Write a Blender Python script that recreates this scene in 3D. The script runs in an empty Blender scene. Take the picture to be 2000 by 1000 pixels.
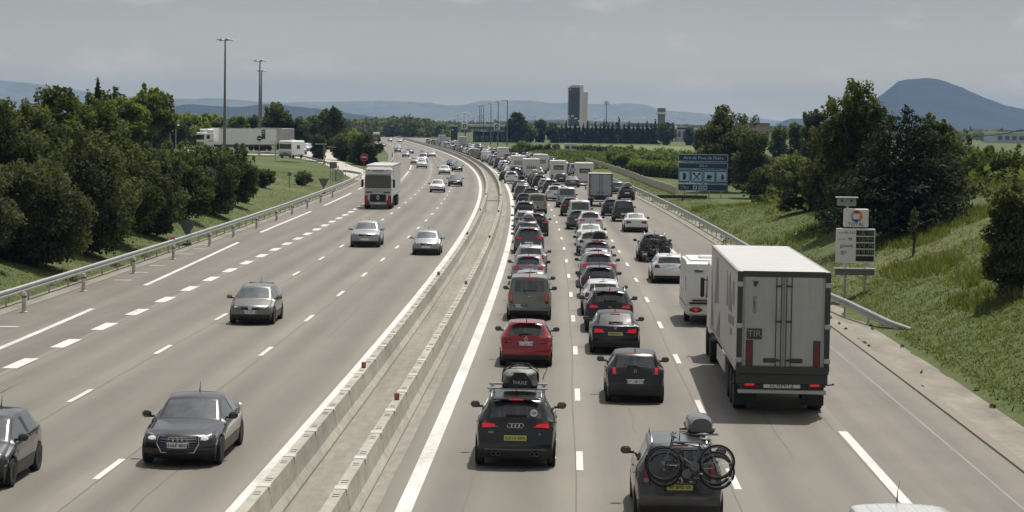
import bpy, math, random
import numpy as np
from mathutils import Vector, Matrix, noise as mnoise
R = math.radians
PI = math.pi
rnd = random.Random(7)
S = bpy.context.scene
COL = S.collection

# ------------------------------------------------------------------ camera
F, HC, H0, ROLL = 4384.0, 7.95, 243.0, R(.88)      # pixels of the 2000 px wide photograph
TH = math.atan((500 - H0) / F)
def cam2world(a, b, d=1.0):
    c, s = math.cos(ROLL), math.sin(ROLL)
    x = a * c - b * s
    z = a * s + b * c
    return Vector((x, math.cos(TH) * d + math.sin(TH) * z, -math.sin(TH) * d + math.cos(TH) * z))
def ray(px, py):
    return cam2world((px - 1000) / F, (500 - py) / F)
def at(px, py, z=0.0):
    r = ray(px, py)
    t = (z - HC) / r.z
    return Vector((r.x * t, r.y * t, z))
def atd(px, py, d):
    r = ray(px, py)
    t = d / r.y
    return Vector((r.x * t, d, HC + r.z * t))
cd = bpy.data.cameras.new('camera')
cam = bpy.data.objects.new('camera', cd)
COL.objects.link(cam)
cd.sensor_width = 36
cd.lens = F * 36 / 2000
cd.clip_start = 1
cd.clip_end = 60000
X = cam2world(1, 0, 0); Y = cam2world(0, 1, 0); Zf = cam2world(0, 0, 1)
M = Matrix((X, Y, -Zf)).transposed().to_4x4()
M.translation = Vector((0, 0, HC))
cam.matrix_world = M
S.camera = cam

# ------------------------------------------------------------------ light
SUN_EL, SUN_AZ = R(63), R(24)
sd = bpy.data.lights.new('sun', 'SUN')
sd.energy = 4.15
sd.angle = R(.5)
sd.color = (1, .955, .88)
so = bpy.data.objects.new('sun', sd)
COL.objects.link(so)
sdir = Vector((math.sin(SUN_AZ) * math.cos(SUN_EL), math.cos(SUN_AZ) * math.cos(SUN_EL), math.sin(SUN_EL)))
so.rotation_euler = sdir.to_track_quat('Z', 'Y').to_euler()
so.location = (60, 60, 120)
W = bpy.data.worlds.new('World')
S.world = W
W.use_nodes = True
nt = W.node_tree
nt.nodes.clear()
N = nt.nodes.new
HZ0, HZ1 = (.72, .65, .49), (.41, .435, .42)
sky = N('ShaderNodeTexSky')
sky.sky_type = 'NISHITA'
sky.sun_disc = False
sky.sun_elevation = SUN_EL
sky.sun_rotation = SUN_AZ
sky.air_density = 1.1
sky.dust_density = 3.0
sky.ozone_density = 1.5
bg = N('ShaderNodeBackground')
bg.inputs['Strength'].default_value = .086
wo = N('ShaderNodeOutputWorld')
tc = N('ShaderNodeTexCoord')
mp = N('ShaderNodeMapping')
mp.inputs['Scale'].default_value = (1, 1, 2.6)
mp.inputs['Location'].default_value = (.37, .1, .02)
nz = N('ShaderNodeTexNoise')
nz.inputs['Scale'].default_value = 15
nz.inputs['Detail'].default_value = 7
nz.inputs['Roughness'].default_value = .55
cr = N('ShaderNodeValToRGB')
cr.color_ramp.elements[0].position = .50
cr.color_ramp.elements[1].position = .66
nz2 = N('ShaderNodeTexNoise')
nz2.inputs['Scale'].default_value = 3.2
nz2.inputs['Detail'].default_value = 5
hs = N('ShaderNodeHueSaturation')
hs.inputs['Saturation'].default_value = .28
mx = N('ShaderNodeMixRGB')
mx.blend_type = 'MIX'
mx.inputs['Color2'].default_value = (8.8, 8.1, 6.9, 1)
mm = N('ShaderNodeMath'); mm.operation = 'MULTIPLY'; mm.inputs[1].default_value = .6
mb = N('ShaderNodeMixRGB'); mb.blend_type = 'MULTIPLY'; mb.inputs['Fac'].default_value = 1
cr2 = N('ShaderNodeValToRGB')
cr2.color_ramp.elements[0].position = .3; cr2.color_ramp.elements[0].color = (.86, .87, .9, 1)
cr2.color_ramp.elements[1].position = .7; cr2.color_ramp.elements[1].color = (1.06, 1.05, 1.03, 1)
Lk = nt.links.new
Lk(tc.outputs['Generated'], mp.inputs['Vector'])
Lk(mp.outputs['Vector'], nz.inputs['Vector'])
Lk(mp.outputs['Vector'], nz2.inputs['Vector'])
Lk(nz.outputs['Fac'], cr.inputs['Fac'])
Lk(nz2.outputs['Fac'], cr2.inputs['Fac'])
Lk(sky.outputs['Color'], hs.inputs['Color'])
Lk(hs.outputs['Color'], mb.inputs['Color1'])
Lk(cr2.outputs['Color'], mb.inputs['Color2'])
Lk(cr.outputs['Color'], mm.inputs[0])
Lk(mm.outputs[0], mx.inputs['Fac'])
# bright hazy band low over the horizon, fading into the clear sky above
sp = N('ShaderNodeSeparateXYZ')
Lk(tc.outputs['Generated'], sp.inputs['Vector'])
hr = N('ShaderNodeMapRange'); hr.inputs['From Min'].default_value = 0; hr.inputs['From Max'].default_value = .30
Lk(sp.outputs['Z'], hr.inputs['Value'])
HZ = N('ShaderNodeValToRGB')
els = HZ.color_ramp.elements
els[0].position = 0; els[0].color = (*HZ0, 1)
els[1].position = .2; els[1].color = (*HZ1, 1)
sc_ = N('ShaderNodeVectorMath'); sc_.operation = 'SCALE'; sc_.inputs['Scale'].default_value = 1 / .086
Lk(hr.outputs['Result'], HZ.inputs['Fac']); Lk(HZ.outputs['Color'], sc_.inputs[0])
fd = N('ShaderNodeMapRange'); fd.interpolation_type = 'SMOOTHSTEP'
fd.inputs['From Min'].default_value = .06; fd.inputs['From Max'].default_value = .30; fd.inputs['To Min'].default_value = 1; fd.inputs['To Max'].default_value = 0
Lk(sp.outputs['Z'], fd.inputs['Value'])
hm2 = N('ShaderNodeMixRGB'); Lk(fd.outputs['Result'], hm2.inputs['Fac'])
Lk(mb.outputs['Color'], hm2.inputs['Color1'])
ml2 = N('ShaderNodeMixRGB'); ml2.blend_type = 'MULTIPLY'; ml2.inputs['Fac'].default_value = .6
Lk(sc_.outputs['Vector'], ml2.inputs['Color1']); Lk(cr2.outputs['Color'], ml2.inputs['Color2'])
Lk(ml2.outputs['Color'], hm2.inputs['Color2'])
Lk(hm2.outputs['Color'], mx.inputs['Color1'])
Lk(mx.outputs['Color'], bg.inputs['Color'])
Lk(bg.outputs['Background'], wo.inputs['Surface'])
S.view_settings.view_transform = 'Standard'
S.view_settings.look = 'None'
S.view_settings.exposure = 0
S.view_settings.gamma = 1
S.view_settings.use_curve_mapping = False
S.cycles.volume_bounces = 0
S.cycles.max_bounces = 6
S.cycles.transparent_max_bounces = 8

# ------------------------------------------------------------------ materials
MATS = {}
def mat(name, col, rough=.7, metal=0.0, coat=0.0, emit=None, estr=0.0, noise=None, bump=None, trans=0.0, spec=.5, uv=False):
    """noise = list of (scale or (sx,sy,sz), strength, detail)"""
    if name in MATS: return MATS[name]
    m = bpy.data.materials.new(name)
    m.use_nodes = True
    t = m.node_tree
    b = t.nodes['Principled BSDF']
    b.inputs['Base Color'].default_value = (*col, 1)
    b.inputs['Roughness'].default_value = rough
    b.inputs['Metallic'].default_value = metal
    b.inputs['Coat Weight'].default_value = coat
    b.inputs['Coat Roughness'].default_value = .06
    b.inputs['Specular IOR Level'].default_value = spec
    if emit:
        b.inputs['Emission Color'].default_value = (*emit, 1)
        b.inputs['Emission Strength'].default_value = estr
    if noise or bump:
        tcn = t.nodes.new('ShaderNodeTexCoord')
        src = tcn.outputs['UV' if uv else 'Object']
    if noise:
        cur = None
        for sc, amt, det in noise:
            mpn = t.nodes.new('ShaderNodeMapping')
            mpn.inputs['Scale'].default_value = sc if isinstance(sc, tuple) else (sc, sc, sc)
            t.links.new(src, mpn.inputs['Vector'])
            n = t.nodes.new('ShaderNodeTexNoise')
            n.inputs['Scale'].default_value = 1
            n.inputs['Detail'].default_value = det
            n.inputs['Roughness'].default_value = .6
            t.links.new(mpn.outputs['Vector'], n.inputs['Vector'])
            mr = t.nodes.new('ShaderNodeMapRange')
            mr.inputs['From Min'].default_value = .3
            mr.inputs['From Max'].default_value = .7
            mr.inputs['To Min'].default_value = 1 - amt
            mr.inputs['To Max'].default_value = 1 + amt
            t.links.new(n.outputs['Fac'], mr.inputs['Value'])
            if cur is None: cur = mr.outputs['Result']
            else:
                mu = t.nodes.new('ShaderNodeMath'); mu.operation = 'MULTIPLY'
                t.links.new(cur, mu.inputs[0]); t.links.new(mr.outputs['Result'], mu.inputs[1])
                cur = mu.outputs[0]
        vm = t.nodes.new('ShaderNodeVectorMath'); vm.operation = 'SCALE'
        vm.inputs[0].default_value = col
        t.links.new(cur, vm.inputs['Scale'])
        t.links.new(vm.outputs['Vector'], b.inputs['Base Color'])
    if bump:
        sc, st, dist = bump
        n = t.nodes.new('ShaderNodeTexNoise'); n.inputs['Scale'].default_value = sc; n.inputs['Detail'].default_value = 5
        t.links.new(src, n.inputs['Vector'])
        bn = t.nodes.new('ShaderNodeBump'); bn.inputs['Strength'].default_value = st; bn.inputs['Distance'].default_value = dist
        t.links.new(n.outputs['Fac'], bn.inputs['Height'])
        t.links.new(bn.outputs['Normal'], b.inputs['Normal'])
    if trans:
        tr = t.nodes.new('ShaderNodeBsdfTranslucent')
        tr.inputs['Color'].default_value = (col[0] * 1.7 + .02, col[1] * 1.8 + .02, col[2] * .8, 1)
        ms = t.nodes.new('ShaderNodeMixShader'); ms.inputs['Fac'].default_value = trans
        o = t.nodes['Material Output']
        t.links.new(b.outputs['BSDF'], ms.inputs[1]); t.links.new(tr.outputs['BSDF'], ms.inputs[2])
        t.links.new(ms.outputs['Shader'], o.inputs['Surface'])
    MATS[name] = m
    return m

def two_tone(name, c1, c2, scale, c3=None, scale3=.04, rough=.9, bump=None):
    """patchy ground cover: two colours mixed by noise, a third by a broad noise"""
    m = bpy.data.materials.new(name); m.use_nodes = True
    t = m.node_tree; b = t.nodes['Principled BSDF']; b.inputs['Roughness'].default_value = rough
    b.inputs['Specular IOR Level'].default_value = .2
    tcn = t.nodes.new('ShaderNodeTexCoord')
    def nzr(sc, lo, hi):
        n = t.nodes.new('ShaderNodeTexNoise'); n.inputs['Scale'].default_value = sc; n.inputs['Detail'].default_value = 8; n.inputs['Roughness'].default_value = .65
        t.links.new(tcn.outputs['Object'], n.inputs['Vector'])
        mr = t.nodes.new('ShaderNodeMapRange'); mr.inputs['From Min'].default_value = lo; mr.inputs['From Max'].default_value = hi
        t.links.new(n.outputs['Fac'], mr.inputs['Value']); return mr.outputs['Result'], n.outputs['Fac']
    f1, raw = nzr(scale, .35, .65)
    m1 = t.nodes.new('ShaderNodeMixRGB'); m1.inputs['Color1'].default_value = (*c1, 1); m1.inputs['Color2'].default_value = (*c2, 1)
    t.links.new(f1, m1.inputs['Fac']); out = m1.outputs['Color']
    if c3:
        f3, _ = nzr(scale3, .5, .68)
        m3 = t.nodes.new('ShaderNodeMixRGB'); m3.inputs['Color2'].default_value = (*c3, 1)
        t.links.new(out, m3.inputs['Color1']); t.links.new(f3, m3.inputs['Fac']); out = m3.outputs['Color']
    t.links.new(out, b.inputs['Base Color'])
    if bump:
        bn = t.nodes.new('ShaderNodeBump'); bn.inputs['Strength'].default_value = bump; bn.inputs['Distance'].default_value = .2
        t.links.new(raw, bn.inputs['Height']); t.links.new(bn.outputs['Normal'], b.inputs['Normal'])
    MATS[name] = m
    return m

ASPH = mat('asphalt', (.172, .155, .128), .62, noise=[((.35, .045, 1), .10, 6), ((1.1, .012, 1), .10, 3), ((.28, .02, 1), .06, 2), ((.6, .25, 1), .05, 5), ((9, 9, 9), .05, 3)], uv=True, spec=.4)
def wheel_tracks(m, period, phase, amt):
    t = m.node_tree; b = t.nodes['Principled BSDF']
    src = b.inputs['Base Color'].links[0].from_socket
    tcn = t.nodes.new('ShaderNodeTexCoord'); sp_ = t.nodes.new('ShaderNodeSeparateXYZ'); t.links.new(tcn.outputs['UV'], sp_.inputs['Vector'])
    a = t.nodes.new('ShaderNodeMath'); a.operation = 'MULTIPLY_ADD'; a.inputs[1].default_value = 2 * PI / period; a.inputs[2].default_value = -2 * PI * phase / period
    t.links.new(sp_.outputs['X'], a.inputs[0])
    c = t.nodes.new('ShaderNodeMath'); c.operation = 'COSINE'; t.links.new(a.outputs[0], c.inputs[0])
    n = t.nodes.new('ShaderNodeTexNoise'); n.inputs['Scale'].default_value = .08; n.inputs['Detail'].default_value = 3; t.links.new(tcn.outputs['UV'], n.inputs['Vector'])
    k = t.nodes.new('ShaderNodeMath'); k.operation = 'MULTIPLY'; t.links.new(c.outputs[0], k.inputs[0]); t.links.new(n.outputs['Fac'], k.inputs[1])
    f = t.nodes.new('ShaderNodeMath'); f.operation = 'MULTIPLY_ADD'; f.inputs[1].default_value = -amt; f.inputs[2].default_value = 1; t.links.new(k.outputs[0], f.inputs[0])
    v = t.nodes.new('ShaderNodeVectorMath'); v.operation = 'SCALE'; t.links.new(src, v.inputs[0]); t.links.new(f.outputs[0], v.inputs['Scale'])
    t.links.new(v.outputs['Vector'], b.inputs['Base Color'])
wheel_tracks(ASPH, 1.78, .9, .28)
wheel_tracks(ASPH, 3.54, 1.78, .16)
SHOULDER = mat('shoulder_asphalt', (.160, .141, .116), .62, noise=[((.9, .018, 1), .2, 4), ((.5, .3, 1), .10, 5), ((9, 9, 9), .06, 3)], uv=True, spec=.4)
CONC = mat('concrete', (.37, .35, .295), .9, noise=[((1.2, .1, .5), .2, 5), ((2.5, 2.5, .6), .12, 5), ((4, 4, 4), .10, 4), ((.4, .9, 3), .10, 4)], bump=(6, .2, .02))
MEDIAN = mat('median_concrete', (.25, .232, .2), .9, noise=[((1.6, .06, 1), .22, 6), ((3, 1.2, 1), .16, 5)], uv=True)
GUTTER = mat('gutter_concrete', (.235, .212, .175), .92, noise=[((.8, .25, 1), .3, 7), ((3, 3, 1), .12, 5)], uv=True, bump=(5, .3, .03))
PALE = mat('pale_road', (.46, .43, .37), .9, noise=[(.12, .08, 4)])
PAINT = mat('road_paint', (.63, .625, .585), .7, noise=[((1.4, .35, 1), .20, 6), (5, .12, 5), ((.3, .04, 1), .12, 4)])
OLDPAINT = mat('worn_paint', (.235, .235, .235), .8, noise=[((1, .4, 1), .16, 6)])
GRASS = two_tone('grass_ground', (.066, .09, .026), (.102, .126, .042), 1.6, (.135, .138, .06), .05, bump=.5)
STEEL = mat('galvanised_steel', (.42, .43, .43), .5, .6, noise=[(1.5, .1, 4)])
DSTEEL = mat('grey_steel', (.16, .165, .17), .5, .5, noise=[(2, .1, 3)])
WHITE = mat('white_paint', (.76, .76, .74), .45, noise=[(1.2, .04, 4)])
BLACK = mat('black_plastic', (.013, .013, .014), .5)
RUBBER = mat('tyre_rubber', (.016, .016, .017), .85)
DARK = mat('dark_underside', (.008, .008, .008), .9)
GLASS = mat('dark_glass', (.042, .046, .046), .05, spec=.8, coat=.8, noise=[(3.0, .35, 3)])  # base lightened and mottled to paint in an uneven sky reflection
GLASSB = mat('windscreen_glass', (.085, .098, .112), .05, spec=.7, coat=.5, noise=[(2.2, .4, 3)])  # pale bluish, mottled base: reflected sky put into the colour
ALLOY = mat('alloy', (.42, .42, .43), .35, .8)
CHROME = mat('chrome', (.7, .7, .71), .18, 1)
RED = mat('red_lens', (.20, .008, .012), .18, coat=.4)
REDLIT = mat('red_lens_lit', (.4, .01, .015), .2, emit=(1, .03, .05), estr=.32)
LENS = mat('clear_lens', (.62, .64, .65), .1, .35, coat=.6)
LENSLIT = mat('lit_lens', (.7, .72, .75), .12, emit=(1, .98, .92), estr=.35)
ORANGE = mat('orange_reflector', (.5, .09, .02), .4)
PLATEW = mat('plate_white', (.8, .8, .78), .4)
PLATEY = mat('plate_yellow', (.55, .54, .16), .4)
INK = mat('lettering_black', (.012, .012, .014), .6)
INKW = mat('lettering_white', (.72, .73, .72), .6)
SIGNB = mat('sign_blue', (.022, .045, .10), .5)
SIGNL = mat('sign_pale_blue', (.42, .60, .84), .5)
BLUE = mat('plate_blue', (.02, .05, .3), .5)

# ------------------------------------------------------------------ mesh builder
class MB:
    def __init__(s): s.v = []; s.f = []; s.m = []
    def add(s, vs, fs, mi=0, T=None):
        o = len(s.v)
        for p in vs:
            p = Vector(p)
            s.v.append(T @ p if T else p)
        for f in fs:
            s.f.append(tuple(o + i for i in f)); s.m.append(mi)
    def box(s, c, d, mi=0, T=None, ch=0.0):
        x, y, z = (k / 2 for k in d)
        if ch <= 0:
            vs = [(c[0] + i * x, c[1] + j * y, c[2] + k * z) for i in (-1, 1) for j in (-1, 1) for k in (-1, 1)]
            s.add(vs, [(0, 1, 3, 2), (4, 6, 7, 5), (0, 4, 5, 1), (2, 3, 7, 6), (0, 2, 6, 4), (1, 5, 7, 3)], mi, T)
            return
        ch = min(ch, x * .9, y * .9, z * .9)
        vs = []; key = {}
        for i in (-1, 1):
            for j in (-1, 1):
                for k in (-1, 1):
                    for a in range(3):
                        p = [i * (x - ch), j * (y - ch), k * (z - ch)]
                        p[a] = (i * x, j * y, k * z)[a]
                        key[(i, j, k, a)] = len(vs)
                        vs.append((c[0] + p[0], c[1] + p[1], c[2] + p[2]))
        fs = []
        sq = [(-1, -1), (1, -1), (1, 1), (-1, 1)]
        for a in range(3):
            for sg in (-1, 1):
                q = []
                for u, w in sq:
                    t = [0, 0, 0]; t[a] = sg; t[(a + 1) % 3] = u; t[(a + 2) % 3] = w
                    q.append(key[(*t, a)])
                fs.append(tuple(q) if sg > 0 else tuple(q[::-1]))
        for a in range(3):
            b, e = (a + 1) % 3, (a + 2) % 3
            for sb in (-1, 1):
                for se in (-1, 1):
                    t1 = [0] * 3; t1[a] = -1; t1[b] = sb; t1[e] = se
                    t2 = list(t1); t2[a] = 1
                    q = (key[(*t1, b)], key[(*t2, b)], key[(*t2, e)], key[(*t1, e)])
                    fs.append(q if sb * se > 0 else q[::-1])
        for i in (-1, 1):
            for j in (-1, 1):
                for k in (-1, 1):
                    q = (key[(i, j, k, 0)], key[(i, j, k, 1)], key[(i, j, k, 2)])
                    fs.append(q if i * j * k > 0 else q[::-1])
        s.add(vs, fs, mi, T)
    def tube(s, pts, r, n=8, mi=0, T=None, cap=True, closed=False):
        pts = [Vector(p) for p in pts]
        rs = r if isinstance(r, (list, tuple)) else [r] * len(pts)
        vs = []; fs = []
        K = len(pts)
        for i, p in enumerate(pts):
            if closed: d = pts[(i + 1) % K] - pts[i - 1]
            else: d = pts[min(i + 1, K - 1)] - pts[max(i - 1, 0)]
            d.normalize()
            a = Vector((0, 0, 1)) if abs(d.z) < .9 else Vector((1, 0, 0))
            u = d.cross(a).normalized(); w = u.cross(d)
            for k in range(n):
                q = 2 * PI * k / n
                vs.append(p + (u * math.cos(q) + w * math.sin(q)) * rs[i])
        for i in range(K if closed else K - 1):
            j = (i + 1) % K
            for k in range(n):
                fs.append((i * n + k, i * n + (k + 1) % n, j * n + (k + 1) % n, j * n + k))
        if cap and not closed:
            fs.append(tuple(range(n))[::-1]); fs.append(tuple((K - 1) * n + k for k in range(n)))
        s.add(vs, fs, mi, T)
    def lathe(s, prof, axis='z', c=(0, 0, 0), n=20, mi=0, T=None, cap=True):
        vs = []; fs = []
        for r, h in prof:
            for k in range(n):
                q = 2 * PI * k / n
                a, b = r * math.cos(q), r * math.sin(q)
                p = {'z': (a, b, h), 'x': (h, a, b), 'y': (b, h, a)}[axis]
                vs.append((c[0] + p[0], c[1] + p[1], c[2] + p[2]))
        for i in range(len(prof) - 1):
            for k in range(n):
                fs.append((i * n + k, i * n + (k + 1) % n, (i + 1) * n + (k + 1) % n, (i + 1) * n + k))
        if cap and prof[0][0] > 1e-4: fs.append(tuple(range(n))[::-1])
        if cap and prof[-1][0] > 1e-4: fs.append(tuple((len(prof) - 1) * n + k for k in range(n)))
        s.add(vs, fs, mi, T)
    def prism(s, poly, y0, y1, mi=0, T=None, axis='y'):
        """polygon in (x,z) extruded along y"""
        n = len(poly)
        if axis == 'y': vs = [(p[0], y0, p[1]) for p in poly] + [(p[0], y1, p[1]) for p in poly]
        elif axis == 'x': vs = [(y0, p[0], p[1]) for p in poly] + [(y1, p[0], p[1]) for p in poly]
        else: vs = [(p[0], p[1], y0) for p in poly] + [(p[0], p[1], y1) for p in poly]
        fs = [tuple(range(n)), tuple(range(2 * n - 1, n - 1, -1))]
        fs += [(i, i + n, (i + 1) % n + n, (i + 1) % n) for i in range(n)]
        s.add(vs, fs, mi, T)
    def ellipsoid(s, c, r, nu=12, nv=8, mi=0, T=None):
        vs = [(c[0], c[1], c[2] - r[2])]
        for j in range(1, nv):
            b = -PI / 2 + PI * j / nv
            for i in range(nu):
                a = 2 * PI * i / nu
                vs.append((c[0] + r[0] * math.cos(b) * math.cos(a), c[1] + r[1] * math.cos(b) * math.sin(a), c[2] + r[2] * math.sin(b)))
        vs.append((c[0], c[1], c[2] + r[2]))
        fs = []
        for i in range(nu):
            k = (i + 1) % nu
            fs.append((0, 1 + k, 1 + i))
            for j in range(nv - 2):
                o = 1 + j * nu
                fs.append((o + i, o + k, o + nu + k, o + nu + i))
            o = 1 + (nv - 2) * nu
            fs.append((o + i, o + k, len(vs) - 1))
        s.add(vs, fs, mi, T)
    def mesh(s, name, mats, smooth=None):
        me = bpy.data.meshes.new(name)
        me.from_pydata([tuple(p) for p in s.v], [], s.f)
        for m in (mats if isinstance(mats, (list, tuple)) else [mats]): me.materials.append(m)
        me.polygons.foreach_set('material_index', s.m)
        if smooth:
            me.polygons.foreach_set('use_smooth', [True] * len(s.f))
            me.set_sharp_from_angle(angle=R(smooth))
        me.update()
        return me
    def build(s, name, mats, parent=None, smooth=None, loc=None):
        return link(name, s.mesh(name, mats, smooth), parent, loc)

def link(name, me, parent=None, loc=None, rotz=None):
    o = bpy.data.objects.new(name, me)
    COL.objects.link(o)
    if parent: o.parent = parent
    if loc is not None: o.location = loc
    if rotz is not None: o.rotation_euler = (0, 0, rotz)
    return o
def tag(o, label, cat, group=None):
    o['label'] = label; o['category'] = cat
    if group: o['group'] = group
    return o
def struct(o, kind='structure', label=None, cat=None):
    o['kind'] = kind
    if label: o['label'] = label
    if cat: o['category'] = cat
    return o
def thing(name, label, cat, loc=(0, 0, 0), rotz=0, group=None):
    o = bpy.data.objects.new(name, None)
    o.empty_display_size = .3
    COL.objects.link(o)
    o.location = loc
    o.rotation_euler = (0, 0, rotz)
    return tag(o, label, cat, group)
def text_mesh(txt, size, m, align='CENTER', ext=.004, shear=0.0, space=1.0):
    """flat lettering in the x-z plane facing -y, centred on the origin"""
    cu = bpy.data.curves.new('lettering', 'FONT')
    cu.body = txt; cu.size = size; cu.align_x = align; cu.align_y = 'CENTER'; cu.extrude = ext
    cu.shear = shear; cu.space_character = space; cu.resolution_u = 3
    o = bpy.data.objects.new('lettering', cu)
    COL.objects.link(o)
    me = bpy.data.meshes.new_from_object(o.evaluated_get(bpy.context.evaluated_depsgraph_get()))
    bpy.data.objects.remove(o)
    me.transform(Matrix.Rotation(PI / 2, 4, 'X'))
    me.materials.clear(); me.materials.append(m)
    return me

# ------------------------------------------------------------------ road geometry
PC = [-3.4709, 31.46, -47.6462, -148.8011, 185.7313, -61.8802]
def r0(d):
    d = max(d, 0)
    if d > 1250:
        return r0(1250) - .115 * (d - 1250)
    t = d / 1000
    return sum(c * t ** i for i, c in enumerate(PC))
def r0n(y):
    return np.array([r0(v) for v in y])
def dr0(d): return (r0(d + 1) - r0(d - 1)) / 2
def smooth(a, b, t):
    t = min(1, max(0, (t - a) / (b - a)))
    return t * t * (3 - 2 * t)
U_RAIL_L, U_RAIL_R = -19.95, 14.95
def gz(x, y):
    u = x - r0(y)
    n = mnoise.noise((x * .11, y * .05, 3.1)) * .35 + mnoise.noise((x * .5, y * .3, 9.)) * .1
    s = -20.2 - u
    if s > 0:
        k = .34 + (.12 - .34) * smooth(165, 290, y)
        cap = 4.2 + (2.3 - 4.2) * smooth(150, 330, y)
        cap *= 1 - .9 * smooth(520, 800, y)
        q = k * s
        z = cap * (1 - math.exp(-q / cap)) if q > 0 else 0
        return z - .04 + n * min(1, s / 6) * (.5 if y < 700 else .2)
    s = u - 15.6
    if s > 0:
        cap = .5 + 6.3 * (1 - smooth(110, 225, y))
        q = .52 * s
        z = cap * (1 - math.exp(-(q / cap) ** 1.25)) if cap > 1 else cap * (1 - math.exp(-.3 * s))
        return z - .04 + n * min(1, s / 6) * (.9 if y < 240 else .3)
    return -.06
def gzr(x, y): return gz(x, y)

def strip(name, u0, u1, ys, z, m, kind=True, ends=None):
    b = MB(); vs = []; fs = []
    for y in ys:
        a = u0(y) if callable(u0) else u0
        c = u1(y) if callable(u1) else u1
        for k in range(3):
            vs.append((r0(y) + a + (c - a) * k / 2, y, z))
    for i in range(len(ys) - 1):
        for k in range(2):
            fs.append((i * 3 + k, i * 3 + k + 1, i * 3 + k + 4, i * 3 + k + 3))
    b.add(vs, fs)
    me = b.mesh(name, m)
    uv = me.uv_layers.new(name='UVMap')
    for lp in me.loops:
        v = me.vertices[lp.vertex_index].co
        uv.data[lp.index].uv = (v.x - r0(v.y), v.y)
    o = link(name, me)
    if kind: struct(o)
    return o
YS = list(range(-40, 400, 8)) + list(range(400, 1300, 15)) + list(range(1300, 2001, 50))

# ground sheet, out to the horizon
us = [-9000, -7000, -4000, -2000, -1000, -500, -300, -200, -140, -105, -85, -70, -60, -52, -46, -41, -37, -34, -31.5, -29, -27, -25.3, -24, -23, -22.2, -21.5, -20.9, -20.3, -19.5,
      -10, -3, 4, 10, 14, 15.3, 15.9, 16.4, 17, 17.7, 18.5, 19.4, 20.4, 21.5, 22.8, 24.2, 26, 28, 31, 35, 40, 47, 56, 68, 85, 110, 150, 220, 350, 600, 1000, 2000, 4000, 7000, 9000]
gy = [-60, -30, 0] + list(range(20, 300, 6)) + list(range(300, 700, 15)) + list(range(700, 1300, 40)) + [1300, 1400, 1600, 1900, 2300, 2800, 3500, 4500, 6000, 8000, 10000]
vs = []; fs = []
for y in gy:
    for u in us:
        x = r0(min(y, 2000)) + u
        vs.append((x, y, gz(x, y) if y < 2000 and abs(u) < 700 else (0 if abs(u) > 30 else -.06)))
n = len(us)
for j in range(len(gy) - 1):
    for i in range(n - 1):
        fs.append((j * n + i, j * n + i + 1, (j + 1) * n + i + 1, (j + 1) * n + i))
b = MB(); b.add(vs, fs)
struct(b.build('ground', GRASS, smooth=60))
# the two carriageways, shoulders, median, gutter
struct(strip('road', -.55, 10.75, YS, 0, ASPH))
strip('road', -14.3, -3.1, YS, 0, ASPH)
strip('shoulder', 10.75, 14.0, YS, 0, SHOULDER)
strip('shoulder', -19.3, -14.3, YS, 0, SHOULDER)
strip('median', -3.1, -.55, YS, .004, MEDIAN)
def gut(y): return 15.55 + .35 * math.sin(y * .31) + .25 * math.sin(y * .83 + 1)
GYS = [20 + 1.5 * i for i in range(190)]
strip('gutter', 14.35, lambda y: gut(y) - .2 + .8 * (1 - smooth(60, 130, y)), GYS, -.005, GUTTER)
# low kerb lip between shoulder and gutter
b = MB(); vs = []; fs = []
for y in GYS:
    x = r0(y)
    vs += [(x + 14.0, y, -.03), (x + 14.02, y, .05), (x + 14.33, y, .06), (x + 14.36, y, -.03)]
for i in range(len(GYS) - 1):
    for k in range(3): fs.append((i * 4 + k, i * 4 + k + 1, i * 4 + k + 5, i * 4 + k + 4))
b.add(vs, fs); struct(b.build('kerb', GUTTER))
strip('verge_strip', -20.55, -19.3, YS[:60], .012, GUTTER)

# painted markings
b = MB(); wb = MB()
def mark(bb, u0, w, y0, y1, z=.006, step=6, uf=None):
    k = max(1, int((y1 - y0) / step))
    vs = []; fs = []
    for i in range(k + 1):
        y = y0 + (y1 - y0) * i / k
        u = uf(y) if uf else u0
        vs += [(r0(y) + u - w / 2, y, z), (r0(y) + u + w / 2, y, z)]
    for i in range(k): fs.append((2 * i, 2 * i + 1, 2 * i + 3, 2 * i + 2))
    bb.add(vs, fs)
mark(b, 0, .34, -30, 1250, step=8)
mark(b, -3.42, .34, -30, 1250, step=8)
for ph, u in ((51.45, 3.64), (49.05, 7.12)):
    y = ph - 52.4
    while y < 900:
        mark(b, u, .16, y, y + 3); y += 13.1
for ph, u in ((48.2, -7.05), (61.6, -10.62)):
    y = ph - 65.5
    while y < 900:
        mark(b, u, .16, y, y + 3); y += 13.28
y = 70.7 - 66.5
while y < 330:
    mark(b, -14.32, .48, y, y + 3); y += 6.65
def ud(y): return -16.05 - 1.8 * smooth(60, 175, y)
y = 107.0 - 2 * 52.6
while y < 330:
    mark(b, 0, .24, y, y + 39, uf=ud); y += 52.6
y = 330
while y < 900:
    mark(b, -14.4, .24, y, y + 39); y += 52.6
y = 58.8 - 39 - 52.3
while y < 900:
    mark(b, 10.6, .24, y, y + 39); y += 52.3
# short transverse bars on the left shoulder
for px, py in ((15, 638), (240, 547), (272, 532), (308, 519), (398, 478), (364, 496), (388, 486)):
    p = at(px, py); u = p.x - r0(p.y)
    bw = MB(); mark(b, u, .85, p.y - .12, p.y + .12)
struct(b.build('road_markings', PAINT))
mark(wb, 13.0, .07, 20, 112, z=.004)
struct(wb.build('road_markings', OLDPAINT))

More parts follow.
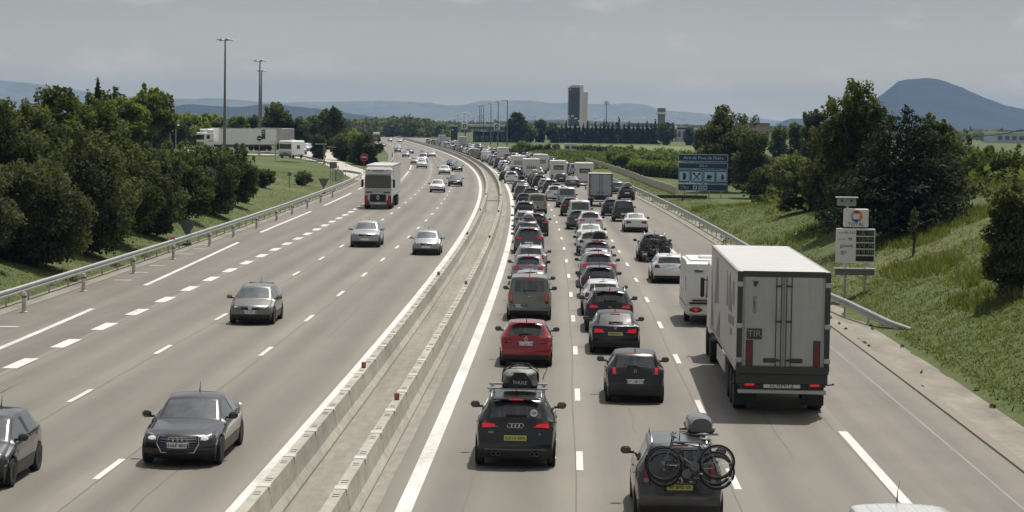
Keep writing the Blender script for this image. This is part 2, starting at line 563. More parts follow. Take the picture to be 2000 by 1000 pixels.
sb = MB()
for u in (3.52, 7.0, 10.42, -.62, -6.95, -10.5, -14.02, -3.05): mark(sb, u, .035, 20, 420, z=.0035, step=6, uf=lambda y, u=u: u + .03 * math.sin(y * .21 + u) + .02 * math.sin(y * .057))
g_ = random.Random(8)
for i in range(26):
    y = 40 + g_.random() ** 1.6 * 190; u = g_.choice([-13, -11.5, -8.5, -5.5, 1.2, 2.6, 5.1, 8.8, 12.2])
    mark(sb, u, .03, y, y + g_.uniform(4, 16), z=.0035, step=1.2, uf=lambda yy, u=u: u + .12 * mnoise.noise((yy * .6, u, 1)))
struct(sb.build('crack_seal', mat('crack_seal', (.115, .105, .092), .6)))
# skip-road into the rest area (left)
def ribbon(name, pts, m, dz=.03, seg=10):
    """pts: (left x,y),(right x,y) pairs draped on the terrain"""
    b = MB(); vs = []; fs = []
    K = 5
    dense = []
    for (a, c), (a2, c2) in zip(pts[:-1], pts[1:]):
        for i in range(seg):
            t = i / seg
            dense.append((Vector(a).lerp(Vector(a2), t), Vector(c).lerp(Vector(c2), t)))
    dense.append((Vector(pts[-1][0]), Vector(pts[-1][1])))
    for a, c in dense:
        za = max(gz(*a), -.02); zc = max(gz(*c), -.02)
        for k in range(K):
            p = a.lerp(c, k / (K - 1))
            vs.append((p.x, p.y, max(gz(p.x, p.y), za + (zc - za) * k / (K - 1)) + dz))
    for i in range(len(dense) - 1):
        for k in range(K - 1): fs.append((i * K + k, i * K + k + 1, (i + 1) * K + k + 1, (i + 1) * K + k))
    b.add(vs, fs)
    return struct(b.build(name, m, smooth=60))
def gpt(px, py, it=25):
    """where the pixel's ray meets the terrain"""
    p = at(px, py, 0); z = 0
    for _ in range(it):
        z = .5 * z + .5 * gz(p.x, p.y); p = at(px, py, z)
    return p
ramp = [((r0(300) - 18.6, 300), (r0(300) - 19.4, 300)), ((r0(322) - 18.6, 322), (r0(320) - 22.2, 320)), ((r0(350) - 19.0, 350), (r0(347) - 25.4, 347)), ((-27.6, 385), (-32.0, 379)), ((-33.5, 425), (-39.2, 410)), ((-36, 480), (-46.5, 440)),
        ((-40, 540), (-51, 520))]
ramp = [((c[0], c[1]), (a[0], a[1])) for a, c in ramp]
ribbon('slip_road', ramp, PALE)
ribbon('service_road', [((-110, 372), (-110, 392)), ((-80, 385), (-78, 403)), ((-60, 398), (-56, 416)), ((-47, 412), (-41, 436))], PALE, dz=.06)
ribbon('path', [((17.6, 395), (18.9, 395)), ((19.4, 350), (20.6, 350)), ((30, 352), (30, 357))], mat('pale_track', (.42, .37, .29), .95, noise=[(.4, .15, 5)]), dz=.05)
# ------------------------------------------------------------------ concrete barriers in the median
def barrier_row(uc, label, kindmat, refl):
    t = thing('concrete_barrier', label, 'barrier', (0, 0, 0))
    prof = [(-.29, .0), (-.29, .07), (-.18, .24), (-.115, .70), (.115, .70), (.18, .24), (.29, .07), (.29, 0)]
    def seg(y0, y1, bb):
        n = 1 if y1 < 320 else 2
        vs = []; fs = []
        g = .012
        for i in range(n + 1):
            y = y0 + g + (y1 - y0 - 2 * g) * i / n
            for p in prof: vs.append((r0(y) + uc + p[0], y, p[1]))
        for i in range(n):
            for k in range(7): fs.append((i * 8 + k, i * 8 + 8 + k, i * 8 + 9 + k, i * 8 + k + 1))
        fs.append(tuple(range(8))); fs.append(tuple(range(n * 8 + 7, n * 8 - 1, -1)))
        bb.add(vs, fs, 0)
        # bright steel cap bridging the joint, dark lifting slots
        x0 = r0(y0) + uc
        bb.box((x0, y0, .703), (.25, .42, .02), 1)
        for sx in (-1, 1): bb.box((x0 + sx * .128, y0, .635), (.014, .40, .12), 1)
        if y0 < 220:
            bb.box((x0, y0, .3), (.5, .02, .5), 2) if False else None
            for dy in (.75, 3.1):
                for q in (-.13, .13):
                    bb.box((r0(y0 + dy) + uc, y0 + dy + q, .7015), (.13, .06, .006), 2)
    y = 28.0 + (.15 if uc < -2 else 0)
    k = 0
    cm = [CONC, mat('joint_cap', (.50, .50, .47), .6, noise=[(2, .08, 4)]), DARK]
    while k < 100:
        bb = MB(); seg(y, y + 4.05, bb)
        bb.build('segment', cm, t); y += 4.05; k += 1
    bb = MB()
    while y < 1240:
        seg(y, y + 12, bb); y += 12
    o = bb.build('segment', cm, t); o['kind'] = 'stuff'
    for d in refl:
        bb = MB()
        x = r0(d) + uc
        bb.box((x, d, .79), (.13, .05, .18), 0, ch=.012)
        bb.box((x, d - .03, .80), (.10, .012, .13), 1)
        bb.build('reflector', [DSTEEL, ORANGE], t)
barrier_row(-2.69, 'row of pale concrete barrier blocks beside the white line of the left carriageway', CONC, [66, 107, 147, 188, 230])
barrier_row(-1.14, 'row of pale concrete barrier blocks nearer the queuing cars, right row of the median', CONC, [58.5, 101, 143, 185, 228])
# thin steel bracket leaning in the median
t = thing('bracket', 'thin dark steel bracket standing on the median between the barrier rows', 'bracket', (r0(205) - 1.9, 205, 0))
b = MB(); b.tube([(-.5, -6, 0.05), (-.5, 0, .95), (.75, 0, .95)], .035, 6); b.build('frame', DSTEEL, t)
# a white torn strip lying in the median
p = at(965, 424, .05)
b = MB(); b.tube([(0, 0, 0), (.35, .5, .05), (.75, .9, .12), (.9, 2.0, .06)], [.03, .07, .07, .03], 6)
tag(b.build('plastic_strip', WHITE, loc=p, smooth=50), 'torn white plastic strip lying between the concrete barrier rows', 'litter')

# ------------------------------------------------------------------ steel guard rails
def guard_rail(path, label, posts_every, side, both=False, z_fn=None):
    """path: list of world (x, y); side = +1 rail face towards +x"""
    t = thing('guard_rail', label, 'guard rail', (0, 0, 0))
    P = [Vector((p[0], p[1], 0)) for p in path]
    prof = [(.02, .43), (.085, .48), (.085, .535), (.02, .575), (.02, .605), (.085, .645), (.085, .70), (.02, .75), (0, .75), (0, .605), (.05, .64), (.05, .70), (0, .575), (.05, .53), (.05, .48), (0, .43)]
    prof = [(.0, .43), (.07, .47), (.075, .54), (.012, .58), (.012, .61), (.075, .65), (.07, .72), (.0, .76), (-.025, .755), (-.02, .43)]
    n = len(prof); vs = []; fs = []
    L = [0]
    for i in range(1, len(P)): L.append(L[-1] + (P[i] - P[i - 1]).length)
    for i, p in enumerate(P):
        d = (P[min(i + 1, len(P) - 1)] - P[max(i - 1, 0)]).normalized()
        nn = Vector((d.y, -d.x, 0)) * side
        zb = z_fn(i, p) if z_fn else max(0, gz(p.x, p.y))
        for q in prof: vs.append((p.x + nn.x * q[0], p.y + nn.y * q[0], zb + q[1]))
    for i in range(len(P) - 1):
        for k in range(n): fs.append((i * n + k, i * n + (k + 1) % n, (i + 1) * n + (k + 1) % n, (i + 1) * n + k))
    fs.append(tuple(range(n))); fs.append(tuple(range(len(P) * n - 1, (len(P) - 1) * n - 1, -1)))
    b = MB(); b.add(vs, fs); b.build('rail', STEEL, t, smooth=40)
    s = 1.5; k = 0; j = 0
    while s < L[-1] and k < 98:
        while L[j + 1] < s: j += 1
        f = (s - L[j]) / (L[j + 1] - L[j])
        p = P[j].lerp(P[j + 1], f); d = (P[j + 1] - P[j]).normalized()
        nn = Vector((d.y, -d.x, 0)) * side
        zb = z_fn(j, p) if z_fn else max(0, gz(p.x, p.y))
        b = MB()
        c = p - nn * .10
        b.box((c.x, c.y, zb + .27), (.06, .10, .9), 0)
        b.box((p.x - nn.x * .04, p.y - nn.y * .04, zb + .6), (.09, .07, .22), 0)
        b.build('post', STEEL, t)
        s += posts_every; k += 1
    return t
lp = [(r0(d) + U_RAIL_L, d) for d in range(24, 318, 4)]
e = lp[-1]
guard_rail(lp + [(e[0] - .4, e[1] + 4), (e[0] - 1.3, e[1] + 7), (e[0] - 2.4, e[1] + 8.2), (e[0] - 3.3, e[1] + 7.6)], 'long steel guard rail on thin posts along the left shoulder of the motorway', 4, 1)
guard_rail([(r0(314) - 22.5, 314), (r0(330) - 24.2, 330), (-26.9, 345), (-29.2, 360), (-32.2, 377), (-36.5, 394), (-40.5, 406), (-45, 415), (-58, 417.5), (-66, 414)], 'dark steel guard rail curving up beside the slip road to the rest area', 4, -1)
rp = [(15.5, 86.6), (15.05, 89), (14.6, 92), (14.25, 95), (14.1, 98)] + [(r0(d) + U_RAIL_R, d) for d in range(102, 440, 4)]
guard_rail(rp, 'steel guard rail along the right shoulder, its near end buried in the grass slope', 4, -1, z_fn=lambda i, p: -.42 * (1 - smooth(86, 96, p.y)))
guard_rail([(r0(d) - 15.2 - 4.4 * smooth(470, 400, d) if False else r0(d) - 18.2, d) for d in range(395, 560, 6)], 'far steel guard rail curving below the round bush beside the left carriageway', 6, 1)

# white marker bollards with a grey band, one proto then copies
def bollard_parts():
    b = MB(); b.lathe([(.001, .0), (.15, 0), (.15, .03), (.095, .05), (.095, .78), (.07, .83), (.001, .84)], n=14)
    m1 = b.mesh('post', mat('bollard_white', (.58, .575, .53), .6, noise=[(4, .15, 4)]), 40)
    b = MB(); b.lathe([(.10, .60), (.103, .61), (.103, .67), (.10, .68)], n=14)
    return m1, b.mesh('band', DSTEEL, 40)
BP = bollard_parts()
BPX = [(48, 610), (159, 569), (246, 534), (316, 506), (380, 480), (436, 463), (486, 446), (529, 431), (559, 419), (586, 407), (608, 396), (632, 386), (652, 374), (668, 364)]
for i, (px, py) in enumerate(BPX):
    p = at(px, py)
    x = r0(p.y) - 18.75 if i < 12 else p.x
    nm = ['nearest marker bollard, below the near end of the left guard rail', 'second marker bollard from the left picture edge', 'third marker bollard from the left picture edge', 'marker bollard just past the red cloth on the left guard rail',
          'marker bollard below the nearer grey triangle sign', 'marker bollard just beyond the nearer grey triangle sign'][i] if i < 6 else 'marker bollard, %s before the last one at the rail tip' % ['seven', 'six', 'five', 'four', 'three', 'two', 'one', 'zero'][i - 6] if i < 13 else 'farthest marker bollard by the tip of the left guard rail'
    t = thing('bollard', 'pale grey ' + nm, 'bollard', (x, p.y, 0), 0, 'marker bollards along the left shoulder')
    link('post', BP[0], t)
    link('band', BP[1], t)

# ------------------------------------------------------------------ road signs
def post(t, x, z0, z1, r=.045, m=None, y=0):
    b = MB(); b.tube([(x, y, z0), (x, y, z1)], r, 10); return b.build('post', m or STEEL, t, smooth=50)
def place(px, d, z=None):
    h = H0 + (px - 1000) * .0154
    p = atd(px, h + F * 7.3 / d, d)
    return Vector((p.x, d, gz(p.x, d) if z is None else z))
for px, d, lab, s in ((366, 141.5, 'nearer grey back of a give-way triangle behind the left guard rail', 1.15), (632, 247, 'farther grey back of a give-way triangle on the grass by the slip road', 1.2)):
    p = place(px, d)
    t = thing('road_sign', lab, 'road sign', p, 0, 'sign backs on the left verge')
    zc = p.z; zt = 1.62
    post(t, 0, -.1, zt - .1, .04, DSTEEL)
    b = MB(); b.prism([(-s / 2, zt), (-s / 2 + .06, zt + .05), (s / 2 - .06, zt + .05), (s / 2, zt), (.05, zt - s * .86), (-.05, zt - s * .86)], -.06, -.04); b.build('sign_plate', mat('sign_back', (.17, .175, .18), .5, .3), t)
    b = MB(); b.box((0, -.075, zt - .2), (s * .5, .03, .05)); b.box((0, -.075, zt - .5), (s * .24, .03, .05)); b.build('bracket', DSTEEL, t)
    b = MB(); b.box((0, 0, .12), (.55, .3, .24), ch=.03); b.build('foot', DSTEEL, t)
# small grey sign, cabinet and panel
p = place(565, 246); t = thing('road_sign', 'small square grey sign back on a thin pole in the grass triangle', 'road sign', p, 0, 'sign backs on the left verge')
post(t, 0, 0, 1.6, .04, DSTEEL); b = MB(); b.box((0, -.06, 1.55), (.42, .03, .42), ch=.01); b.build('sign_plate', MATS['sign_back'], t)
p = place(652, 292); t = thing('cabinet', 'grey board and ribbed metal fence panels beside the slip road rail', 'cabinet', p)
b = MB(); b.box((-.1, 0, 2.1), (.95, .06, .85), ch=.02); b.build('board', MATS['sign_back'], t)
for sx in (-.35, .35): post(t, sx - .1, 0, 2.1, .04, DSTEEL)
b = MB()
for i in range(9): b.box((-.2 + i * .16, .4 + i * .12, .75), (.1, .05, 1.5))
b.build('fence_panel', STEEL, t)
# round prohibition sign by the slip road nose
p = place(711, 336, 0); t = thing('road_sign', 'round red-rimmed prohibition sign in front of the round bush', 'road sign', (p.x, p.y, max(gz(p.x, p.y), 0)))
zc = 7.95 - (307 - 238.5) * 336 / F - max(gz(p.x, p.y), 0)
post(t, 0, 0, zc, .05, DSTEEL)
b = MB(); b.lathe([(.001, .0), (.60, 0), (.60, .03), (.001, .03)], 'y', (0, -.09, zc), 28); b.build('sign_plate', mat('sign_dark', (.03, .03, .03), .5), t)
b = MB(); b.lathe([(.46, 0), (.46, -.014), (.60, -.014), (.60, 0)], 'y', (0, -.092, zc), 28, cap=False); b.build('rim', mat('sign_red', (.42, .025, .03), .45), t)
b = MB(); b.box((0, -.105, zc + .05), (.72, .012, .12)); b.build('bar', INKW, t)
b = MB(); b.box((0, -.105, zc - .09), (.62, .012, .1)); b.build('bar', MATS['sign_red'], t)
# no entry sign in the rest area
p = place(506, 372); t = thing('road_sign', 'round no-entry sign with a white bar on a pole before the long white trailer', 'road sign', p)
zc = 7.95 - (270 - 235.4) * 372 / F - p.z
post(t, 0, 0, zc - .2, .06)
b = MB(); b.lathe([(.001, 0), (.42, 0), (.42, .03), (.001, .03)], 'y', (0, -.1, zc), 26); b.build('sign_plate', mat('noentry_dark', (.07, .02, .02), .5), t)
b = MB(); b.box((0, -.11, zc), (.6, .012, .13)); b.build('bar', INKW, t)
b = MB(); b.box((0, -.1, zc - .68), (.62, .03, .3)); b.build('supplementary_plate', INKW, t)
# striped mast with arms at the rest-area exit
p = place(633, 352); t = thing('camera_mast', 'striped mast with sideways arms at the bend of the slip road', 'mast', p)
b = MB()
for i in range(6): b.lathe([(.10, i * .6), (.10, i * .6 + .6)], n=10, mi=i % 2)
b.build('pole', [WHITE, DSTEEL], t, smooth=40)
b = MB(); b.box((-.7, 0, 3.7), (1.5, .14, .16)); b.box((.75, 0, 3.35), (1.4, .1, .12), T=Matrix.Rotation(.1, 4, 'Y')); b.build('arm', STEEL, t)
b = MB(); b.box((0, -.05, 2.6), (.34, .3, 1.1), ch=.03); b.build('equipment_box', DSTEEL, t)
b = MB(); b.ellipsoid((.2, -.2, 1.9), (.14, .14, .14)); b.build('lamp', WHITE, t, smooth=60)
p = place(538, 372); t = thing('lattice_pole', 'slim pale pole with small fittings in front of the trailer tail', 'pole', p)
post(t, 0, 0, 3.4, .06)
b = MB(); b.box((0, 0, 2.3), (.3, .2, .9), ch=.03); b.box((-.5, 0, 3.2), (1.0, .06, .08)); b.build('fitting', STEEL, t)

# ---- blue services sign
d = 240; p = place(1372, d)
zb = p.z
t = thing('services_sign', 'large dark blue rest-area sign with white pictograms on the right verge', 'road sign', p, -.02)
k = d / F
def sy(py): return 7.95 - (py - 248.6) * k - zb
Wd = 97 * k
for i, q in enumerate((-.36, -.12, .13, .37)): post(t, q * Wd, -.3, sy(305), .06)
def panel(x, w, top, bot, name='panel'):
    zt, zbm = sy(top), sy(bot)
    b = MB()
    b.box((x, -.10, (zt + zbm) / 2), (w, .05, zt - zbm), 0, ch=.012)
    e = .05
    for zz in (zt - e / 2 - .01, zbm + e / 2 + .01): b.box((x, -.1275, zz), (w - .03, .008, e), 1)
    for sx in (-1, 1): b.box((x + sx * (w / 2 - e / 2 - .01), -.1275, (zt + zbm) / 2), (e, .008, zt - zbm - .03 - 2 * e), 1)
    return b.build(name, [SIGNB, SIGNL], t)
p1 = panel(0, Wd, 301, 315.5)
p2 = panel(0, Wd, 317.5, 330)
p4 = panel(0, Wd, 359, 372.5)
link('lettering', text_mesh("Aire de Pont de l'Isère", .47, SIGNL, shear=.15), p1, (0, -.128, sy(308.3)))
link('lettering', text_mesh('300 m', .36, SIGNL, shear=.15), p2, (0, -.128, sy(323.8)))
link('lettering', text_mesh('17km', .42, SIGNL, shear=.15), p4, (-Wd * .37, -.128, sy(366)))
for i in range(4):
    x = -Wd * .375 + i * Wd * .25
    pn = panel(x, Wd * .235, 331.5, 357.5)
    zt, zbm = sy(335), sy(354); zm = (zt + zbm) / 2; h = zt - zbm
    b = MB(); b.box((x, -.128, zm), (h * .98, .008, h)); b.build('pictogram_field', SIGNL, pn)
    b = MB(); yy0, yy1 = -.138, -.1325
    if i == 0:
        b.prism([(x - .14, zm - .36), (x + .14, zm - .36), (x + .14, zm + .12), (x - .14, zm + .12)], yy0, yy1)
        b.prism([(x - .18, zm + .14), (x + .18, zm + .14), (x + .14, zm + .36), (x - .14, zm + .36)], yy0, yy1)
        b.prism([(x + .16, zm - .2), (x + .22, zm - .2), (x + .22, zm + .2), (x + .16, zm + .1)], yy0, yy1)
    elif i == 1:
        for sg in (-1, 1):
            b.prism([(x - sg * .36, zm - .36), (x - sg * .28, zm - .4), (x + sg * .33, zm + .26), (x + sg * .26, zm + .33)], yy0 - .002 * (sg + 1), yy1)
            b.lathe([(.001, 0), (.12, 0), (.12, .008), (.001, .008)], 'y', (x + sg * .29, yy0, zm + .3), 14)
    elif i == 2:
        b.prism([(x - .2, zm - .22), (x + .16, zm - .22), (x + .2, zm + .16), (x - .24, zm + .16)], yy0, yy1)
        b.prism([(x + .19, zm - .1), (x + .3, zm - .1), (x + .3, zm + .1), (x + .2, zm + .1)], yy0, yy1)
        b.prism([(x - .34, zm - .32), (x + .34, zm - .32), (x + .3, zm - .25), (x - .3, zm - .25)], yy0, yy1)
    else:
        b.prism([(x + .1 - .2, zm - .22), (x + .1 + .2, zm - .22), (x + .1, zm + .16)], yy0, yy1)
        b.prism([(x + .1 - .15, zm - .02), (x + .1 + .15, zm - .02), (x + .1, zm + .36)], yy0 - .003, yy1)
        b.prism([(x + .06, zm - .36), (x + .14, zm - .36), (x + .14, zm - .2), (x + .06, zm - .2)], yy0, yy1)
        b.prism([(x - .36, zm - .36), (x + .3, zm - .38), (x + .3, zm - .33), (x - .36, zm - .3)], yy0, yy1)
    b.build('pictogram', INK, pn)
for i, xx in enumerate((-.155, -.045, .05)):
    x = xx * Wd; zm = sy(366)
    b = MB(); b.box((x, -.128, zm), (.42, .008, .44)); b.build('pictogram_field', SIGNL, p4)
    b = MB()
    if i == 1:
        for sg in (-1, 1): b.prism([(x - sg * .15, zm - .13), (x - sg * .11, zm - .16), (x + sg * .15, zm + .13), (x + sg * .1, zm + .16)], -.138 - .002 * (sg + 1), -.1325)
    else: b.box((x, -.135, zm), (.16 if i == 0 else .22, .008, .26 if i == 0 else .18))
    b.build('pictogram', INK, p4)
# dark board rail under the sign
p = place(1333, 236); t = thing('timber_rail', 'low dark timber rail on the grass below the blue services sign', 'rail', p)
b = MB(); b.box((0, 0, .42), (5.2, .10, .34), ch=.02); b.build('board', mat('dark_timber', (.045, .04, .035), .8, noise=[(3, .2, 4)]), t)
for x in (-2.3, 0, 2.3):
    b = MB(); b.box((x, .09, .2), (.12, .1, .7)); b.build('post', MATS['dark_timber'], t)

# ---- fuel price sign
d = 104; p = place(1668, d, .5); k = d / F; hz = 253.3
def sz(py): return 7.95 - (py - hz) * k - p.z
def sx(px): return (px - 1670) * k
t = thing('fuel_price_sign', 'white fuel price sign with round logo and digit rows on the right slope', 'sign', (p.x, p.y, p.z), -.03)
for x in (sx(1652), sx(1690)): post(t, x, -.6, sz(450), .06)
post(t, sx(1652) + .03, sz(410), sz(395), .05)
SW = mat('sign_white', (.72, .71, .70), .4)
b = MB(); b.box((0, -.1, (sz(407) + sz(443)) / 2), (sx(1696) - sx(1647), .12, sz(407) - sz(443)), ch=.05); lg = b.build('logo_panel', SW, t, smooth=30)
cx, cz = 0.02, sz(422)
R1 = .27
# layered coloured swirl ball
cols = [mat('logo_red', (.55, .03, .03), .4), mat('logo_blue', (.03, .06, .32), .4), mat('logo_orange', (.6, .28, .03), .4), mat('logo_grey', (.32, .36, .42), .4)]
b = MB()
def arc(a0, a1, ri, ro, mi, off, cxo=0, czo=0):
    n = 14; o = []; q = []
    for i in range(n + 1):
        a = a0 + (a1 - a0) * i / n; f = math.sin(PI * i / n)
        o.append((cx + math.cos(a) * ro, cz + math.sin(a) * ro))
        q.append((cx + cxo + math.cos(a) * (ro - (ro - ri) * f), cz + czo + math.sin(a) * (ro - (ro - ri) * f)))
    poly = o + q[::-1][1:-1]
    b.prism(poly, -.175 - off, -.162, mi)
arc(R(20), R(160), .12, R1, 0, .000)
arc(R(110), R(260), .15, R1 * .985, 3, .004)
arc(R(200), R(350), .14, R1 * .99, 1, .008)
arc(R(-80), R(50), .13, R1 * .98, 2, .012)
b.build('logo', cols, lg)
link('lettering', text_mesh('TOTAL', .24, INK), lg, (0, -.166, sz(438)))
b = MB(); b.box((0, -.1, (sz(446) + sz(513)) / 2), (sx(1709) - sx(1633), .14, sz(446) - sz(513)), ch=.02); pb = b.build('price_panel', SW, t)
rows = [('1614', 'SP 95', 452), ('1694', 'SP 98', 464.5), ('1414', 'gazole', 477), ('0939', 'gpl', 489.5), ('', '', 502)]
LCD = mat('display_dark', (.012, .014, .01), .3); SEG = mat('display_digit', (.26, .27, .14), .5)
for i, (v, nme, py) in enumerate(rows):
    zc = sz(py + 2.5)
    b = MB(); b.box((sx(1688.5), -.175, zc), (sx(1706) - sx(1671), .02, .245)); ds = b.build('display', LCD, pb)
    if v:
        segs = {'0': 'abcdef', '1': 'bc', '4': 'fgbc', '6': 'afgedc', '3': 'abgcd', '9': 'abfgcd'}
        for j, c in enumerate(v):
            b = MB()
            xx = sx(1675.5 + j * 8.2 + (1.5 if j else 0)); w, h = .055, .085
            for s_ in segs[c]:
                ox, oz, wx, wz = {'a': (0, h, w * 2, .022), 'g': (0, 0, w * 2, .022), 'd': (0, -h, w * 2, .022), 'b': (w, h / 2, .022, h), 'c': (w, -h / 2, .022, h), 'f': (-w, h / 2, .022, h), 'e': (-w, -h / 2, .022, h)}[s_]
                b.box((xx + ox, -.188, zc + oz), (wx, .008 if s_ in 'agd' else .006, wz))
            b.build('digit', SEG, ds)
        if v in ('1614', '1694'):
            link('lettering', text_mesh(nme.split()[1] if v == '1694' else '95 E10', .2 if v == '1694' else .17, INK), pb, (sx(1659), -.172, zc))
            link('lettering', text_mesh('sans plomb', .075, INK), pb, (sx(1643.5), -.172, zc))
        else:
            link('lettering', text_mesh(nme, .24, INK), pb, (sx(1647 if nme == 'gpl' else 1653), -.172, zc))
b = MB(); b.box((0, -.08, (sz(525.5) + sz(537)) / 2), (sx(1709) - sx(1632), .12, sz(525.5) - sz(537)), 0, ch=.01); b.box((0, -.08, sz(525.2) + .02), (sx(1710) - sx(1631), .2, .04), 1); b.build('lower_board', [DSTEEL, WHITE], t)
b = MB(); b.box((sx(1651), -.1, (sz(388) + sz(402)) / 2), (.88, .1, sz(388) - sz(402)), 0, ch=.02); b.box((sx(1651), -.16, sz(385.5)), (1.02, .36, .05), 1)
for q in (-.22, .22): b.box((sx(1651) + q, -.165, sz(392)), (.09, .05, .09), 2)
b.build('top_board', [mat('board_grey', (.3, .31, .33), .5), WHITE, BLACK], t)

# wooden stake by the right verge, red rag on the rail, low post
p = place(1165, 298); t = thing('stake', 'greenish wooden stake on the verge behind the parked motorhome', 'stake', p)
b = MB(); b.box((0, 0, .8), (.24, .16, 2.0), ch=.03); b.build('post', mat('green_timber', (.11, .12, .06), .8), t)
p = at(320, 466, .78); p.x = r0(p.y) + U_RAIL_L
b = MB()
for i in range(7): b.ellipsoid((rnd.uniform(-.12, .12), rnd.uniform(-.2, .2), rnd.uniform(-.05, .08)), (.09, .1, .06), 8, 5)
tag(b.build('rag', mat('red_cloth', (.4, .03, .04), .9), loc=p, smooth=70), 'crumpled red cloth tied on top of the left guard rail', 'cloth')
p = place(306, 142); t = thing('marker_post', 'thin pale marker post in the grass behind the left guard rail', 'post', p)
b = MB(); b.box((0, 0, .6), (.16, .07, 1.3), 0, ch=.02); b.box((0, -.04, 1.0), (.13, .012, .22), 1); b.build('post', [MATS['bollard_white'], DSTEEL], t)

# ------------------------------------------------------------------ lamps
def flood_mast(px, d, top, label, two=False):
    p = place(px, d); zt = 7.95 - (top - (H0 + (px - 1000) * .0154)) * d / F - p.z
    t = thing('light_mast', label, 'light mast', p, 0, 'tall floodlight masts of the rest area')
    b = MB(); b.tube([(0, 0, 0), (0, 0, zt * .5), (0, 0, zt)], [.26, .19, .11], 12); b.build('pole', DSTEEL, t, smooth=50)
    b = MB(); b.tube([(math.cos(a) * .5, math.sin(a) * .5, zt - .2) for a in np.linspace(0, 2 * PI, 12, endpoint=False)], .06, 6, closed=True)
    for a in (0, PI / 2): b.tube([(-.6 * math.cos(a), -.6 * math.sin(a), zt - .2), (.6 * math.cos(a), .6 * math.sin(a), zt - .2)], .05, 6)
    b.build('crown_ring', DSTEEL, t)
    for i in range(6):
        a = i * PI / 3 + .3
        b = MB(); T = Matrix.Translation((math.cos(a) * .95, math.sin(a) * .95, zt - .15 + .1 * (i % 2))) @ Matrix.Rotation(a, 4, 'Z') @ Matrix.Rotation(.25, 4, 'Y')
        b.box((0, 0, 0), (.75, .45, .16), 0, T, ch=.04); b.box((.02, 0, -.085), (.6, .36, .02), 1, T)
        b.build('floodlight', [STEEL, LENS], t)
flood_mast(438, 352, 77, 'tallest floodlight mast, standing left of the other two')
flood_mast(506, 420, 118, 'middle floodlight mast with a ring of lamps above the white trailer')
flood_mast(509.5, 560, 138, 'farther floodlight mast nearly hidden behind the middle one')

def street_lamp(px, d, zt, label, group, arm=-1, hw=.9, r=.09, name='street_lamp', m=DSTEEL, head=None, baseZ=None):
    p = place(px, d, baseZ)
    t = thing(name, label, 'lamp', p, 0, group)
    zt = zt - p.z
    b = MB(); b.tube([(0, 0, 0), (0, 0, zt * .6), (0, 0, zt - .1)], [r, r * .8, r * .55], 8); b.tube([(0, 0, zt - .12), (arm * .5, 0, zt), (arm * 1.1, 0, zt + .05)], r * .5, 6); b.build('pole', m, t, smooth=50)
    b = MB(); b.box((arm * 1.5, 0, zt + .06), (hw, .4, .2), 0, ch=.06); b.build('lamp_head', head or STEEL, t, smooth=40)
SL = [(990, 700, 'first and tallest'), (972, 760, 'second'), (958, 830, 'third'), (944, 900, 'fourth'), (939, 955, 'fifth'), (936, 985, 'sixth and farthest')]
for px, d, w in SL:
    street_lamp(px, d, 15.4, w + ' lamp pole from the right in the row before the fuel station', 'lamp poles before the fuel station', r=.2, hw=1.3, baseZ=0)
DOT = [(885, 232), (894, 223), (899, 229), (908, 221), (916, 222), (922, 229), (927, 227), (934, 225), (942, 224), (949, 231), (954, 227), (961, 227), (1030, 231), (1042, 226), (1046, 225), (1058, 229), (1075, 230), (1090, 232), (1098, 228), (1110, 226.5), (1111, 231), (1118, 226.5), (1124, 231.5), (1131, 236), (1160, 228), (1164, 231), (1162, 236), (1188, 232), (1218, 230), (1240, 233), (1247, 233), (1259, 231), (1305, 233), (1318, 234), (870, 236), (878, 234)]
hm = mat('white_lamp_head', (.8, .8, .78), .35)
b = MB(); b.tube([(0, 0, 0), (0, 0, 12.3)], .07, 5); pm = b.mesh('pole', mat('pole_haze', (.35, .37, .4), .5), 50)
b = MB(); b.box((0, 0, 12.4), (1.5, .6, .42), ch=.12); hmsh = b.mesh('lamp_head', hm, 40)
for px, py in DOT:
    h = H0 + (px - 1000) * .0154
    d = min(1450, 4.6 * F / max(3.2, h - py) * .93)
    if 1105 < px < 1136: d = 1200
    q = atd(px, py, d)
    t = thing('car_park_lamp', 'tiny white-headed lamp post in the far field of lamps beyond the fuel station', 'lamp', (q.x, d, q.z - 12.4), 0, 'far white lamp posts')
    link('pole', pm, t); link('lamp_head', hmsh, t)
for i, (px, d, top, lab) in enumerate([(247, 250, 239, 'lamp post with a bright dome, nearest of the left parking lamps'), (266, 262, 239, 'green-poled parking lamp right of the nearest one'), (283, 285, 246, 'short pole lamp before the parking kerb under the bright tree'),
                                   (316, 330, 250, 'small lamp beside the tall thin parking pole'), (332, 345, 256, 'lowest parking lamp left of the signboard pole'), (343, 300, 245, 'pale parking pole nearest the white lorry cab')]):
    p = place(px, d); zt = 7.95 - (top - (H0 + (px - 1000) * .0154)) * d / F
    t = thing('street_lamp', lab, 'lamp', p, 0, 'parking lamps under the left trees')
    b = MB(); b.tube([(0, 0, 0), (0, 0, zt - p.z)], [.07, .05], 8); b.build('pole', mat('lamp_pole_pale', (.4, .41, .38), .5), t, smooth=50)
    b = MB(); b.lathe([(.001, .16), (.14, .13), (.27, .05), (.3, 0), (.001, -.02)], c=(.18, 0, zt - p.z), n=14); b.build('lamp_head', hm, t, smooth=50)

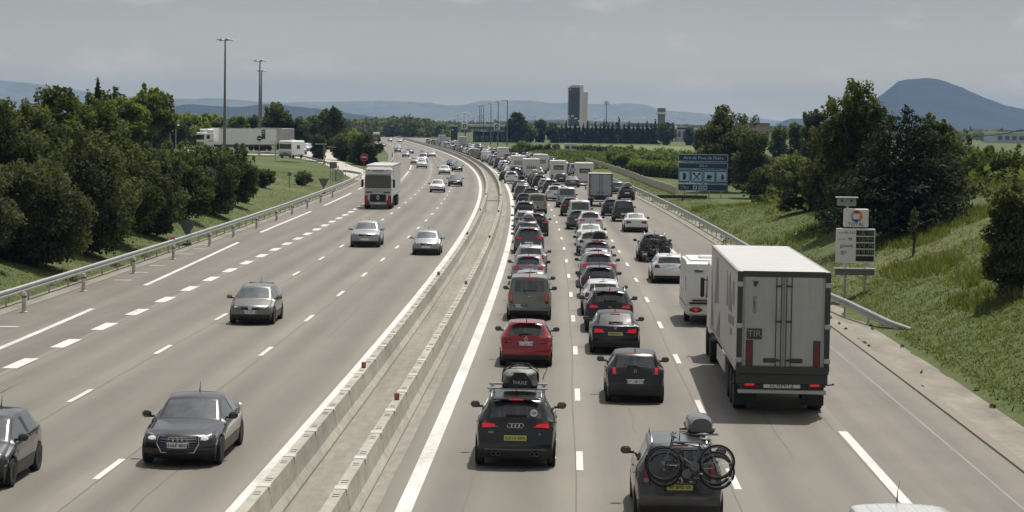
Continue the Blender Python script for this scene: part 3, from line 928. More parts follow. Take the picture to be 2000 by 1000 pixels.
# ------------------------------------------------------------------ buildings
def px2x(px, d): return place(px, d, 0).x
d = 1500
t = thing('tower_block', 'tall dark glass tower with pale edges beside a pinkish silo on the skyline', 'tower', (px2x(1121, d), d, 0))
k = d / F; zt = 7.95 + (244.7 - 168) * k
TD = mat('tower_dark', (.06, .062, .036), .5, noise=[((.25, .25, .06), .3, 3)])
b = MB(); b.box((1.2, 3, zt / 2), (27 * k, 8, zt), ch=.2); b.build('core', mat('tower_pale', (.8, .8, .82), .8), t)
b = MB(); b.box((-.45, -1.3, zt / 2 - .6), (21.5 * k, .8, zt - 1.2), 0, ch=.1)
for q in range(16): b.box((-.45, -1.73, 2 + q * 2.1), (21.2 * k, .06, .12), 1)
b.build('dark_facade', [TD, mat('tower_mullion', (.06, .062, .05), .5)], t)
b = MB(); b.box((4.2, -1.3, zt / 2), (4 * k, 1.0, zt + .1), ch=.1); b.build('edge_pier', MATS['tower_pale'], t)
b = MB(); b.box((-4.4, -1.3, zt / 2), (1.2 * k, 1.0, zt), ch=.1); b.build('edge_pier', MATS['tower_pale'], t)
b = MB(); b.box((1.6, 2, zt + .5), (23 * k, 6, 1.0), ch=.2); b.build('roof_cap', MATS['tower_pale'], t)
b = MB(); b.box((-3.0, -1.76, zt - 2.6), (.9, .1, .7)); b.box((-2.5, -1.76, zt - 2.3), (.5, .08, .5)); b.build('emblem', SIGNL, t)
zs = 7.95 + (244.7 - 179) * k
b = MB(); b.lathe([(.001, 0), (3.2, 0), (3.2, zs), (3.0, zs + .2), (.001, zs + .2)], c=(5.9, 5.2, 0), n=28); b.build('silo', mat('silo_pink', (.82, .68, .66), .85, noise=[((.15, .15, .03), .1, 3)]), t, smooth=40)
d = 1300; k = d / F
t = thing('control_tower', 'squat concrete tower with a wider boxy head behind the dark conifers', 'tower', (px2x(1291, d), d, 0))
z1 = 7.95 + (247.5 - 224) * k; z2 = 7.95 + (247.5 - 211) * k
b = MB(); b.prism([(-7.2 * k, 0), (7.2 * k, 0), (6.6 * k, z1), (-6.6 * k, z1)], -2, 2); b.build('shaft', mat('tower_concrete', (.23, .21, .19), .85), t)
b = MB(); b.box((0, 0, (z1 + z2) / 2), (15 * k, 5, z2 - z1), ch=.15); b.build('head', mat('tower_head', (.2, .2, .2), .7, noise=[(.8, .25, 3)]), t)
b = MB(); b.box((-1.2 * k, -.4, z1 + .8), (20 * k, 6, 1.1), ch=.1); b.build('balcony', MATS['tower_pale'], t)
b = MB(); b.box((0, -2.56, z2 - 1.2), (13 * k, .1, 1.0)); b.build('window', GLASS, t)
d = 1300
t = thing('antenna_mast', 'slim antenna mast with a bristling top between tower and conifers', 'mast', (px2x(1183.5, d), d, 0))
zt = 7.95 + (245.8 - 197) * k
b = MB(); b.tube([(0, 0, 0), (0, 0, zt)], [.35, .2], 8); b.build('pole', DSTEEL, t)
for i in range(6):
    a = i * PI / 3
    b = MB(); b.tube([(0, 0, zt - 2.2), (math.cos(a) * 1.3, math.sin(a) * 1.3, zt - 2.0)], .06, 5); b.box((math.cos(a) * 1.35, math.sin(a) * 1.35, zt - 1.6 + .4 * (i % 2)), (.3, .3, 2.2)); b.build('antenna', STEEL, t)
def simple_building(name, px0, px1, d, py_top, label, wall, roofm, depth=12, win=0, cat='building', base=0):
    k = d / F; xa, xb = px2x(px0, d), px2x(px1, d); h = 7.95 + (H0 + ((px0 + px1) / 2 - 1000) * .0154 - py_top) * k - base
    t = thing(name, label, cat, ((xa + xb) / 2, d, base))
    w = xb - xa
    b = MB(); b.box((0, depth / 2, h * .45), (w, depth, h * .9)); b.build('wall', wall, t)
    b = MB(); b.box((0, depth / 2, h * .95), (w * 1.03, depth * 1.04, h * .1)); b.build('roof', roofm, t)
    for i in range(win):
        b = MB(); b.box((-w / 2 + w * (i + .5) / win, -.06, h * .5), (w / win * .6, .1, h * .34)); b.build('window', GLASS, t)
    return t, w, h
PALEB = mat('pale_cladding', (.5, .51, .53), .6); BRN = mat('brown_wall', (.2, .175, .15), .85)
simple_building('warehouse', 1228, 1284, 1450, 241, 'low brown warehouse roof above the conifer row', BRN, mat('brown_roof', (.22, .19, .17), .8), 30, 6)
simple_building('warehouse', 1463, 1502, 900, 240, 'pinkish flat warehouse right of the broad dark tree', mat('pink_wall', (.38, .29, .25), .85), BRN, 25, 4)
simple_building('warehouse', 1946, 2030, 1500, 258, 'long white warehouse at the far right under the mountain', PALEB, WHITE, 40, 6)
simple_building('warehouse', 1322, 1350, 1150, 246, 'grey shed beside the willow-like tree', PALEB, PALEB, 20, 3)
# long flat canopy roof on columns, far behind the trees
d = 1150
t = thing('canopy', 'long pale flat canopy running behind the trees right of the fuel station', 'canopy', (px2x(1190, d), d, 0))
zt = 7.95 - 3.0 * d / F
b = MB(); b.box((0, 8, zt), (px2x(1400, d) - px2x(1030, d), 16, .75)); b.build('roof', WHITE, t)
for i in range(16):
    b = MB(); b.box((-45 + i * 6, 8, zt / 2 - .2), (.5, .5, zt - .4)); b.build('column', DSTEEL, t)
# fuel station
d = 930
t = thing('fuel_station', 'fuel station with flat pale canopy and blue-grey hall beyond the queue', 'fuel station', (px2x(953, d), d, 0))
w = px2x(1002, d) - px2x(902, d)
b = MB(); b.box((0, 8, 7.2), (w, 16, .9), 0, ch=.1); b.build('canopy_roof', PALEB, t)
b = MB(); b.box((0, 8.2, 6.2), (w * .9, 14, .9)); b.build('canopy_soffit', DSTEEL, t)
for i in range(6):
    b = MB(); b.box((-w * .45 + i * w * .18, 4, 3), (.5, .5, 6)); b.build('column', mat('blue_steel', (.1, .16, .26), .5), t)
b = MB(); b.box((2, 16, 2.4), (w * .8, 6, 4.8)); b.build('shop_wall', mat('dark_blue_wall', (.04, .055, .08), .6), t)
for i in range(7):
    b = MB(); b.box((-5 + i * 2.2, 12.9, 2.0), (1.5, .1, 2.2)); b.build('shop_window', GLASS, t)
for px in (907, 970):
    x = px2x(px, d) - px2x(953, d)
    b = MB(); b.box((x, -.2, 6.9), (2.5, .2, 2.6), ch=.1); o = b.build('roof_sign', WHITE, t)
    b = MB(); b.lathe([(.45, .1), (.45, 0), (.8, 0), (.8, .1)], 'y', (x, -.42, 7.1), 18, cap=False); b.box((x - .5, -.36, 6.6), (.35, .08, 1.4)); b.build('emblem', BLACK, o)
b = MB(); b.box((3.6, 3, 5.2), (5.5, .3, .7), 0); b.build('blue_band', SIGNL, t)
t = thing('price_totem', 'tall dark totem with pale top board at the left of the fuel station', 'sign', (px2x(887, 985), 985, 0))
b = MB(); b.box((0, 0, 3.3), (2.9, .6, 6.6), ch=.05); b.build('body', mat('totem_dark', (.02, .022, .022), .4), t)
b = MB(); b.box((0, -.05, 7.0), (3.1, .7, .7), ch=.05); b.build('top_board', PALEB, t)
b = MB(); b.box((-.7, -.35, 5.2), (.8, .1, .6)); b.build('emblem', SIGNL, t)
# small white kiosk / mobile home in the field
t, w, h = simple_building('kiosk', 1102, 1127, 690, 280.5, 'little white field kiosk with dark windows at the edge of the vines', mat('kiosk_white', (.62, .6, .56), .7), WHITE, 2.6, 2, 'kiosk')
b = MB(); b.box((w * .32, -.05, h * .4), (.5, .1, h * .62)); b.build('door', PALEB, t)
simple_building('shelter', 219, 234, 205, 257, 'small parking shelter with a white curved roof among the left trees', mat('shelter_wall', (.32, .3, .24), .8), WHITE, 2.0, 1, 'shelter', base=3.6)
# low panel wall along the path
b = MB(); ptsw = [(18.5, 256), (18.25, 270), (17.9, 291), (17.6, 330), (17.0, 380), (15.8, 440), (15.0, 470)]
t = thing('panel_wall', 'low pale concrete panel wall running along the field path', 'wall', (0, 0, 0))
acc = []
for (xa, ya), (xb, yb) in zip(ptsw[:-1], ptsw[1:]):
    n_ = max(1, int((yb - ya) / 2.6))
    for i in range(n_): acc.append((Vector((xa, ya)).lerp(Vector((xb, yb)), i / n_), Vector((xa, ya)).lerp(Vector((xb, yb)), (i + 1) / n_)))
PW = mat('panel_concrete', (.46, .42, .35), .9, noise=[(.8, .12, 5)])
for a, c in acc:
    m_ = (a + c) / 2; L_ = (c - a).length
    b = MB(); b.box((0, 0, .46), (.1, L_ - .16, .92), ch=.01)
    o = b.build('panel', PW, t, loc=(m_.x, m_.y, gz(m_.x, m_.y)), smooth=None); o.rotation_euler.z = -math.atan2(c.x - a.x, c.y - a.y)
    o.location.z += .05 * math.sin(m_.y * 1.7)
# overhead cable at the far right
b = MB(); b.tube([atd(1893, 268, 300), atd(1950, 263, 300), atd(2060, 243, 300)], .06, 5)
tag(b.build('overhead_cable', BLACK), 'thin overhead cable crossing the sky edge at the far right', 'cable')
p = atd(1893, 268, 300)
t = thing('cable_pole', 'wooden pole carrying the overhead cable at the far right', 'pole', (p.x, 300, gz(p.x, 300)))
b = MB(); b.tube([(0, 0, 0), (0, 0, p.z - gz(p.x, 300) + .2)], [.14, .1], 8); b.build('pole', MATS['dark_timber'], t)

# ------------------------------------------------------------------ mountains
def ridge(pts, D, depth, name, m, seed, rough=.05):
    b = MB(); vs = []; fs = []
    pxs = np.linspace(pts[0][0], pts[-1][0], 240)
    pys = np.interp(pxs, [p[0] for p in pts], [p[1] for p in pts])
    RW = 12
    for i, (px, py) in enumerate(zip(pxs, pys)):
        q = atd(px, py + 1.1 * mnoise.fractal((px * .06, seed, 0), 1, 2, 4), D); zc = max(q.z, 2)
        for j in range(RW * 2 + 1):
            tt = 1 - abs(j - RW) / RW
            y = D + depth * (j - RW) / RW
            nse = mnoise.fractal((q.x * 4 / depth, y * 4 / depth, seed), 1, 2, 4)
            z = zc * (tt ** 1.05) + zc * rough * nse * (4 * tt * (1 - tt) + .25) * (1 if 0 < tt else 0)
            vs.append((q.x * (y / D), y, z if tt > 0 else -1))
    n = RW * 2 + 1
    for i in range(len(pxs) - 1):
        for j in range(n - 1): fs.append((i * n + j, (i + 1) * n + j, (i + 1) * n + j + 1, i * n + j + 1))
    b.add(vs, fs)
    struct(b.build(name, m, smooth=80))
FOR = mat('wooded_hill', (.016, .026, .022), .95, noise=[(.004, .25, 6), (.03, .2, 4)])
ridge([(1480, 262), (1520, 240), (1545, 231), (1600, 233), (1640, 225), (1690, 205), (1722, 185), (1755, 158), (1770, 155), (1800, 152.5), (1825, 153), (1850, 160), (1880, 172), (1920, 190), (1960, 205), (2000, 213), (2100, 222), (2250, 240), (2300, 262)], 6500, 900, 'mountain', FOR, 1.3, .07)
ridge([(200, 226), (340, 207), (370, 203), (420, 207), (470, 209), (520, 203), (560, 206), (620, 212), (680, 221), (760, 232), (860, 238), (950, 243)], 5200, 700, 'hills', FOR, 5.1, .05)
PALEHILL = mat('haze_paled_hills', (.17, .18, .15), .95, noise=[(.003, .2, 6), (.02, .2, 4)])  # pale base colour stands in for part of the distance haze on the ridge
ridge([(-300, 170), (-80, 160), (0, 157), (60, 162), (140, 174), (230, 188), (330, 193), (430, 192), (520, 200), (600, 199), (680, 198), (760, 197), (840, 200), (870, 206), (905, 205), (940, 197), (985, 196), (1040, 197), (1075, 202), (1105, 200), (1150, 203), (1200, 203), (1230, 201), (1260, 204), (1290, 215), (1340, 219), (1400, 224), (1460, 228), (1520, 236), (1600, 244)], 9000, 900, 'hills', PALEHILL, 2.2, .02)
ridge([(900, 240), (1000, 236), (1100, 234), (1250, 240), (1350, 243), (1420, 246)], 4200, 500, 'hills', FOR, 8.2, .05)
# ------------------------------------------------------------------ vegetation
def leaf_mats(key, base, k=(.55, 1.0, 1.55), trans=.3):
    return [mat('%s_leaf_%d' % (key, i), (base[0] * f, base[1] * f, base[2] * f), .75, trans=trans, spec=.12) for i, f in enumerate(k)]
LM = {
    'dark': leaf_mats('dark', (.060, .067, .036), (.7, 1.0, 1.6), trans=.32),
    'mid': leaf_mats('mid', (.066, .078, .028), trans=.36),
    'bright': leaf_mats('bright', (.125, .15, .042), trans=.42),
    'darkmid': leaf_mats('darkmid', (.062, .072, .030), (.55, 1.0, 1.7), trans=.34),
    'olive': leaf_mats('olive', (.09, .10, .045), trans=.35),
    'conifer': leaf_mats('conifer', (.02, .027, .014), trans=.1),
    'cedar': leaf_mats('cedar', (.026, .034, .02), (.35, .8, 1.9), trans=.15),  # wide tone spread paints sunlit tips into the leaf colour
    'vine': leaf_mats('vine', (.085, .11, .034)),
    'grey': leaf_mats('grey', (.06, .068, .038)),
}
BARK = mat('bark', (.07, .055, .04), .95, noise=[(3, .25, 4)])
def leaves(name, lobes, n, leaf, mats, seed, up=.35, drape=0.0, squash=.55):
    """lobes: rows cx,cy,cz,rx,ry,rz,tone. One mesh of many small diamond leaf sprays."""
    g = np.random.default_rng(seed)
    L = np.array(lobes, float)
    a = (L[:, 3] * L[:, 4] + L[:, 3] * L[:, 5] + L[:, 4] * L[:, 5])
    idx = g.choice(len(L), n, p=a / a.sum())
    dv = g.normal(size=(n, 3)); dv /= np.linalg.norm(dv, axis=1)[:, None]
    rad = 1 - .55 * g.random(n) ** 2.2 + .10 * g.normal(size=n)
    c = L[idx, :3] + dv * L[idx, 3:6] * rad[:, None]
    keep = c[:, 2] > .03
    c = c[keep]; dv = dv[keep]; idx = idx[keep]; n = len(c)
    nr = dv * .55 + g.normal(size=(n, 3)) * .6 + np.array([0, 0, up])
    nr /= np.linalg.norm(nr, axis=1)[:, None]
    t = np.cross(nr, g.normal(size=(n, 3))); t /= np.linalg.norm(t, axis=1)[:, None]
    s = np.cross(nr, t)
    la = leaf * (.35 + 1.5 * g.random(n) ** 1.6)
    u = t * la[:, None]; v = s * (la * squash)[:, None]
    if drape: u[:, 2] -= drape * la
    V = np.stack([c + u, c + v - u * .15, c - u * .8, c - v - u * .15], 1).reshape(-1, 3)
    me = bpy.data.meshes.new(name)
    me.vertices.add(4 * n); me.vertices.foreach_set('co', V.ravel())
    me.loops.add(4 * n); me.loops.foreach_set('vertex_index', np.arange(4 * n))
    me.polygons.add(n); me.polygons.foreach_set('loop_start', np.arange(0, 4 * n, 4))
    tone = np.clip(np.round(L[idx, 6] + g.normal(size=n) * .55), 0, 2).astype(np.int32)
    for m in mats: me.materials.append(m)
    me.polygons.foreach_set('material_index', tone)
    me.update(calc_edges=True); me.validate()
    return me
def crown_lobes(w, h, base, seed, n=20, dome=False, rough=1.0, taper=0.0, depth=None):
    r = random.Random(seed); out = []
    dp = depth or w
    H = h - base
    sz = (w * dp * H) ** (1 / 3)
    n = int(n * 1.7)
    for i in range(n):
        while True:
            x, y, z = r.uniform(-1, 1), r.uniform(-1, 1), r.uniform(-1, 1)
            q = x * x + y * y + z * z
            if .2 < q < 1: break
        z = (z + 1) / 2
        if dome: z *= .97
        rr = r.uniform(.085, .175) * rough * sz
        sh = 1 - taper * z
        kx, ky = max(.1, .5 - rr / w * .8), max(.1, .5 - rr / dp * .8)
        cz = base + max(rr * (.5 if dome else .8), z * (H - rr * .7))
        f = r.uniform(.85, 1.2)
        out.append((x * w * kx * sh, y * dp * ky * sh, cz, rr * f, rr * f, rr * r.uniform(.65, .95), r.choice([0, 1, 1, 2])))
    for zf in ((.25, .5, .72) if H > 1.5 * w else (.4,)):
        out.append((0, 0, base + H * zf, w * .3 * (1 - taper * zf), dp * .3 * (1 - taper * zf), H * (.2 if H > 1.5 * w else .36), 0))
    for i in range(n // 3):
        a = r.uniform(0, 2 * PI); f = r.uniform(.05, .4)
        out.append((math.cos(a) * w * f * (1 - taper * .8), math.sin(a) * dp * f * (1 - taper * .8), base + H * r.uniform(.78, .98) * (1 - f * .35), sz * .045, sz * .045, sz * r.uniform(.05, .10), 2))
    # fill the asked-for envelope exactly
    mz = max(q[2] + q[5] for q in out); mxx = max(abs(q[0]) + q[3] for q in out); myy = max(abs(q[1]) + q[4] for q in out)
    kz = (h - base) / (mz - base)
    return [(q[0] * w * .5 / mxx, q[1] * dp * .5 / myy, base + (q[2] - base) * kz, q[3], q[4], q[5], q[6]) for q in out]
TREE_ID = [0]
def plant(px, d, top, wpx, kind='mid', name='tree', label='', n=None, base_f=None, leaf=None, conifer=False, lobes=22, cat=None, base=None, z0=None, depth=None, group=None, up=.35, taper=0.0, rough=1.0, above=None):
    TREE_ID[0] += 1; sd = TREE_ID[0] * 17 + 5
    w = wpx * d / F
    p = place(px, d)
    if z0 is not None: p.z = z0
    hh = H0 + (px - 1000) * .0154
    h = 7.95 - (top - hh) * d / F - p.z
    p.z -= .05
    t = thing(name, label, cat or name, p, 0, group)
    leaf = leaf or max(.13, min(.9, 2.6 * d / F * 2))
    leaf *= .66
    if n is not None: n = int(n * 1.9)
    if n is None: n = int(min(17000, max(1500, 4.0 * w * h / (leaf * leaf * .55))))
    if conifer == 'cedar':
        r = random.Random(sd); L = []
        tiers = 15
        for k in range(tiers):
            f = k / (tiers - 1); z = h * (.06 + .90 * f)
            rad = w * .5 * (1 - f) ** .55 * r.uniform(.88, 1.12) + .2
            nb = max(4, int(12 * (1 - f) + 4))
            for q in range(nb):
                a = 2 * PI * (q + r.random() * .8) / nb
                for m_, fr in ((.45, .24), (.85, .20)):
                    rr = rad * m_ * r.uniform(.8, 1.12)
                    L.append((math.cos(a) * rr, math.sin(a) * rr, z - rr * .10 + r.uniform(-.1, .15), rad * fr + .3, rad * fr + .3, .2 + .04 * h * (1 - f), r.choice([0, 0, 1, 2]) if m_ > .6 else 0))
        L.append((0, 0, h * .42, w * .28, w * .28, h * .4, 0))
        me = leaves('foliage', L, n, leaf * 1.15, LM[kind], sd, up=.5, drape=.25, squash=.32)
    elif conifer:
        r = random.Random(sd); L = []
        tiers = 9
        for k in range(tiers):
            f = k / (tiers - 1); z = h * (.04 + .94 * f); rad = w * .5 * (1 - f) ** 1.0 + .03 * w
            for q in range(4):
                a = r.uniform(0, 2 * PI)
                L.append((math.cos(a) * rad * .5, math.sin(a) * rad * .5, z, rad * .62, rad * .62, h * .075, r.choice([0, 1, 1, 2])))
        me = leaves('foliage', L, n, leaf, LM[kind], sd, up=.2, squash=.45)
    else:
        bs = base if base is not None else (0 if name in ('bush', 'hedge') else h * .12)
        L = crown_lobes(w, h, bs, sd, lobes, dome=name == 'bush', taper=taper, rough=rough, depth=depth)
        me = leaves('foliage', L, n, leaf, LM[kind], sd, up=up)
    link('foliage', me, t)
    b = MB()
    if name == 'bush':
        r = random.Random(sd)
        for i in range(4):
            a = r.uniform(0, 6.28); b.tube([(0, 0, -.1), (math.cos(a) * w * .12, math.sin(a) * w * .12, h * .35), (math.cos(a) * w * .25, math.sin(a) * w * .25, h * .6)], [.06, .045, .02], 6)
        b.build('stem', BARK, t)
    else:
        r = random.Random(sd); tr = max(.08, h * .022)
        b.tube([(0, 0, -.2), (.02 * h, 0, h * .3), (0, .02 * h, h * .6), (0, 0, h * .88)], [tr, tr * .8, tr * .5, tr * .15], 8)
        for i in range(5):
            a = r.uniform(0, 6.28); z = h * r.uniform(.25, .5)
            b.tube([(0, 0, z), (math.cos(a) * w * .15, math.sin(a) * w * .15, z + h * .12), (math.cos(a) * w * .32, math.sin(a) * w * .32, z + h * .25)], [tr * .5, tr * .35, tr * .12], 6)
        b.build('trunk', BARK, t)
    return t
# --- left bank, front bushes
GB = 'dark bushes on the left bank'
plant(48, 110, 300, 290, 'dark', 'bush', 'largest dark bush at the left picture edge, nearest the guard rail', leaf=.15, n=17000, lobes=34, group=GB)
plant(-70, 104, 290, 240, 'dark', 'bush', 'dark bush cut off by the left picture edge', leaf=.16, n=9000, group=GB)
plant(158, 121, 240, 230, 'dark', 'bush', 'tall dark bush second from the left along the bank', leaf=.15, n=15000, lobes=32, group=GB)
plant(232, 131, 284, 200, 'darkmid', 'bush', 'broad bush above the red cloth on the rail', leaf=.15, n=13000, group=GB)
plant(288, 141, 284, 160, 'dark', 'bush', 'dark bush left of the nearer grey triangle sign', leaf=.15, n=13000, group=GB)
plant(352, 159, 284, 140, 'mid', 'bush', 'rounded bush straight behind the nearer grey triangle sign', leaf=.16, n=10000, group=GB)
plant(408, 171, 276, 150, 'dark', 'bush', 'bush below the white lorry cab', leaf=.17, n=10000, group=GB)
plant(448, 187, 277, 116, 'dark', 'bush', 'bush below the middle of the white trailer', leaf=.18, n=9000, group=GB)
plant(474, 196, 300, 66, 'mid', 'bush', 'smallest bush at the right end of the bank row', leaf=.18, n=4000, group=GB)
plant(100, 132, 250, 200, 'dark', 'bush', 'dark bush wedged behind the two nearest bank bushes', leaf=.17, n=9000, group=GB)
plant(265, 160, 270, 180, 'dark', 'bush', 'dark bush in the second row below the dome lamps', leaf=.19, n=8000, group=GB)
plant(345, 190, 272, 130, 'mid', 'bush', 'bush in the second row below the parking signboard', leaf=.2, n=6000, group=GB)
plant(512, 232, 326, 62, 'mid', 'bush', 'low weedy bush on the grass below the trailer tail', leaf=.18, n=2500, group='weedy low bushes')
plant(590, 262, 331, 44, 'olive', 'bush', 'low weedy bush near the small square sign', leaf=.18, n=1600, group='weedy low bushes')
# --- left trees
GT = 'trees behind the left bank'
plant(28, 128, 190, 230, 'darkmid', 'tree', 'leafy tree at the left edge rising over the big dark bush', leaf=.17, n=15000, group=GT, base=.5, lobes=28)
plant(108, 150, 166, 190, 'mid', 'tree', 'leafy tree with a pointed top, second from the left', leaf=.18, n=15000, group=GT, base=.5, lobes=28)
plant(180, 160, 178, 170, 'darkmid', 'tree', 'dark broad tree under the thin dark conifer tip', leaf=.18, n=14000, group=GT, base=.4, lobes=28)
plant(190, 215, 157, 64, 'dark', 'conifer', 'small dark conifer tip above the left trees', conifer=True, leaf=.3, n=3500, group=GT)
plant(-60, 128, 200, 190, 'mid', 'tree', 'leafy tree cut off by the left picture edge', leaf=.19, n=8000, group=GT, base=.4)
plant(222, 230, 168, 100, 'mid', 'tree', 'leafy tree right of the small dark conifer tip', leaf=.24, n=7000, group=GT, base=.5)
plant(246, 205, 188, 110, 'bright', 'tree', 'bright green tree left of the parking lamps', leaf=.22, n=9000, group=GT, base=2.5)
plant(290, 236, 163, 96, 'bright', 'tree', 'brightest tall tree behind the dome lamps', leaf=.24, n=9000, group=GT, base=3.5)
plant(322, 268, 178, 58, 'olive', 'tree', 'airy olive tree at the right end of the tall left trees', leaf=.26, n=2600, group=GT, base=4)
plant(372, 420, 218, 90, 'bright', 'tree', 'low rounded bright tree behind the lorry cab', leaf=.4, n=4500, group=GT, base=.8)
plant(412, 450, 219, 72, 'bright', 'tree', 'low rounded bright tree under the tallest floodlight mast', leaf=.4, n=4000, group=GT, base=.8)
plant(340, 400, 232, 60, 'dark', 'tree', 'dark small tree behind the parking signboard', leaf=.36, n=3000, group=GT, base=.8)
plant(300, 360, 226, 70, 'dark', 'tree', 'dark tree filling the shade under the bright left trees', leaf=.36, n=4000, group=GT, base=.5)
plant(255, 320, 232, 80, 'dark', 'tree', 'dark tree deep behind the parking shelter', leaf=.36, n=4000, group=GT, base=.5)
plant(465, 520, 226, 56, 'bright', 'tree', 'bright tree between the two floodlight masts', leaf=.45, n=3500, group=GT, base=.5)
plant(495, 540, 222, 50, 'mid', 'tree', 'tree behind the middle floodlight mast', leaf=.45, n=3500, group=GT, base=.5)
plant(540, 500, 197, 66, 'mid', 'tree', 'tall tree above the tail of the white trailer', leaf=.42, n=5500, group=GT, base=.8)
plant(520, 530, 230, 50, 'bright', 'tree', 'lighter small tree beside the tall one over the trailer tail', leaf=.45, n=2500, group=GT, base=.5)
plant(580, 500, 226, 62, 'dark', 'tree', 'dark tree behind the motorhome of the rest area', leaf=.42, n=4000, group=GT, base=.5)
plant(612, 520, 222, 60, 'mid', 'tree', 'rounded tree left of the one with the highest crown over the slip road', leaf=.42, n=4000, group=GT, base=.5)
plant(646, 510, 205, 62, 'mid', 'tree', 'highest crown above the bend of the slip road', leaf=.42, n=5500, group=GT, base=.8)
plant(622, 390, 262, 34, 'dark', 'bush', 'small dark bush beside the striped mast', leaf=.28, n=2200)
plant(672, 418, 258, 70, 'mid', 'bush', 'left half of the big round bush pair by the slip road', leaf=.26, n=7000, group='round bushes by the slip road')
plant(712, 400, 258, 74, 'mid', 'bush', 'right half of the big round bush pair by the slip road', leaf=.26, n=8000, group='round bushes by the slip road')
plant(690, 450, 249, 70, 'bright', 'bush', 'lighter crown rising behind the round bush pair', leaf=.28, n=5000, group='round bushes by the slip road')
# --- far dark wood behind the motorway
w = []
r = random.Random(4)
for i in range(170):
    px = r.uniform(655, 880); d = r.uniform(1220, 1420)
    top = np.interp(px, [650, 690, 735, 790, 830, 850, 880], [236, 233, 232, 228, 233, 238, 243]) + r.uniform(0, 4)
    q = atd(px, top, d); hgt = max(2, q.z)
    w.append((q.x, d, hgt * .5, r.uniform(3, 6), r.uniform(4, 7), hgt * .52, r.choice([0, 1, 1, 2])))
struct(link('wood', leaves('wood', w, 22000, 1.15, LM['olive'], 99)), 'stuff', 'dark wooded rise behind the far end of the motorway', 'wood')
w = []
for i in range(150):
    px = r.uniform(-40, 2050); d = r.uniform(1700, 2600)
    q = atd(px, H0 + (px - 1000) * .0154 - r.uniform(1.0, 3.5), d); hgt = max(3, q.z)
    w.append((q.x, d, hgt * .5, r.uniform(14, 30), r.uniform(8, 14), hgt * .5, r.choice([0, 1, 1, 2])))
struct(link('wood', leaves('wood', w, 16000, 3.2, LM['olive'], 98)), 'stuff', 'hazy line of far-off trees along the horizon', 'wood')
# --- middle and right far trees
GM = 'trees beyond the queue'
plant(1008, 900, 217, 54, 'grey', 'tree', 'grey-green pointed tree beside the tallest lamp pole', leaf=.7, n=3500, group=GM, base=.5, z0=0, taper=.45)
plant(1032, 930, 240, 40, 'olive', 'tree', 'low spreading tree right of the pointed grey-green one', leaf=.7, n=2200, group=GM, base=.3, z0=0)
plant(1056, 960, 232, 30, 'grey', 'tree', 'slim grey-green tree between two lower ones', leaf=.7, n=1800, group=GM, base=.3, z0=0)
plant(1080, 940, 238, 36, 'grey', 'tree', 'rounded grey-green tree just left of the dark conifers', leaf=.7, n=2000, group=GM, base=.3, z0=0)
CR_ = [(1097, 244, 20), (1106, 238, 18), (1114, 246, 18), (1123, 241, 20), (1131, 247, 18), (1139, 243, 18), (1147, 239, 19), (1156, 246, 18), (1163, 240, 20), (1172, 245, 18), (1179, 238, 18), (1188, 246, 19), (1196, 240, 20), (1208, 230, 30), (1219, 243, 18), (1228, 239, 20), (1237, 246, 18), (1246, 241, 20), (1255, 246, 18), (1263, 239, 18), (1272, 244, 18), (1279, 236, 17)]
for i, (px, top, w_) in enumerate(CR_):
    plant(px, 955 + (i % 3) * 8, top - 2, w_ * 1.2, 'conifer', 'conifer', ('tallest dark conifer, standing out of the row' if i == 13 else 'dark conifer in the dense row below the glass tower'), conifer=True, leaf=.5, n=1300, group='dark conifer row beyond the field', z0=0, cat='conifer')
plant(1300, 925, 238, 44, 'grey', 'tree', 'grey-green willow-like tree below the control tower', leaf=.65, n=2600, group=GM, base=.3, z0=0)
plant(1346, 930, 245, 30, 'olive', 'tree', 'small tree left of the broad dark tree behind the services sign', leaf=.65, n=1600, group=GM, base=.3, z0=0)
plant(1365, 700, 250, 26, 'mid', 'bush', 'dark little bush at the field edge left of the broad tree', leaf=.5, n=1000, z0=.4)
plant(985, 560, 287, 34, 'dark', 'bush', 'dark hedge clump right of the queue near the round sign', leaf=.35, n=1500, z0=.2, group='hedge clumps beside the queue')
plant(1012, 520, 285, 40, 'dark', 'bush', 'dark hedge clump behind the farthest white motorhomes', leaf=.35, n=1800, z0=.2, group='hedge clumps beside the queue')
plant(1020, 620, 274, 40, 'bright', 'bush', 'grassy green mound beyond the hedge clumps', leaf=.35, n=2500, z0=.1)
# --- right
GR_ = 'trees on the right bank'
plant(1418, 262, 212, 152, 'dark', 'tree', 'broad dark tree behind the blue services sign', leaf=.22, n=13000, group=GR_, base=.6, lobes=26)
plant(1408, 268, 203, 60, 'dark', 'tree', 'dark spire of foliage topping the broad tree behind the services sign', leaf=.24, n=4500, group=GR_, base=2.5, taper=.5)
plant(1466, 240, 250, 96, 'dark', 'tree', 'dark lower tree on the right flank of the broad one', leaf=.2, n=6000, group=GR_, base=.3)
plant(1500, 226, 318, 100, 'mid', 'bush', 'spreading green bush right of the services sign', leaf=.17, n=7000, group='right bank bushes')
plant(1545, 205, 292, 110, 'olive', 'bush', 'bush against the shadow of the tall leafy tree', leaf=.17, n=6000, group='right bank bushes')
plant(1572, 165, 320, 120, 'dark', 'bush', 'dark bush at the foot of the tall leafy tree', leaf=.15, n=8000, group='right bank bushes')
plant(1588, 330, 211, 64, 'mid', 'tree', 'mushroom-shaped tree between the broad tree and the tall one', leaf=.28, n=4500, group=GR_, base=2.8)
plant(1552, 420, 238, 40, 'mid', 'tree', 'small round distant tree left of the mushroom-shaped one', leaf=.36, n=1800, group=GR_, base=.5)
plant(1520, 470, 243, 44, 'mid', 'tree', 'small distant tree below the bluish hill', leaf=.4, n=1800, group=GR_, base=.5)
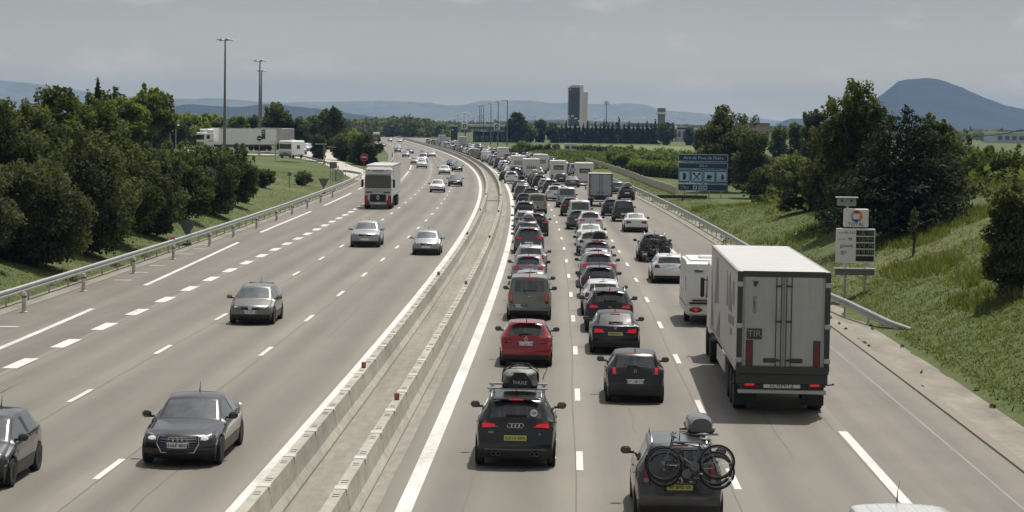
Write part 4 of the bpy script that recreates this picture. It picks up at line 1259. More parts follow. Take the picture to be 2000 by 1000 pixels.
plant(1664, 138, 151, 176, 'darkmid', 'tree', 'tallest leafy tree on the right, rising left of the cedar', leaf=.16, n=15000, group=GR_, base=1.0, lobes=30, taper=.25)
plant(1612, 146, 232, 130, 'dark', 'tree', 'dark lower tree on the left flank of the tallest one', leaf=.16, n=10000, group=GR_, base=.2)
plant(1660, 142, 240, 170, 'dark', 'tree', 'dark understorey between tall leafy tree and cedar', leaf=.16, n=10000, group=GR_, base=.1)
plant(1765, 124, 207, 300, 'cedar', 'cedar', 'dark cedar with drooping layered branches above the fuel price sign', conifer='cedar', leaf=.17, n=21000, group=GR_)
plant(1818, 150, 218, 110, 'darkmid', 'tree', 'green tree peeping out behind the right shoulder of the cedar', leaf=.18, n=7000, group=GR_, base=.5)
plant(1866, 185, 248, 140, 'dark', 'tree', 'rounded dark tree right of the cedar below the mountain', leaf=.2, n=6000, group=GR_, base=.3)
plant(1912, 160, 282, 150, 'mid', 'bush', 'hedge-like bush along the crest right of the cedar', leaf=.18, n=5000, group='right bank bushes')
plant(1992, 150, 280, 170, 'mid', 'bush', 'hedge-like bush along the crest at the right edge', leaf=.18, n=5000, group='right bank bushes')
plant(1968, 86, 335, 132, 'olive', 'bush', 'big leafy shrub on the near slope at the right edge', leaf=.10, n=15000, lobes=30, group='right bank bushes')
plant(2040, 92, 310, 170, 'olive', 'bush', 'leafy shrub cut off by the right picture edge', leaf=.11, n=10000, group='right bank bushes')
plant(1782, 112, 402, 24, 'olive', 'sapling', 'thin young sapling on the slope right of the logo board', leaf=.1, n=320, cat='tree', lobes=8, base=.5)
# vine rows / hedges in the field
def hedge(pts, h, wd, label, n, kind='vine', name='vine_row'):
    L = []; r = random.Random(int(n)); t0 = Vector((*pts[0], 0))
    for (xa, ya), (xb, yb) in zip(pts[:-1], pts[1:]):
        l_ = math.hypot(xb - xa, yb - ya); k = max(2, int(l_ / 1.1))
        for i in range(k):
            f = i / k; x = xa + (xb - xa) * f + r.uniform(-.2, .2); y = ya + (yb - ya) * f + r.uniform(-.3, .3)
            hh = h * r.uniform(.85, 1.15); z = gz(x, y)
            L.append((x - t0.x, y - t0.y, z + hh * .36, .8, wd * .5, hh * .42, 0))
            L.append((x - t0.x, y - t0.y, z + hh * .76, .7, wd * .45, hh * .26, 2))
    t = thing(name, label, 'hedge', t0, 0, 'vine rows in the right field')
    link('foliage', leaves('foliage', L, n, .24, LM[kind], int(n) + 3, up=.5), t)
    b = MB()
    for i in range(0, len(L), 8):
        b.tube([(L[i][0], L[i][1], L[i][2] - h * .5), (L[i][0], L[i][1], L[i][2] + h * .3)], .05, 5)
    b.build('stem', BARK, t)
def fx(px, d): return place(px, d, 0).x
hedge([(fx(1232, 352), 352), (fx(1340, 322), 322), (fx(1440, 300), 300)], 2.3, 2.2, 'nearest vine row, ending left of the services sign', 9000)
hedge([(fx(1200, 405), 405), (fx(1330, 385), 385), (fx(1450, 372), 372)], 2.5, 2.4, 'second vine row, dark end bush nearest the field path', 8500)
hedge([(fx(1192, 455), 455), (fx(1330, 440), 440), (fx(1500, 430), 430)], 2.5, 3.0, 'third vine row back from the field path', 7500)
hedge([(fx(1195, 520), 520), (fx(1500, 500), 500)], 2.4, 3.0, 'fourth vine row just before the bright green strip', 6500)
hedge([(fx(1040, 640), 640), (fx(1098, 640), 640)], 1.9, 2.0, 'short dark hedge left of the white kiosk', 1800, 'dark')
hedge([(fx(1130, 640), 640), (fx(1240, 640), 640)], 1.9, 2.0, 'long low dark hedge right of the white kiosk', 3000, 'dark')
hedge([(fx(1470, 330), 330), (fx(1640, 300), 300)], 2.0, 3.0, 'overgrown hedge row behind the spreading green bush', 4500, 'mid')
hedge([(fx(1500, 420), 420), (fx(1640, 400), 400)], 2.3, 3.0, 'farther overgrown hedge row under the mushroom-shaped tree', 3500, 'mid')
# bright mown strip beyond the vines
b = MB(); z_ = .55
b.add([(fx(1050, 700), 700, z_), (fx(1400, 660), 660, z_), (fx(1400, 860), 860, z_), (fx(1095, 870), 870, z_)], [(0, 1, 2, 3)])
struct(b.build('field', two_tone('field_green', (.13, .16, .05), (.17, .19, .07), .2)))
# --- grass tufts on the banks (one object, uncountable)
def grass(name, areas, hgt, seed, lab):
    g = np.random.default_rng(seed); P = []
    for (u0, u1, y0, y1, n) in areas:
        u = u0 + (u1 - u0) * g.random(n); y = y0 + (y1 - y0) * g.random(n)
        for a, c in zip(u, y):
            x = r0(c) + a
            if (mnoise.noise((x * .35, c * .2, 4.)) > -.28 or g.random() < .3) if hgt < .3 else mnoise.noise((x * .3, c * .12, 7.)) > .12: P.append((x, c, gz(x, c) - .03))
    P = np.array(P); n = len(P); K = 3
    c = np.repeat(P, K, 0) + np.concatenate([g.normal(size=(n * K, 2)) * .10, np.zeros((n * K, 1))], 1)
    a = g.random(n * K) * 2 * PI; wv = np.stack([np.cos(a), np.sin(a), np.zeros(n * K)], 1) * (.022 + .02 * g.random(n * K))[:, None]
    top = c + np.stack([g.normal(size=n * K) * .12, g.normal(size=n * K) * .12, hgt * (.4 + .9 * g.random(n * K))], 1)
    V = np.stack([c - wv, c + wv, top], 1).reshape(-1, 3); N_ = n * K
    me = bpy.data.meshes.new(name)
    me.vertices.add(3 * N_); me.vertices.foreach_set('co', V.ravel()); me.loops.add(3 * N_); me.loops.foreach_set('vertex_index', np.arange(3 * N_))
    me.polygons.add(N_); me.polygons.foreach_set('loop_start', np.arange(0, 3 * N_, 3))
    for i, f in enumerate([(.08, .10, .028), (.112, .132, .042), (.17, .165, .078)]): me.materials.append(mat('grass_blade_%d' % i, f, .7, trans=.35, spec=.2))
    me.polygons.foreach_set('material_index', np.repeat(g.choice(3, n, p=[.4, .45, .15]), K).astype(np.int32))
    me.update(calc_edges=True)
    struct(link(name, me), 'stuff', lab, 'grass')
grass('grass', [(16.1, 27, 55, 110, 22000), (16.0, 26, 110, 215, 15000), (15.7, 21, 215, 330, 4000)], .13, 5, 'rough grass on the right bank')
grass('grass', [(-26, -20.5, 70, 170, 9000), (-36, -20.6, 170, 330, 9000)], .10, 6, 'mown grass on the left verge')
# low crops and weeds between the field path and the vines
L = []; g = random.Random(41)
for i in range(900):
    d = 395 + 250 * g.random() ** .8; px = g.uniform(1045, 1240) if d > 470 else g.uniform(1090, 1200)
    x = fx(px, d); s_ = g.uniform(.35, .8)
    if x - r0(d) < 17: continue
    L.append((x, d, gz(x, d) + s_ * .2, s_ * 2.2, s_ * 1.3, s_ * .55, g.choice([0, 1, 1, 2])))
struct(link('crops', leaves('crops', L, 16000, .3, LM['vine'], 78)), 'stuff', 'low green crops and weeds between the field path and the vines', 'crops')
for i, d in enumerate((560, 592, 720, 760)):
    pass
# rough scrub covering the ground behind the right bank
L = []; g = random.Random(31)
for i in range(760):
    d = g.uniform(128, 420); px = g.uniform(1500, 2080)
    x = fx(px, d); z = gz(x, d); s_ = g.uniform(.7, 1.7)
    if x - r0(d) < 22: continue
    L.append((x, d, z + s_ * .3, s_ * 1.5, s_ * 1.8, s_ * .62, g.choice([0, 1, 1, 2])))
struct(link('scrub', leaves('scrub', L, 52000, .22, LM['mid'], 77)), 'stuff', 'rough green scrub covering the land behind the right bank', 'scrub')
# tall pale weeds in drifts on the upper right bank
grass('grass', [(18.6, 28, 84, 128, 9000), (16.5, 24, 128, 210, 5000)], .42, 9, 'drifts of tall pale weeds on the upper right bank')
# weeds along the right gutter
g = random.Random(3); L = []
for i in range(60):
    y = g.uniform(64, 170); x = r0(y) + (14.4 if g.random() < .5 else gut(y) - .1) + g.uniform(-.1, .1)
    s_ = g.uniform(.04, .11)
    L.append((x, y, s_ * .3, s_ * .7, s_ * 1.3, s_ * .5, 1))
struct(link('weeds', leaves('weeds', L, 2600, .05, LM['vine'], 12)), 'stuff', 'weeds growing in the gutter joints', 'weeds')
# ------------------------------------------------------------------ cars
PCOL = {'black': ((.008, .008, .008), 0, .3), 'anthracite': ((.016, .017, .02), .2, .25), 'grey': ((.12, .12, .12), .5, .32), 'graphite': ((.05, .05, .048), .3, .32), 'bronze': ((.17, .165, .15), .55, .35), 'silver': ((.40, .405, .41), .6, .33),
        'white': ((.74, .74, .73), 0, .3), 'red': ((.30, .008, .014), 0, .25), 'blue': ((.02, .035, .085), .3, .28), 'green': ((.03, .036, .024), .2, .35), 'beige': ((.33, .30, .23), .2, .4), 'lilac': ((.34, .32, .34), .4, .35), 'pale_blue': ((.30, .37, .43), .3, .35), 'olive': ((.19, .195, .165), .45, .38)}
def paint(c):
    col, me, ro = PCOL[c]
    return mat('car_paint_' + c, col, ro, me, coat=.5 if c == 'black' else (1.0 if c == 'anthracite' else .8), noise=[(1.3, .05, 3)])
TRIM = mat('black_trim', (.016, .016, .016), .4)
def ss(a, b, t): return smooth(a, b, t)
def gen(L, W, H, nose, hood, cowl, rf, rr, rw0, rw1, deck=None, rw_w=.76, roof_w=.68, vert=False):
    h = L / 2
    p = [(h - .08, .20, .80, 'k'), (h - .015, .30, .86, 'k'), (h, .44, .885, 'b'), (h - .025, .58, .89, 'b'), (h - .07, nose - .06, .88, 'b'), (h - .17, nose + .03, .86, 'b'),
         (h - .45, nose + (hood - nose) * .5, .87, 'b'), (cowl + .1, hood, .87, 'b'), (cowl, hood + .015, .85, 'ws'), (rf, H - .075, roof_w + .01, 'b'), (rf - .13, H - .04, roof_w, 'b'),
         ((rf + rr) / 2, H, roof_w + .01, 'b'), (rr, H - .03, roof_w, 'b'), (rw0[0], rw0[1], roof_w - .01, 'rw'), (rw1[0], rw1[1], rw_w, 'b')]
    if deck:
        for y, z, w in deck: p.append((y, z, w, 'b'))
    else:
        p.append((max(-h + .09, rw1[0] - .03) if rw1[0] - .03 > -h + .09 else -h + .085, rw1[1] - .07, rw_w + .06, 'b'))
    p += [(-h + .06, .70, .88, 'b'), (-h + .005, .60, .895, 'b'), (-h, .44, .885, 'k'), (-h + .05, .25, .84, 'k')]
    return [(y, z, w * W, t) for y, z, w, t in p]
KIND = {}
def kind(name, L, W, H, nose, hood, cowl, rf, rr, rw0, rw1, belt, side, pil, wr=.32, deck=None, rw_w=.76, roof_w=.68, lamp='hi', kf=.22, kr=.13, sill=.21, fo=.84, ro=.74, cat='car', rails=False, spoiler=False, glass_t=.86):
    KIND[name] = dict(L=L, W=W, H=H, prof=gen(L, W, H, nose, hood, cowl, rf, rr, rw0, rw1, deck, rw_w, roof_w), belt=belt, side=side, pil=pil, wr=wr, lamp=lamp, kf=kf, kr=kr, sill=sill, fw=L / 2 - fo, rw=-L / 2 + ro, cat=cat, roof_w=roof_w * W,
                      rf=rf, rr=rr, cowl=cowl, rails=rails, spoiler=spoiler, rw0=rw0, rw1=rw1, nose=nose, glass_t=glass_t)
kind('hatchback', 4.05, .87, 1.47, .74, .95, 1.02, .28, -1.32, (-1.47, 1.39), (-1.83, 1.0), (.90, .99), (-1.42, .86), (-.30,), lamp='mid', spoiler=True)
kind('small_hatchback', 3.9, .85, 1.46, .74, .96, 1.02, .30, -1.25, (-1.42, 1.38), (-1.76, 1.0), (.90, 1.0), (-1.36, .86), (-.32,), lamp='hi', wr=.31, rw_w=.78)
kind('suv', 4.62, .94, 1.63, .86, 1.08, 1.02, .25, -1.62, (-1.80, 1.54), (-2.12, 1.14), (1.0, 1.09), (-1.75, .88), (-.42,), wr=.37, lamp='wide', rails=True, sill=.28, spoiler=True)
kind('mpv', 4.35, .90, 1.63, .82, 1.04, 1.22, .42, -1.62, (-1.76, 1.54), (-1.98, 1.08), (.95, 1.05), (-1.72, 1.08), (-.35,), lamp='tall', rails=True)
kind('estate', 4.66, .90, 1.47, .74, .94, .95, .22, -1.70, (-1.82, 1.38), (-2.14, .99), (.90, .98), (-1.8, .80), (-.42, -1.28), lamp='mid', rails=True)
kind('saloon', 4.70, .91, 1.43, .72, .93, .86, .12, -.88, (-1.02, 1.37), (-1.62, 1.04), (.89, .98), (-1.45, .72), (-.42,), lamp='wide', deck=[(-1.75, 1.03, .82), (-2.20, 1.0, .84), (-2.27, .90, .87)], rw_w=.74)
kind('liftback', 4.60, .88, 1.44, .72, .93, .90, .16, -1.10, (-1.26, 1.37), (-1.95, 1.02), (.89, .98), (-1.5, .76), (-.42,), lamp='wide', deck=[(-2.02, 1.03, .82), (-2.19, 1.0, .85), (-2.22, .88, .87)], rw_w=.75)
kind('leisure_van', 4.40, .91, 1.81, .86, 1.08, 1.36, .56, -1.94, (-2.00, 1.70), (-2.09, 1.10), (.98, 1.08), (-1.92, 1.2), (-.2, -1.0), lamp='pillar', roof_w=.79, rw_w=.80, kr=.10, cat='van', rails=False, glass_t=.82)
kind('minibus', 4.90, .96, 1.95, .92, 1.14, 1.75, .98, -2.16, (-2.24, 1.84), (-2.33, 1.12), (1.02, 1.10), (-2.15, 1.5), (-.1, -1.15), lamp='pillar', roof_w=.80, rw_w=.83, kr=.08, cat='van', wr=.34)
kind('off_roader', 4.40, .89, 1.80, .90, 1.10, .80, .22, -1.86, (-1.95, 1.70), (-2.06, 1.12), (1.02, 1.10), (-1.86, .7), (-.4, -1.2), lamp='low', roof_w=.76, rw_w=.82, kr=.05, wr=.38, sill=.34)

def refine(pts, mx=.11):
    # soften corners, then subdivide
    o = [pts[0]]
    for i in range(1, len(pts) - 1):
        a, p, c = pts[i - 1], pts[i], pts[i + 1]
        k = .14
        def mixp(p, q, t, tagv): return (p[0] + (q[0] - p[0]) * t, p[1] + (q[1] - p[1]) * t, p[2] + (q[2] - p[2]) * t, tagv)
        la = math.hypot(a[0] - p[0], a[1] - p[1]); lc = math.hypot(c[0] - p[0], c[1] - p[1])
        ta, tcx = min(k, .06 / max(la, .01)), min(k, .06 / max(lc, .01))
        o.append(mixp(p, a, ta, 'b' if 'b' in (a[3], p[3]) else p[3])); o.append(mixp(p, c, tcx, p[3]))
    o.append(pts[-1])
    r_ = []
    for p, q in zip(o[:-1], o[1:]):
        n = max(1, int(math.hypot(q[0] - p[0], q[1] - p[1]) / mx + .5))
        for i in range(n):
            t = i / n
            r_.append((p[0] + (q[0] - p[0]) * t, p[1] + (q[1] - p[1]) * t, p[2] + (q[2] - p[2]) * t, p[3]))
    r_.append(o[-1])
    return r_
def bulge(K, y, t):
    h = K['L'] / 2
    return -K['kf'] * ss(h - 1.35, h - .1, y) * t * t - .06 * ss(h - 2.2, h - 1.2, y) * t * t + K['kr'] * ss(-h + 1.0, -h + .1, y) * t * t
def surf(K, side, x, z):
    P = K['ref']
    seq = P if side > 0 else P[::-1]
    for a, c in zip(seq[:-1], seq[1:]):
        if a[1] <= z <= c[1]:
            f = (z - a[1]) / max(1e-6, c[1] - a[1]); y = a[0] + (c[0] - a[0]) * f; w = a[2] + (c[2] - a[2]) * f
            return y + bulge(K, y, max(-1, min(1, x / w)))
    return seq[0][0]
def patch(K, side, corners, off=.014, n=5, mi=0, b=None, back=.04, cells=None):
    """quad in the (x,z) plane laid on the front (+1) or rear (-1) of the body, with its own thickness"""
    b = b or MB(); vs = []; m = n + 1
    (x0, z0), (x1, z1), (x2, z2), (x3, z3) = corners       # bl, br, tr, tl
    for layer in (off, -back):
        for j in range(m):
            for i in range(m):
                s_, t_ = i / n, j / n
                x = (x0 * (1 - s_) + x1 * s_) * (1 - t_) + (x3 * (1 - s_) + x2 * s_) * t_
                z = (z0 * (1 - s_) + z1 * s_) * (1 - t_) + (z3 * (1 - s_) + z2 * s_) * t_
                lay = layer - (.008 if layer > 0 and (i in (0, n) or j in (0, n)) else 0)
                vs.append((x, surf(K, side, x, z) + side * lay, z))
    fs = []; M2 = m * m
    for j in range(n):
        for i in range(n):
            q = (j * m + i, j * m + i + 1, (j + 1) * m + i + 1, (j + 1) * m + i)
            fs.append(q if side < 0 else q[::-1])
    ring = [i for i in range(m)] + [j * m + n for j in range(1, m)] + [n * m + i for i in range(n - 1, -1, -1)] + [j * m for j in range(n - 1, 0, -1)]
    for a, c in zip(ring, ring[1:] + ring[:1]):
        q = (a, a + M2, c + M2, c); fs.append(q if side < 0 else q[::-1])
    b.add(vs, fs, mi)
    if cells:
        base_ = len(b.m) - len(fs)
        for j in range(n):
            for i in range(n): b.m[base_ + j * n + i] = cells(i, j)
    return b
def car_parts(kn):
    """-> list of (name, mesh, children) for one kind of car, paint in slot 0"""
    K = KIND[kn]
    if 'parts' in K: return K['parts']
    P = K['ref'] = refine(K['prof'])
    W, h = K['W'], K['L'] / 2
    T = [-1, -.965, -K['glass_t'], -.6, -.3, 0, .3, .6, K['glass_t'], .965, 1]
    nT = len(T); n = len(P)
    V = []
    top = [[0] * nT for _ in range(n)]
    for i, (y, z, w, tg) in enumerate(P):
        flat = 1 if (z > .75 and -h + .15 < y < h - .2) else .25
        for j, t in enumerate(T):
            dz = -.045 * t * t * flat - (.03 if abs(t) == 1 else (.008 if abs(t) > .95 else 0)) * flat
            top[i][j] = len(V); V.append((t * w, y + bulge(K, y, t), z + dz))
    side = {-1: [], 1: []}
    wb = (K['fw'], K['rw']); ar = K['wr'] + .055
    for i, (y, z, w, tg) in enumerate(P):
        E = V[top[i][-1]]; ye, ze, xe = E[1], E[2], E[0]
        e = max(0, (abs(y) - .56 * h) / (.44 * h)); pl = 1 - .09 * e * e
        fb = (y - K['rr']) / (K['cowl'] - K['rr']); zb = K['belt'][1] + (K['belt'][0] - K['belt'][1]) * max(0, min(1.2, fb))
        if y > K['cowl']: zb = K['belt'][0] - .18 * ss(K['cowl'], h, y)
        B = min(zb, ze - .02); M1 = min(.72 * zb + .28 * .5, B - .012); Mz = min(.50, M1 - .012); Sz = min(K['sill'], Mz - .012)
        for yc in wb:
            q = ar * ar - (ye - yc) ** 2
            if q > 0: Sz = max(Sz, min(K['wr'] + math.sqrt(q), B - .06))
        Mz = max(Mz, Sz + .02); M1 = max(M1, Mz + .015); 
        if M1 > B - .005: M1 = B - .005; Mz = min(Mz, M1 - .01); Sz = min(Sz, Mz - .01)
        wB = max(W * .965 * pl, xe + .004)
        cols = []
        for f in (.12, .93):
            cols.append((xe + (wB - xe) * f + .0, ye, ze + (B - ze) * f))
        cols += [(wB, ye, B), (max(W * .995 * pl, xe), ye, M1), (max(W * pl, xe), ye, Mz), (max(W * .965 * pl, xe * .99), ye, Sz)]
        for sg in (-1, 1):
            row = [top[i][-1 if sg > 0 else 0]]
            for c in cols: row.append(len(V)); V.append((sg * c[0], c[1], c[2]))
            side[sg].append(row)
    F = {'body': [], 'windscreen': [], 'rear_window': [], 'sl': [], 'sr': []}
    BM = []
    for i in range(n - 1):
        tg = P[i][3]
        for j in range(nT - 1):
            q = (top[i][j], top[i][j + 1], top[i + 1][j + 1], top[i + 1][j])
            inn = T[j] >= -K['glass_t'] - 1e-6 and T[j + 1] <= K['glass_t'] + 1e-6
            if tg == 'ws' and inn: F['windscreen'].append(q)
            elif tg == 'rw' and inn: F['rear_window'].append(q)
            else:
                F['body'].append(q); BM.append(1 if tg == 'k' else 0)
        for sg in (-1, 1):
            for k in range(6):
                a, c = side[sg][i], side[sg][i + 1]
                q = (a[k], a[k + 1], c[k + 1], c[k]) if sg < 0 else (a[k], c[k], c[k + 1], a[k + 1])
                q = q[::-1]
                ym = (V[a[k]][1] + V[c[k]][1]) / 2
                gap = min(V[a[0]][2] - V[a[3]][2], V[c[0]][2] - V[c[3]][2])
                if k == 1 and gap > .10 and K['side'][0] < ym < K['side'][1]:
                    if any(abs(ym - pb) < .075 for pb in K['pil']): F['body'].append(q); BM.append(1)
                    else: F['sl' if sg < 0 else 'sr'].append(q)
                else:
                    F['body'].append(q); BM.append(1 if (k == 5 and min(V[a[6]][2], V[c[6]][2]) < .3) else 0)
    def sub(name, faces, mats, mi=None, extra=None):
        use = {}; b = MB(); fs = []
        for f in faces: fs.append(tuple(use.setdefault(i, len(use)) for i in f))
        inv = [None] * len(use)
        for k_, v_ in use.items(): inv[v_] = V[k_]
        b.add(inv, fs); 
        if mi: b.m = list(mi)
        if extra: extra(b)
        me = b.mesh(name, mats, 38)
        return me
    def under(b):
        b.box((0, 0, K['sill'] + .12), (W * 1.62, K['L'] - .5, .3), 2)
        b.box((0, 0, K['sill'] + .35), (W * 1.3, K['L'] - 1.2, .3), 2)
        if K['spoiler']:
            y0 = K['rw0'][0]; z0 = K['rw0'][1]
            b.box((0, y0 - .03, z0 + .035), (K['roof_w'] * 1.75, .2, .035), 0, ch=.015)
        # handles and lower door trim
        for sg in (-1, 1):
            for yh in (K['pil'][0] + .25, K['pil'][0] - .75):
                b.box((sg * (W * .992), yh, K['belt'][1] - .13), (.03, .17, .035), 0, ch=.01)
        # panel gaps of the tailgate
        zt = K['rw1'][1] - .06
    out = [('body', sub('body', F['body'], [paint('black'), TRIM, DARK], BM, under), [])]
    out.append(('windscreen', sub('windscreen', F['windscreen'], [GLASSB]), []))
    out.append(('rear_window', sub('rear_window', F['rear_window'], [GLASS]), []))
    out.append(('side_window', sub('side_window', F['sl'], [GLASS]), []))
    out.append(('side_window', sub('side_window', F['sr'], [GLASS]), []))
    # lamps
    zt = K['rw1'][1]; Wd = W * .86
    LP = {'hi': [(.60, .80), (.80, .80), (.78, 1.02), (.66, 1.02)], 'mid': [(.52, .80), (.83, .78), (.81, .97), (.58, .93)], 'wide': [(.42, .84), (.83, .80), (.81, .97), (.46, .92)], 'tall': [(.66, .78), (.84, .78), (.78, 1.22), (.68, 1.2)],
          'pillar': [(.72, .70), (.85, .70), (.84, 1.08), (.75, 1.08)], 'low': [(.66, .62), (.82, .62), (.82, .76), (.66, .76)]}[K['lamp']]
    if kn == 'suv': LP = [(x, z + .11) for x, z in LP]
    if kn == 'liftback': LP = [(.40, .74), (.83, .70), (.82, .92), (.44, .88)]
    if kn == 'saloon': LP = [(.42, .70), (.84, .67), (.82, .86), (.44, .83)]
    for sg in (-1, 1):
        c = [(sg * x * W, z) for x, z in LP]
        if sg < 0: c = [c[1], c[0], c[3], c[2]]
        vert = K['lamp'] in ('hi', 'tall', 'pillar')
        def tcell(i, j, sg=sg, vert=vert):
            o_ = i if sg < 0 else 5 - i          # 0 = outer edge
            if vert: return 2 if j == 1 and 1 <= o_ <= 4 else (0 if j >= 2 and 0 < o_ < 5 else 1)
            return 2 if (j == 1 and o_ >= 3) else (0 if (1 <= j <= 4 and o_ <= 4) else 1)
        b = patch(K, -1, c, .016, 6, cells=tcell)
        out.append(('tail_light', b.mesh('tail_light', [RED, mat('dark_red_lens', (.07, .006, .008), .2, coat=.4), mat('smoked_lens', (.22, .18, .18), .2, coat=.4)], 40), []))
        hz0 = K['nose'] - .10
        c = [(sg * .50 * W, hz0 - .02), (sg * .80 * W, hz0 + .01), (sg * .80 * W, hz0 + .13), (sg * .56 * W, hz0 + .09)]
        if sg < 0: c = [c[1], c[0], c[3], c[2]]
        out.append(('headlight', patch(K, 1, c, .014, 6, cells=lambda i, j: 1 if j in (0, 5) or i in (0, 5) or (i + j) % 5 == 3 else 0).mesh('headlight', [LENS, mat('lamp_surround', (.05, .052, .055), .3)], 40), []))
    b = patch(K, 1, [(-.40 * W, K['nose'] - .14), (.40 * W, K['nose'] - .14), (.44 * W, K['nose'] - .01), (-.44 * W, K['nose'] - .01)], .01)
    patch(K, 1, [(-.56 * W, .27), (.56 * W, .27), (.6 * W, .42), (-.6 * W, .42)], .01, b=b)
    out.append(('grille', b.mesh('grille', [BLACK], 40), []))
    pz = .78 if K['lamp'] in ('hi', 'mid', 'tall') else (.72 if K['lamp'] == 'wide' else .66)
    if kn == 'saloon': pz = .74
    out.append(('number_plate', patch(K, -1, [(-.26, pz - .06), (.26, pz - .06), (.26, pz + .06), (-.26, pz + .06)], .02, 2).mesh('number_plate', [PLATEW]), []))
    out.append(('number_plate', patch(K, 1, [(-.26, .46), (.26, .46), (.26, .58), (-.26, .58)], .05, 2).mesh('number_plate', [PLATEW]), []))
    # brake strip above the rear window
    z3 = K['rw0'][1] + .005
    b = MB(); b.box((0, K['rw0'][0] - (.13 if K['spoiler'] else .03), z3 + .03), (.34, .03, .028)); out.append(('brake_light', b.mesh('brake_light', [RED]), []))
    for sg in (-1, 1):
        ym = K['side'][1] - .12; zm = K['belt'][0] + .12
        b = MB(); b.box((sg * (W + .115), ym, zm), (.22, .13, .16), 0, ch=.05); b.box((sg * (W - .0), ym + .02, zm - .05), (.14, .06, .05), 1)
        b.box((sg * (W + .115), ym - .066, zm), (.17, .006, .11), 2)
        out.append(('mirror', b.mesh('mirror', [TRIM, TRIM, GLASS], 50), []))
    r_ = K['wr']
    for yc in wb:
        for sg in (-1, 1):
            b = MB(); xo = .10
            b.lathe([(r_ * .62, -xo), (r_ * .95, -xo), (r_, -xo * .7), (r_, xo * .7), (r_ * .95, xo), (r_ * .66, xo * 1.0), (r_ * .62, xo * .7)], 'x', n=20)
            tm = b.mesh('tyre', [RUBBER], 40)
            b = MB(); b.lathe([(r_ * .66, .085), (r_ * .64, .06), (r_ * .2, .045), (.001, .05)], 'x', n=20, mi=1)
            for q in range(7):
                a = 2 * PI * q / 7
                TT = Matrix.Rotation(a, 4, 'X')
                b.box((.066, 0, r_ * .37), (.03, r_ * .15, r_ * .56), 0, TT, ch=.008)
            b.lathe([(r_ * .13, .05), (r_ * .12, .09), (.001, .09)], 'x', n=12, mi=0); b.lathe([(r_ * .67, .075), (r_ * .67, .1), (r_ * .62, .1), (r_ * .61, .07)], 'x', n=20)
            rm = b.mesh('rim', [ALLOY, DARK], 40)
            if sg < 0: rm.transform(Matrix.Rotation(PI, 4, 'Z'))
            out.append(('wheel', tm, [('rim', rm)], (sg * (W - .105), yc, r_)))
    if K['rails']:
        for sg in (-1, 1):
            x = sg * (K['roof_w'] - .06); y0, y1 = K['rf'] - .25, K['rr'] + .1
            b = MB(); b.tube([(x, y0, K['H'] - .06), (x, y0 - .12, K['H'] + .045), (x, (y0 + y1) / 2, K['H'] + .06), (x, y1 + .12, K['H'] + .03), (x, y1, K['H'] - .06)], .018, 6); out.append(('roof_rail', b.mesh('roof_rail', [CHROME], 50), []))
    b = MB(); y0 = K['rr'] + .12; b.tube([(0, y0, K['H'] - .03), (0, y0 - .02, K['H'] + .03), (0, y0 - .10, K['H'] + .20)], [.022, .012, .005], 6); out.append(('antenna', b.mesh('antenna', [BLACK]), []))
    a, c = K['rw0'], K['rw1']
    f = .80
    yw, zw = a[0] + (c[0] - a[0]) * f, a[1] + (c[1] - a[1]) * f
    b = MB(); b.box((.02, yw - .02, zw + .01), (.5, .03, .025)); b.box((-.2, yw - .03, zw - .03), (.06, .04, .08)); out.append(('wiper', b.mesh('wiper', [BLACK]), []))
    K['parts'] = [(o + ((0, 0, 0),) if len(o) == 3 else o) for o in out]
    return K['parts']
CM = {}
def colored(me, key, swaps):
    k = (me.name, key)
    if k not in CM:
        m2 = me.copy()
        for i, mm_ in swaps: m2.materials[i] = mm_
        CM[k] = m2
    return CM[k]
def merged(kn, color, lit, black_plate=False):
    k = ('merged', kn, color, lit)
    if k in CM: return CM[k]
    b = MB(); mats = []
    for nm, me, ch, loc in car_parts(kn):
        if nm in ('wiper', 'antenna'): continue
        ml = list(me.materials)
        if nm == 'body': ml[0] = paint(color)
        if nm == 'tail_light' and lit: ml[0] = REDLIT
        for mtl in ml:
            if mtl not in mats: mats.append(mtl)
        o = len(b.v)
        b.v += [v.co + Vector(loc) for v in me.vertices]
        for p in me.polygons:
            b.f.append(tuple(o + i for i in p.vertices)); b.m.append(mats.index(ml[p.material_index]))
    CM[k] = b.mesh(kn, mats, 38)
    return CM[k]
def upx(px, d, z=0.0):
    p = place(px, d, z); return p.x
def heading(d, onc): return -math.atan(dr0(d)) + (PI if onc else 0)
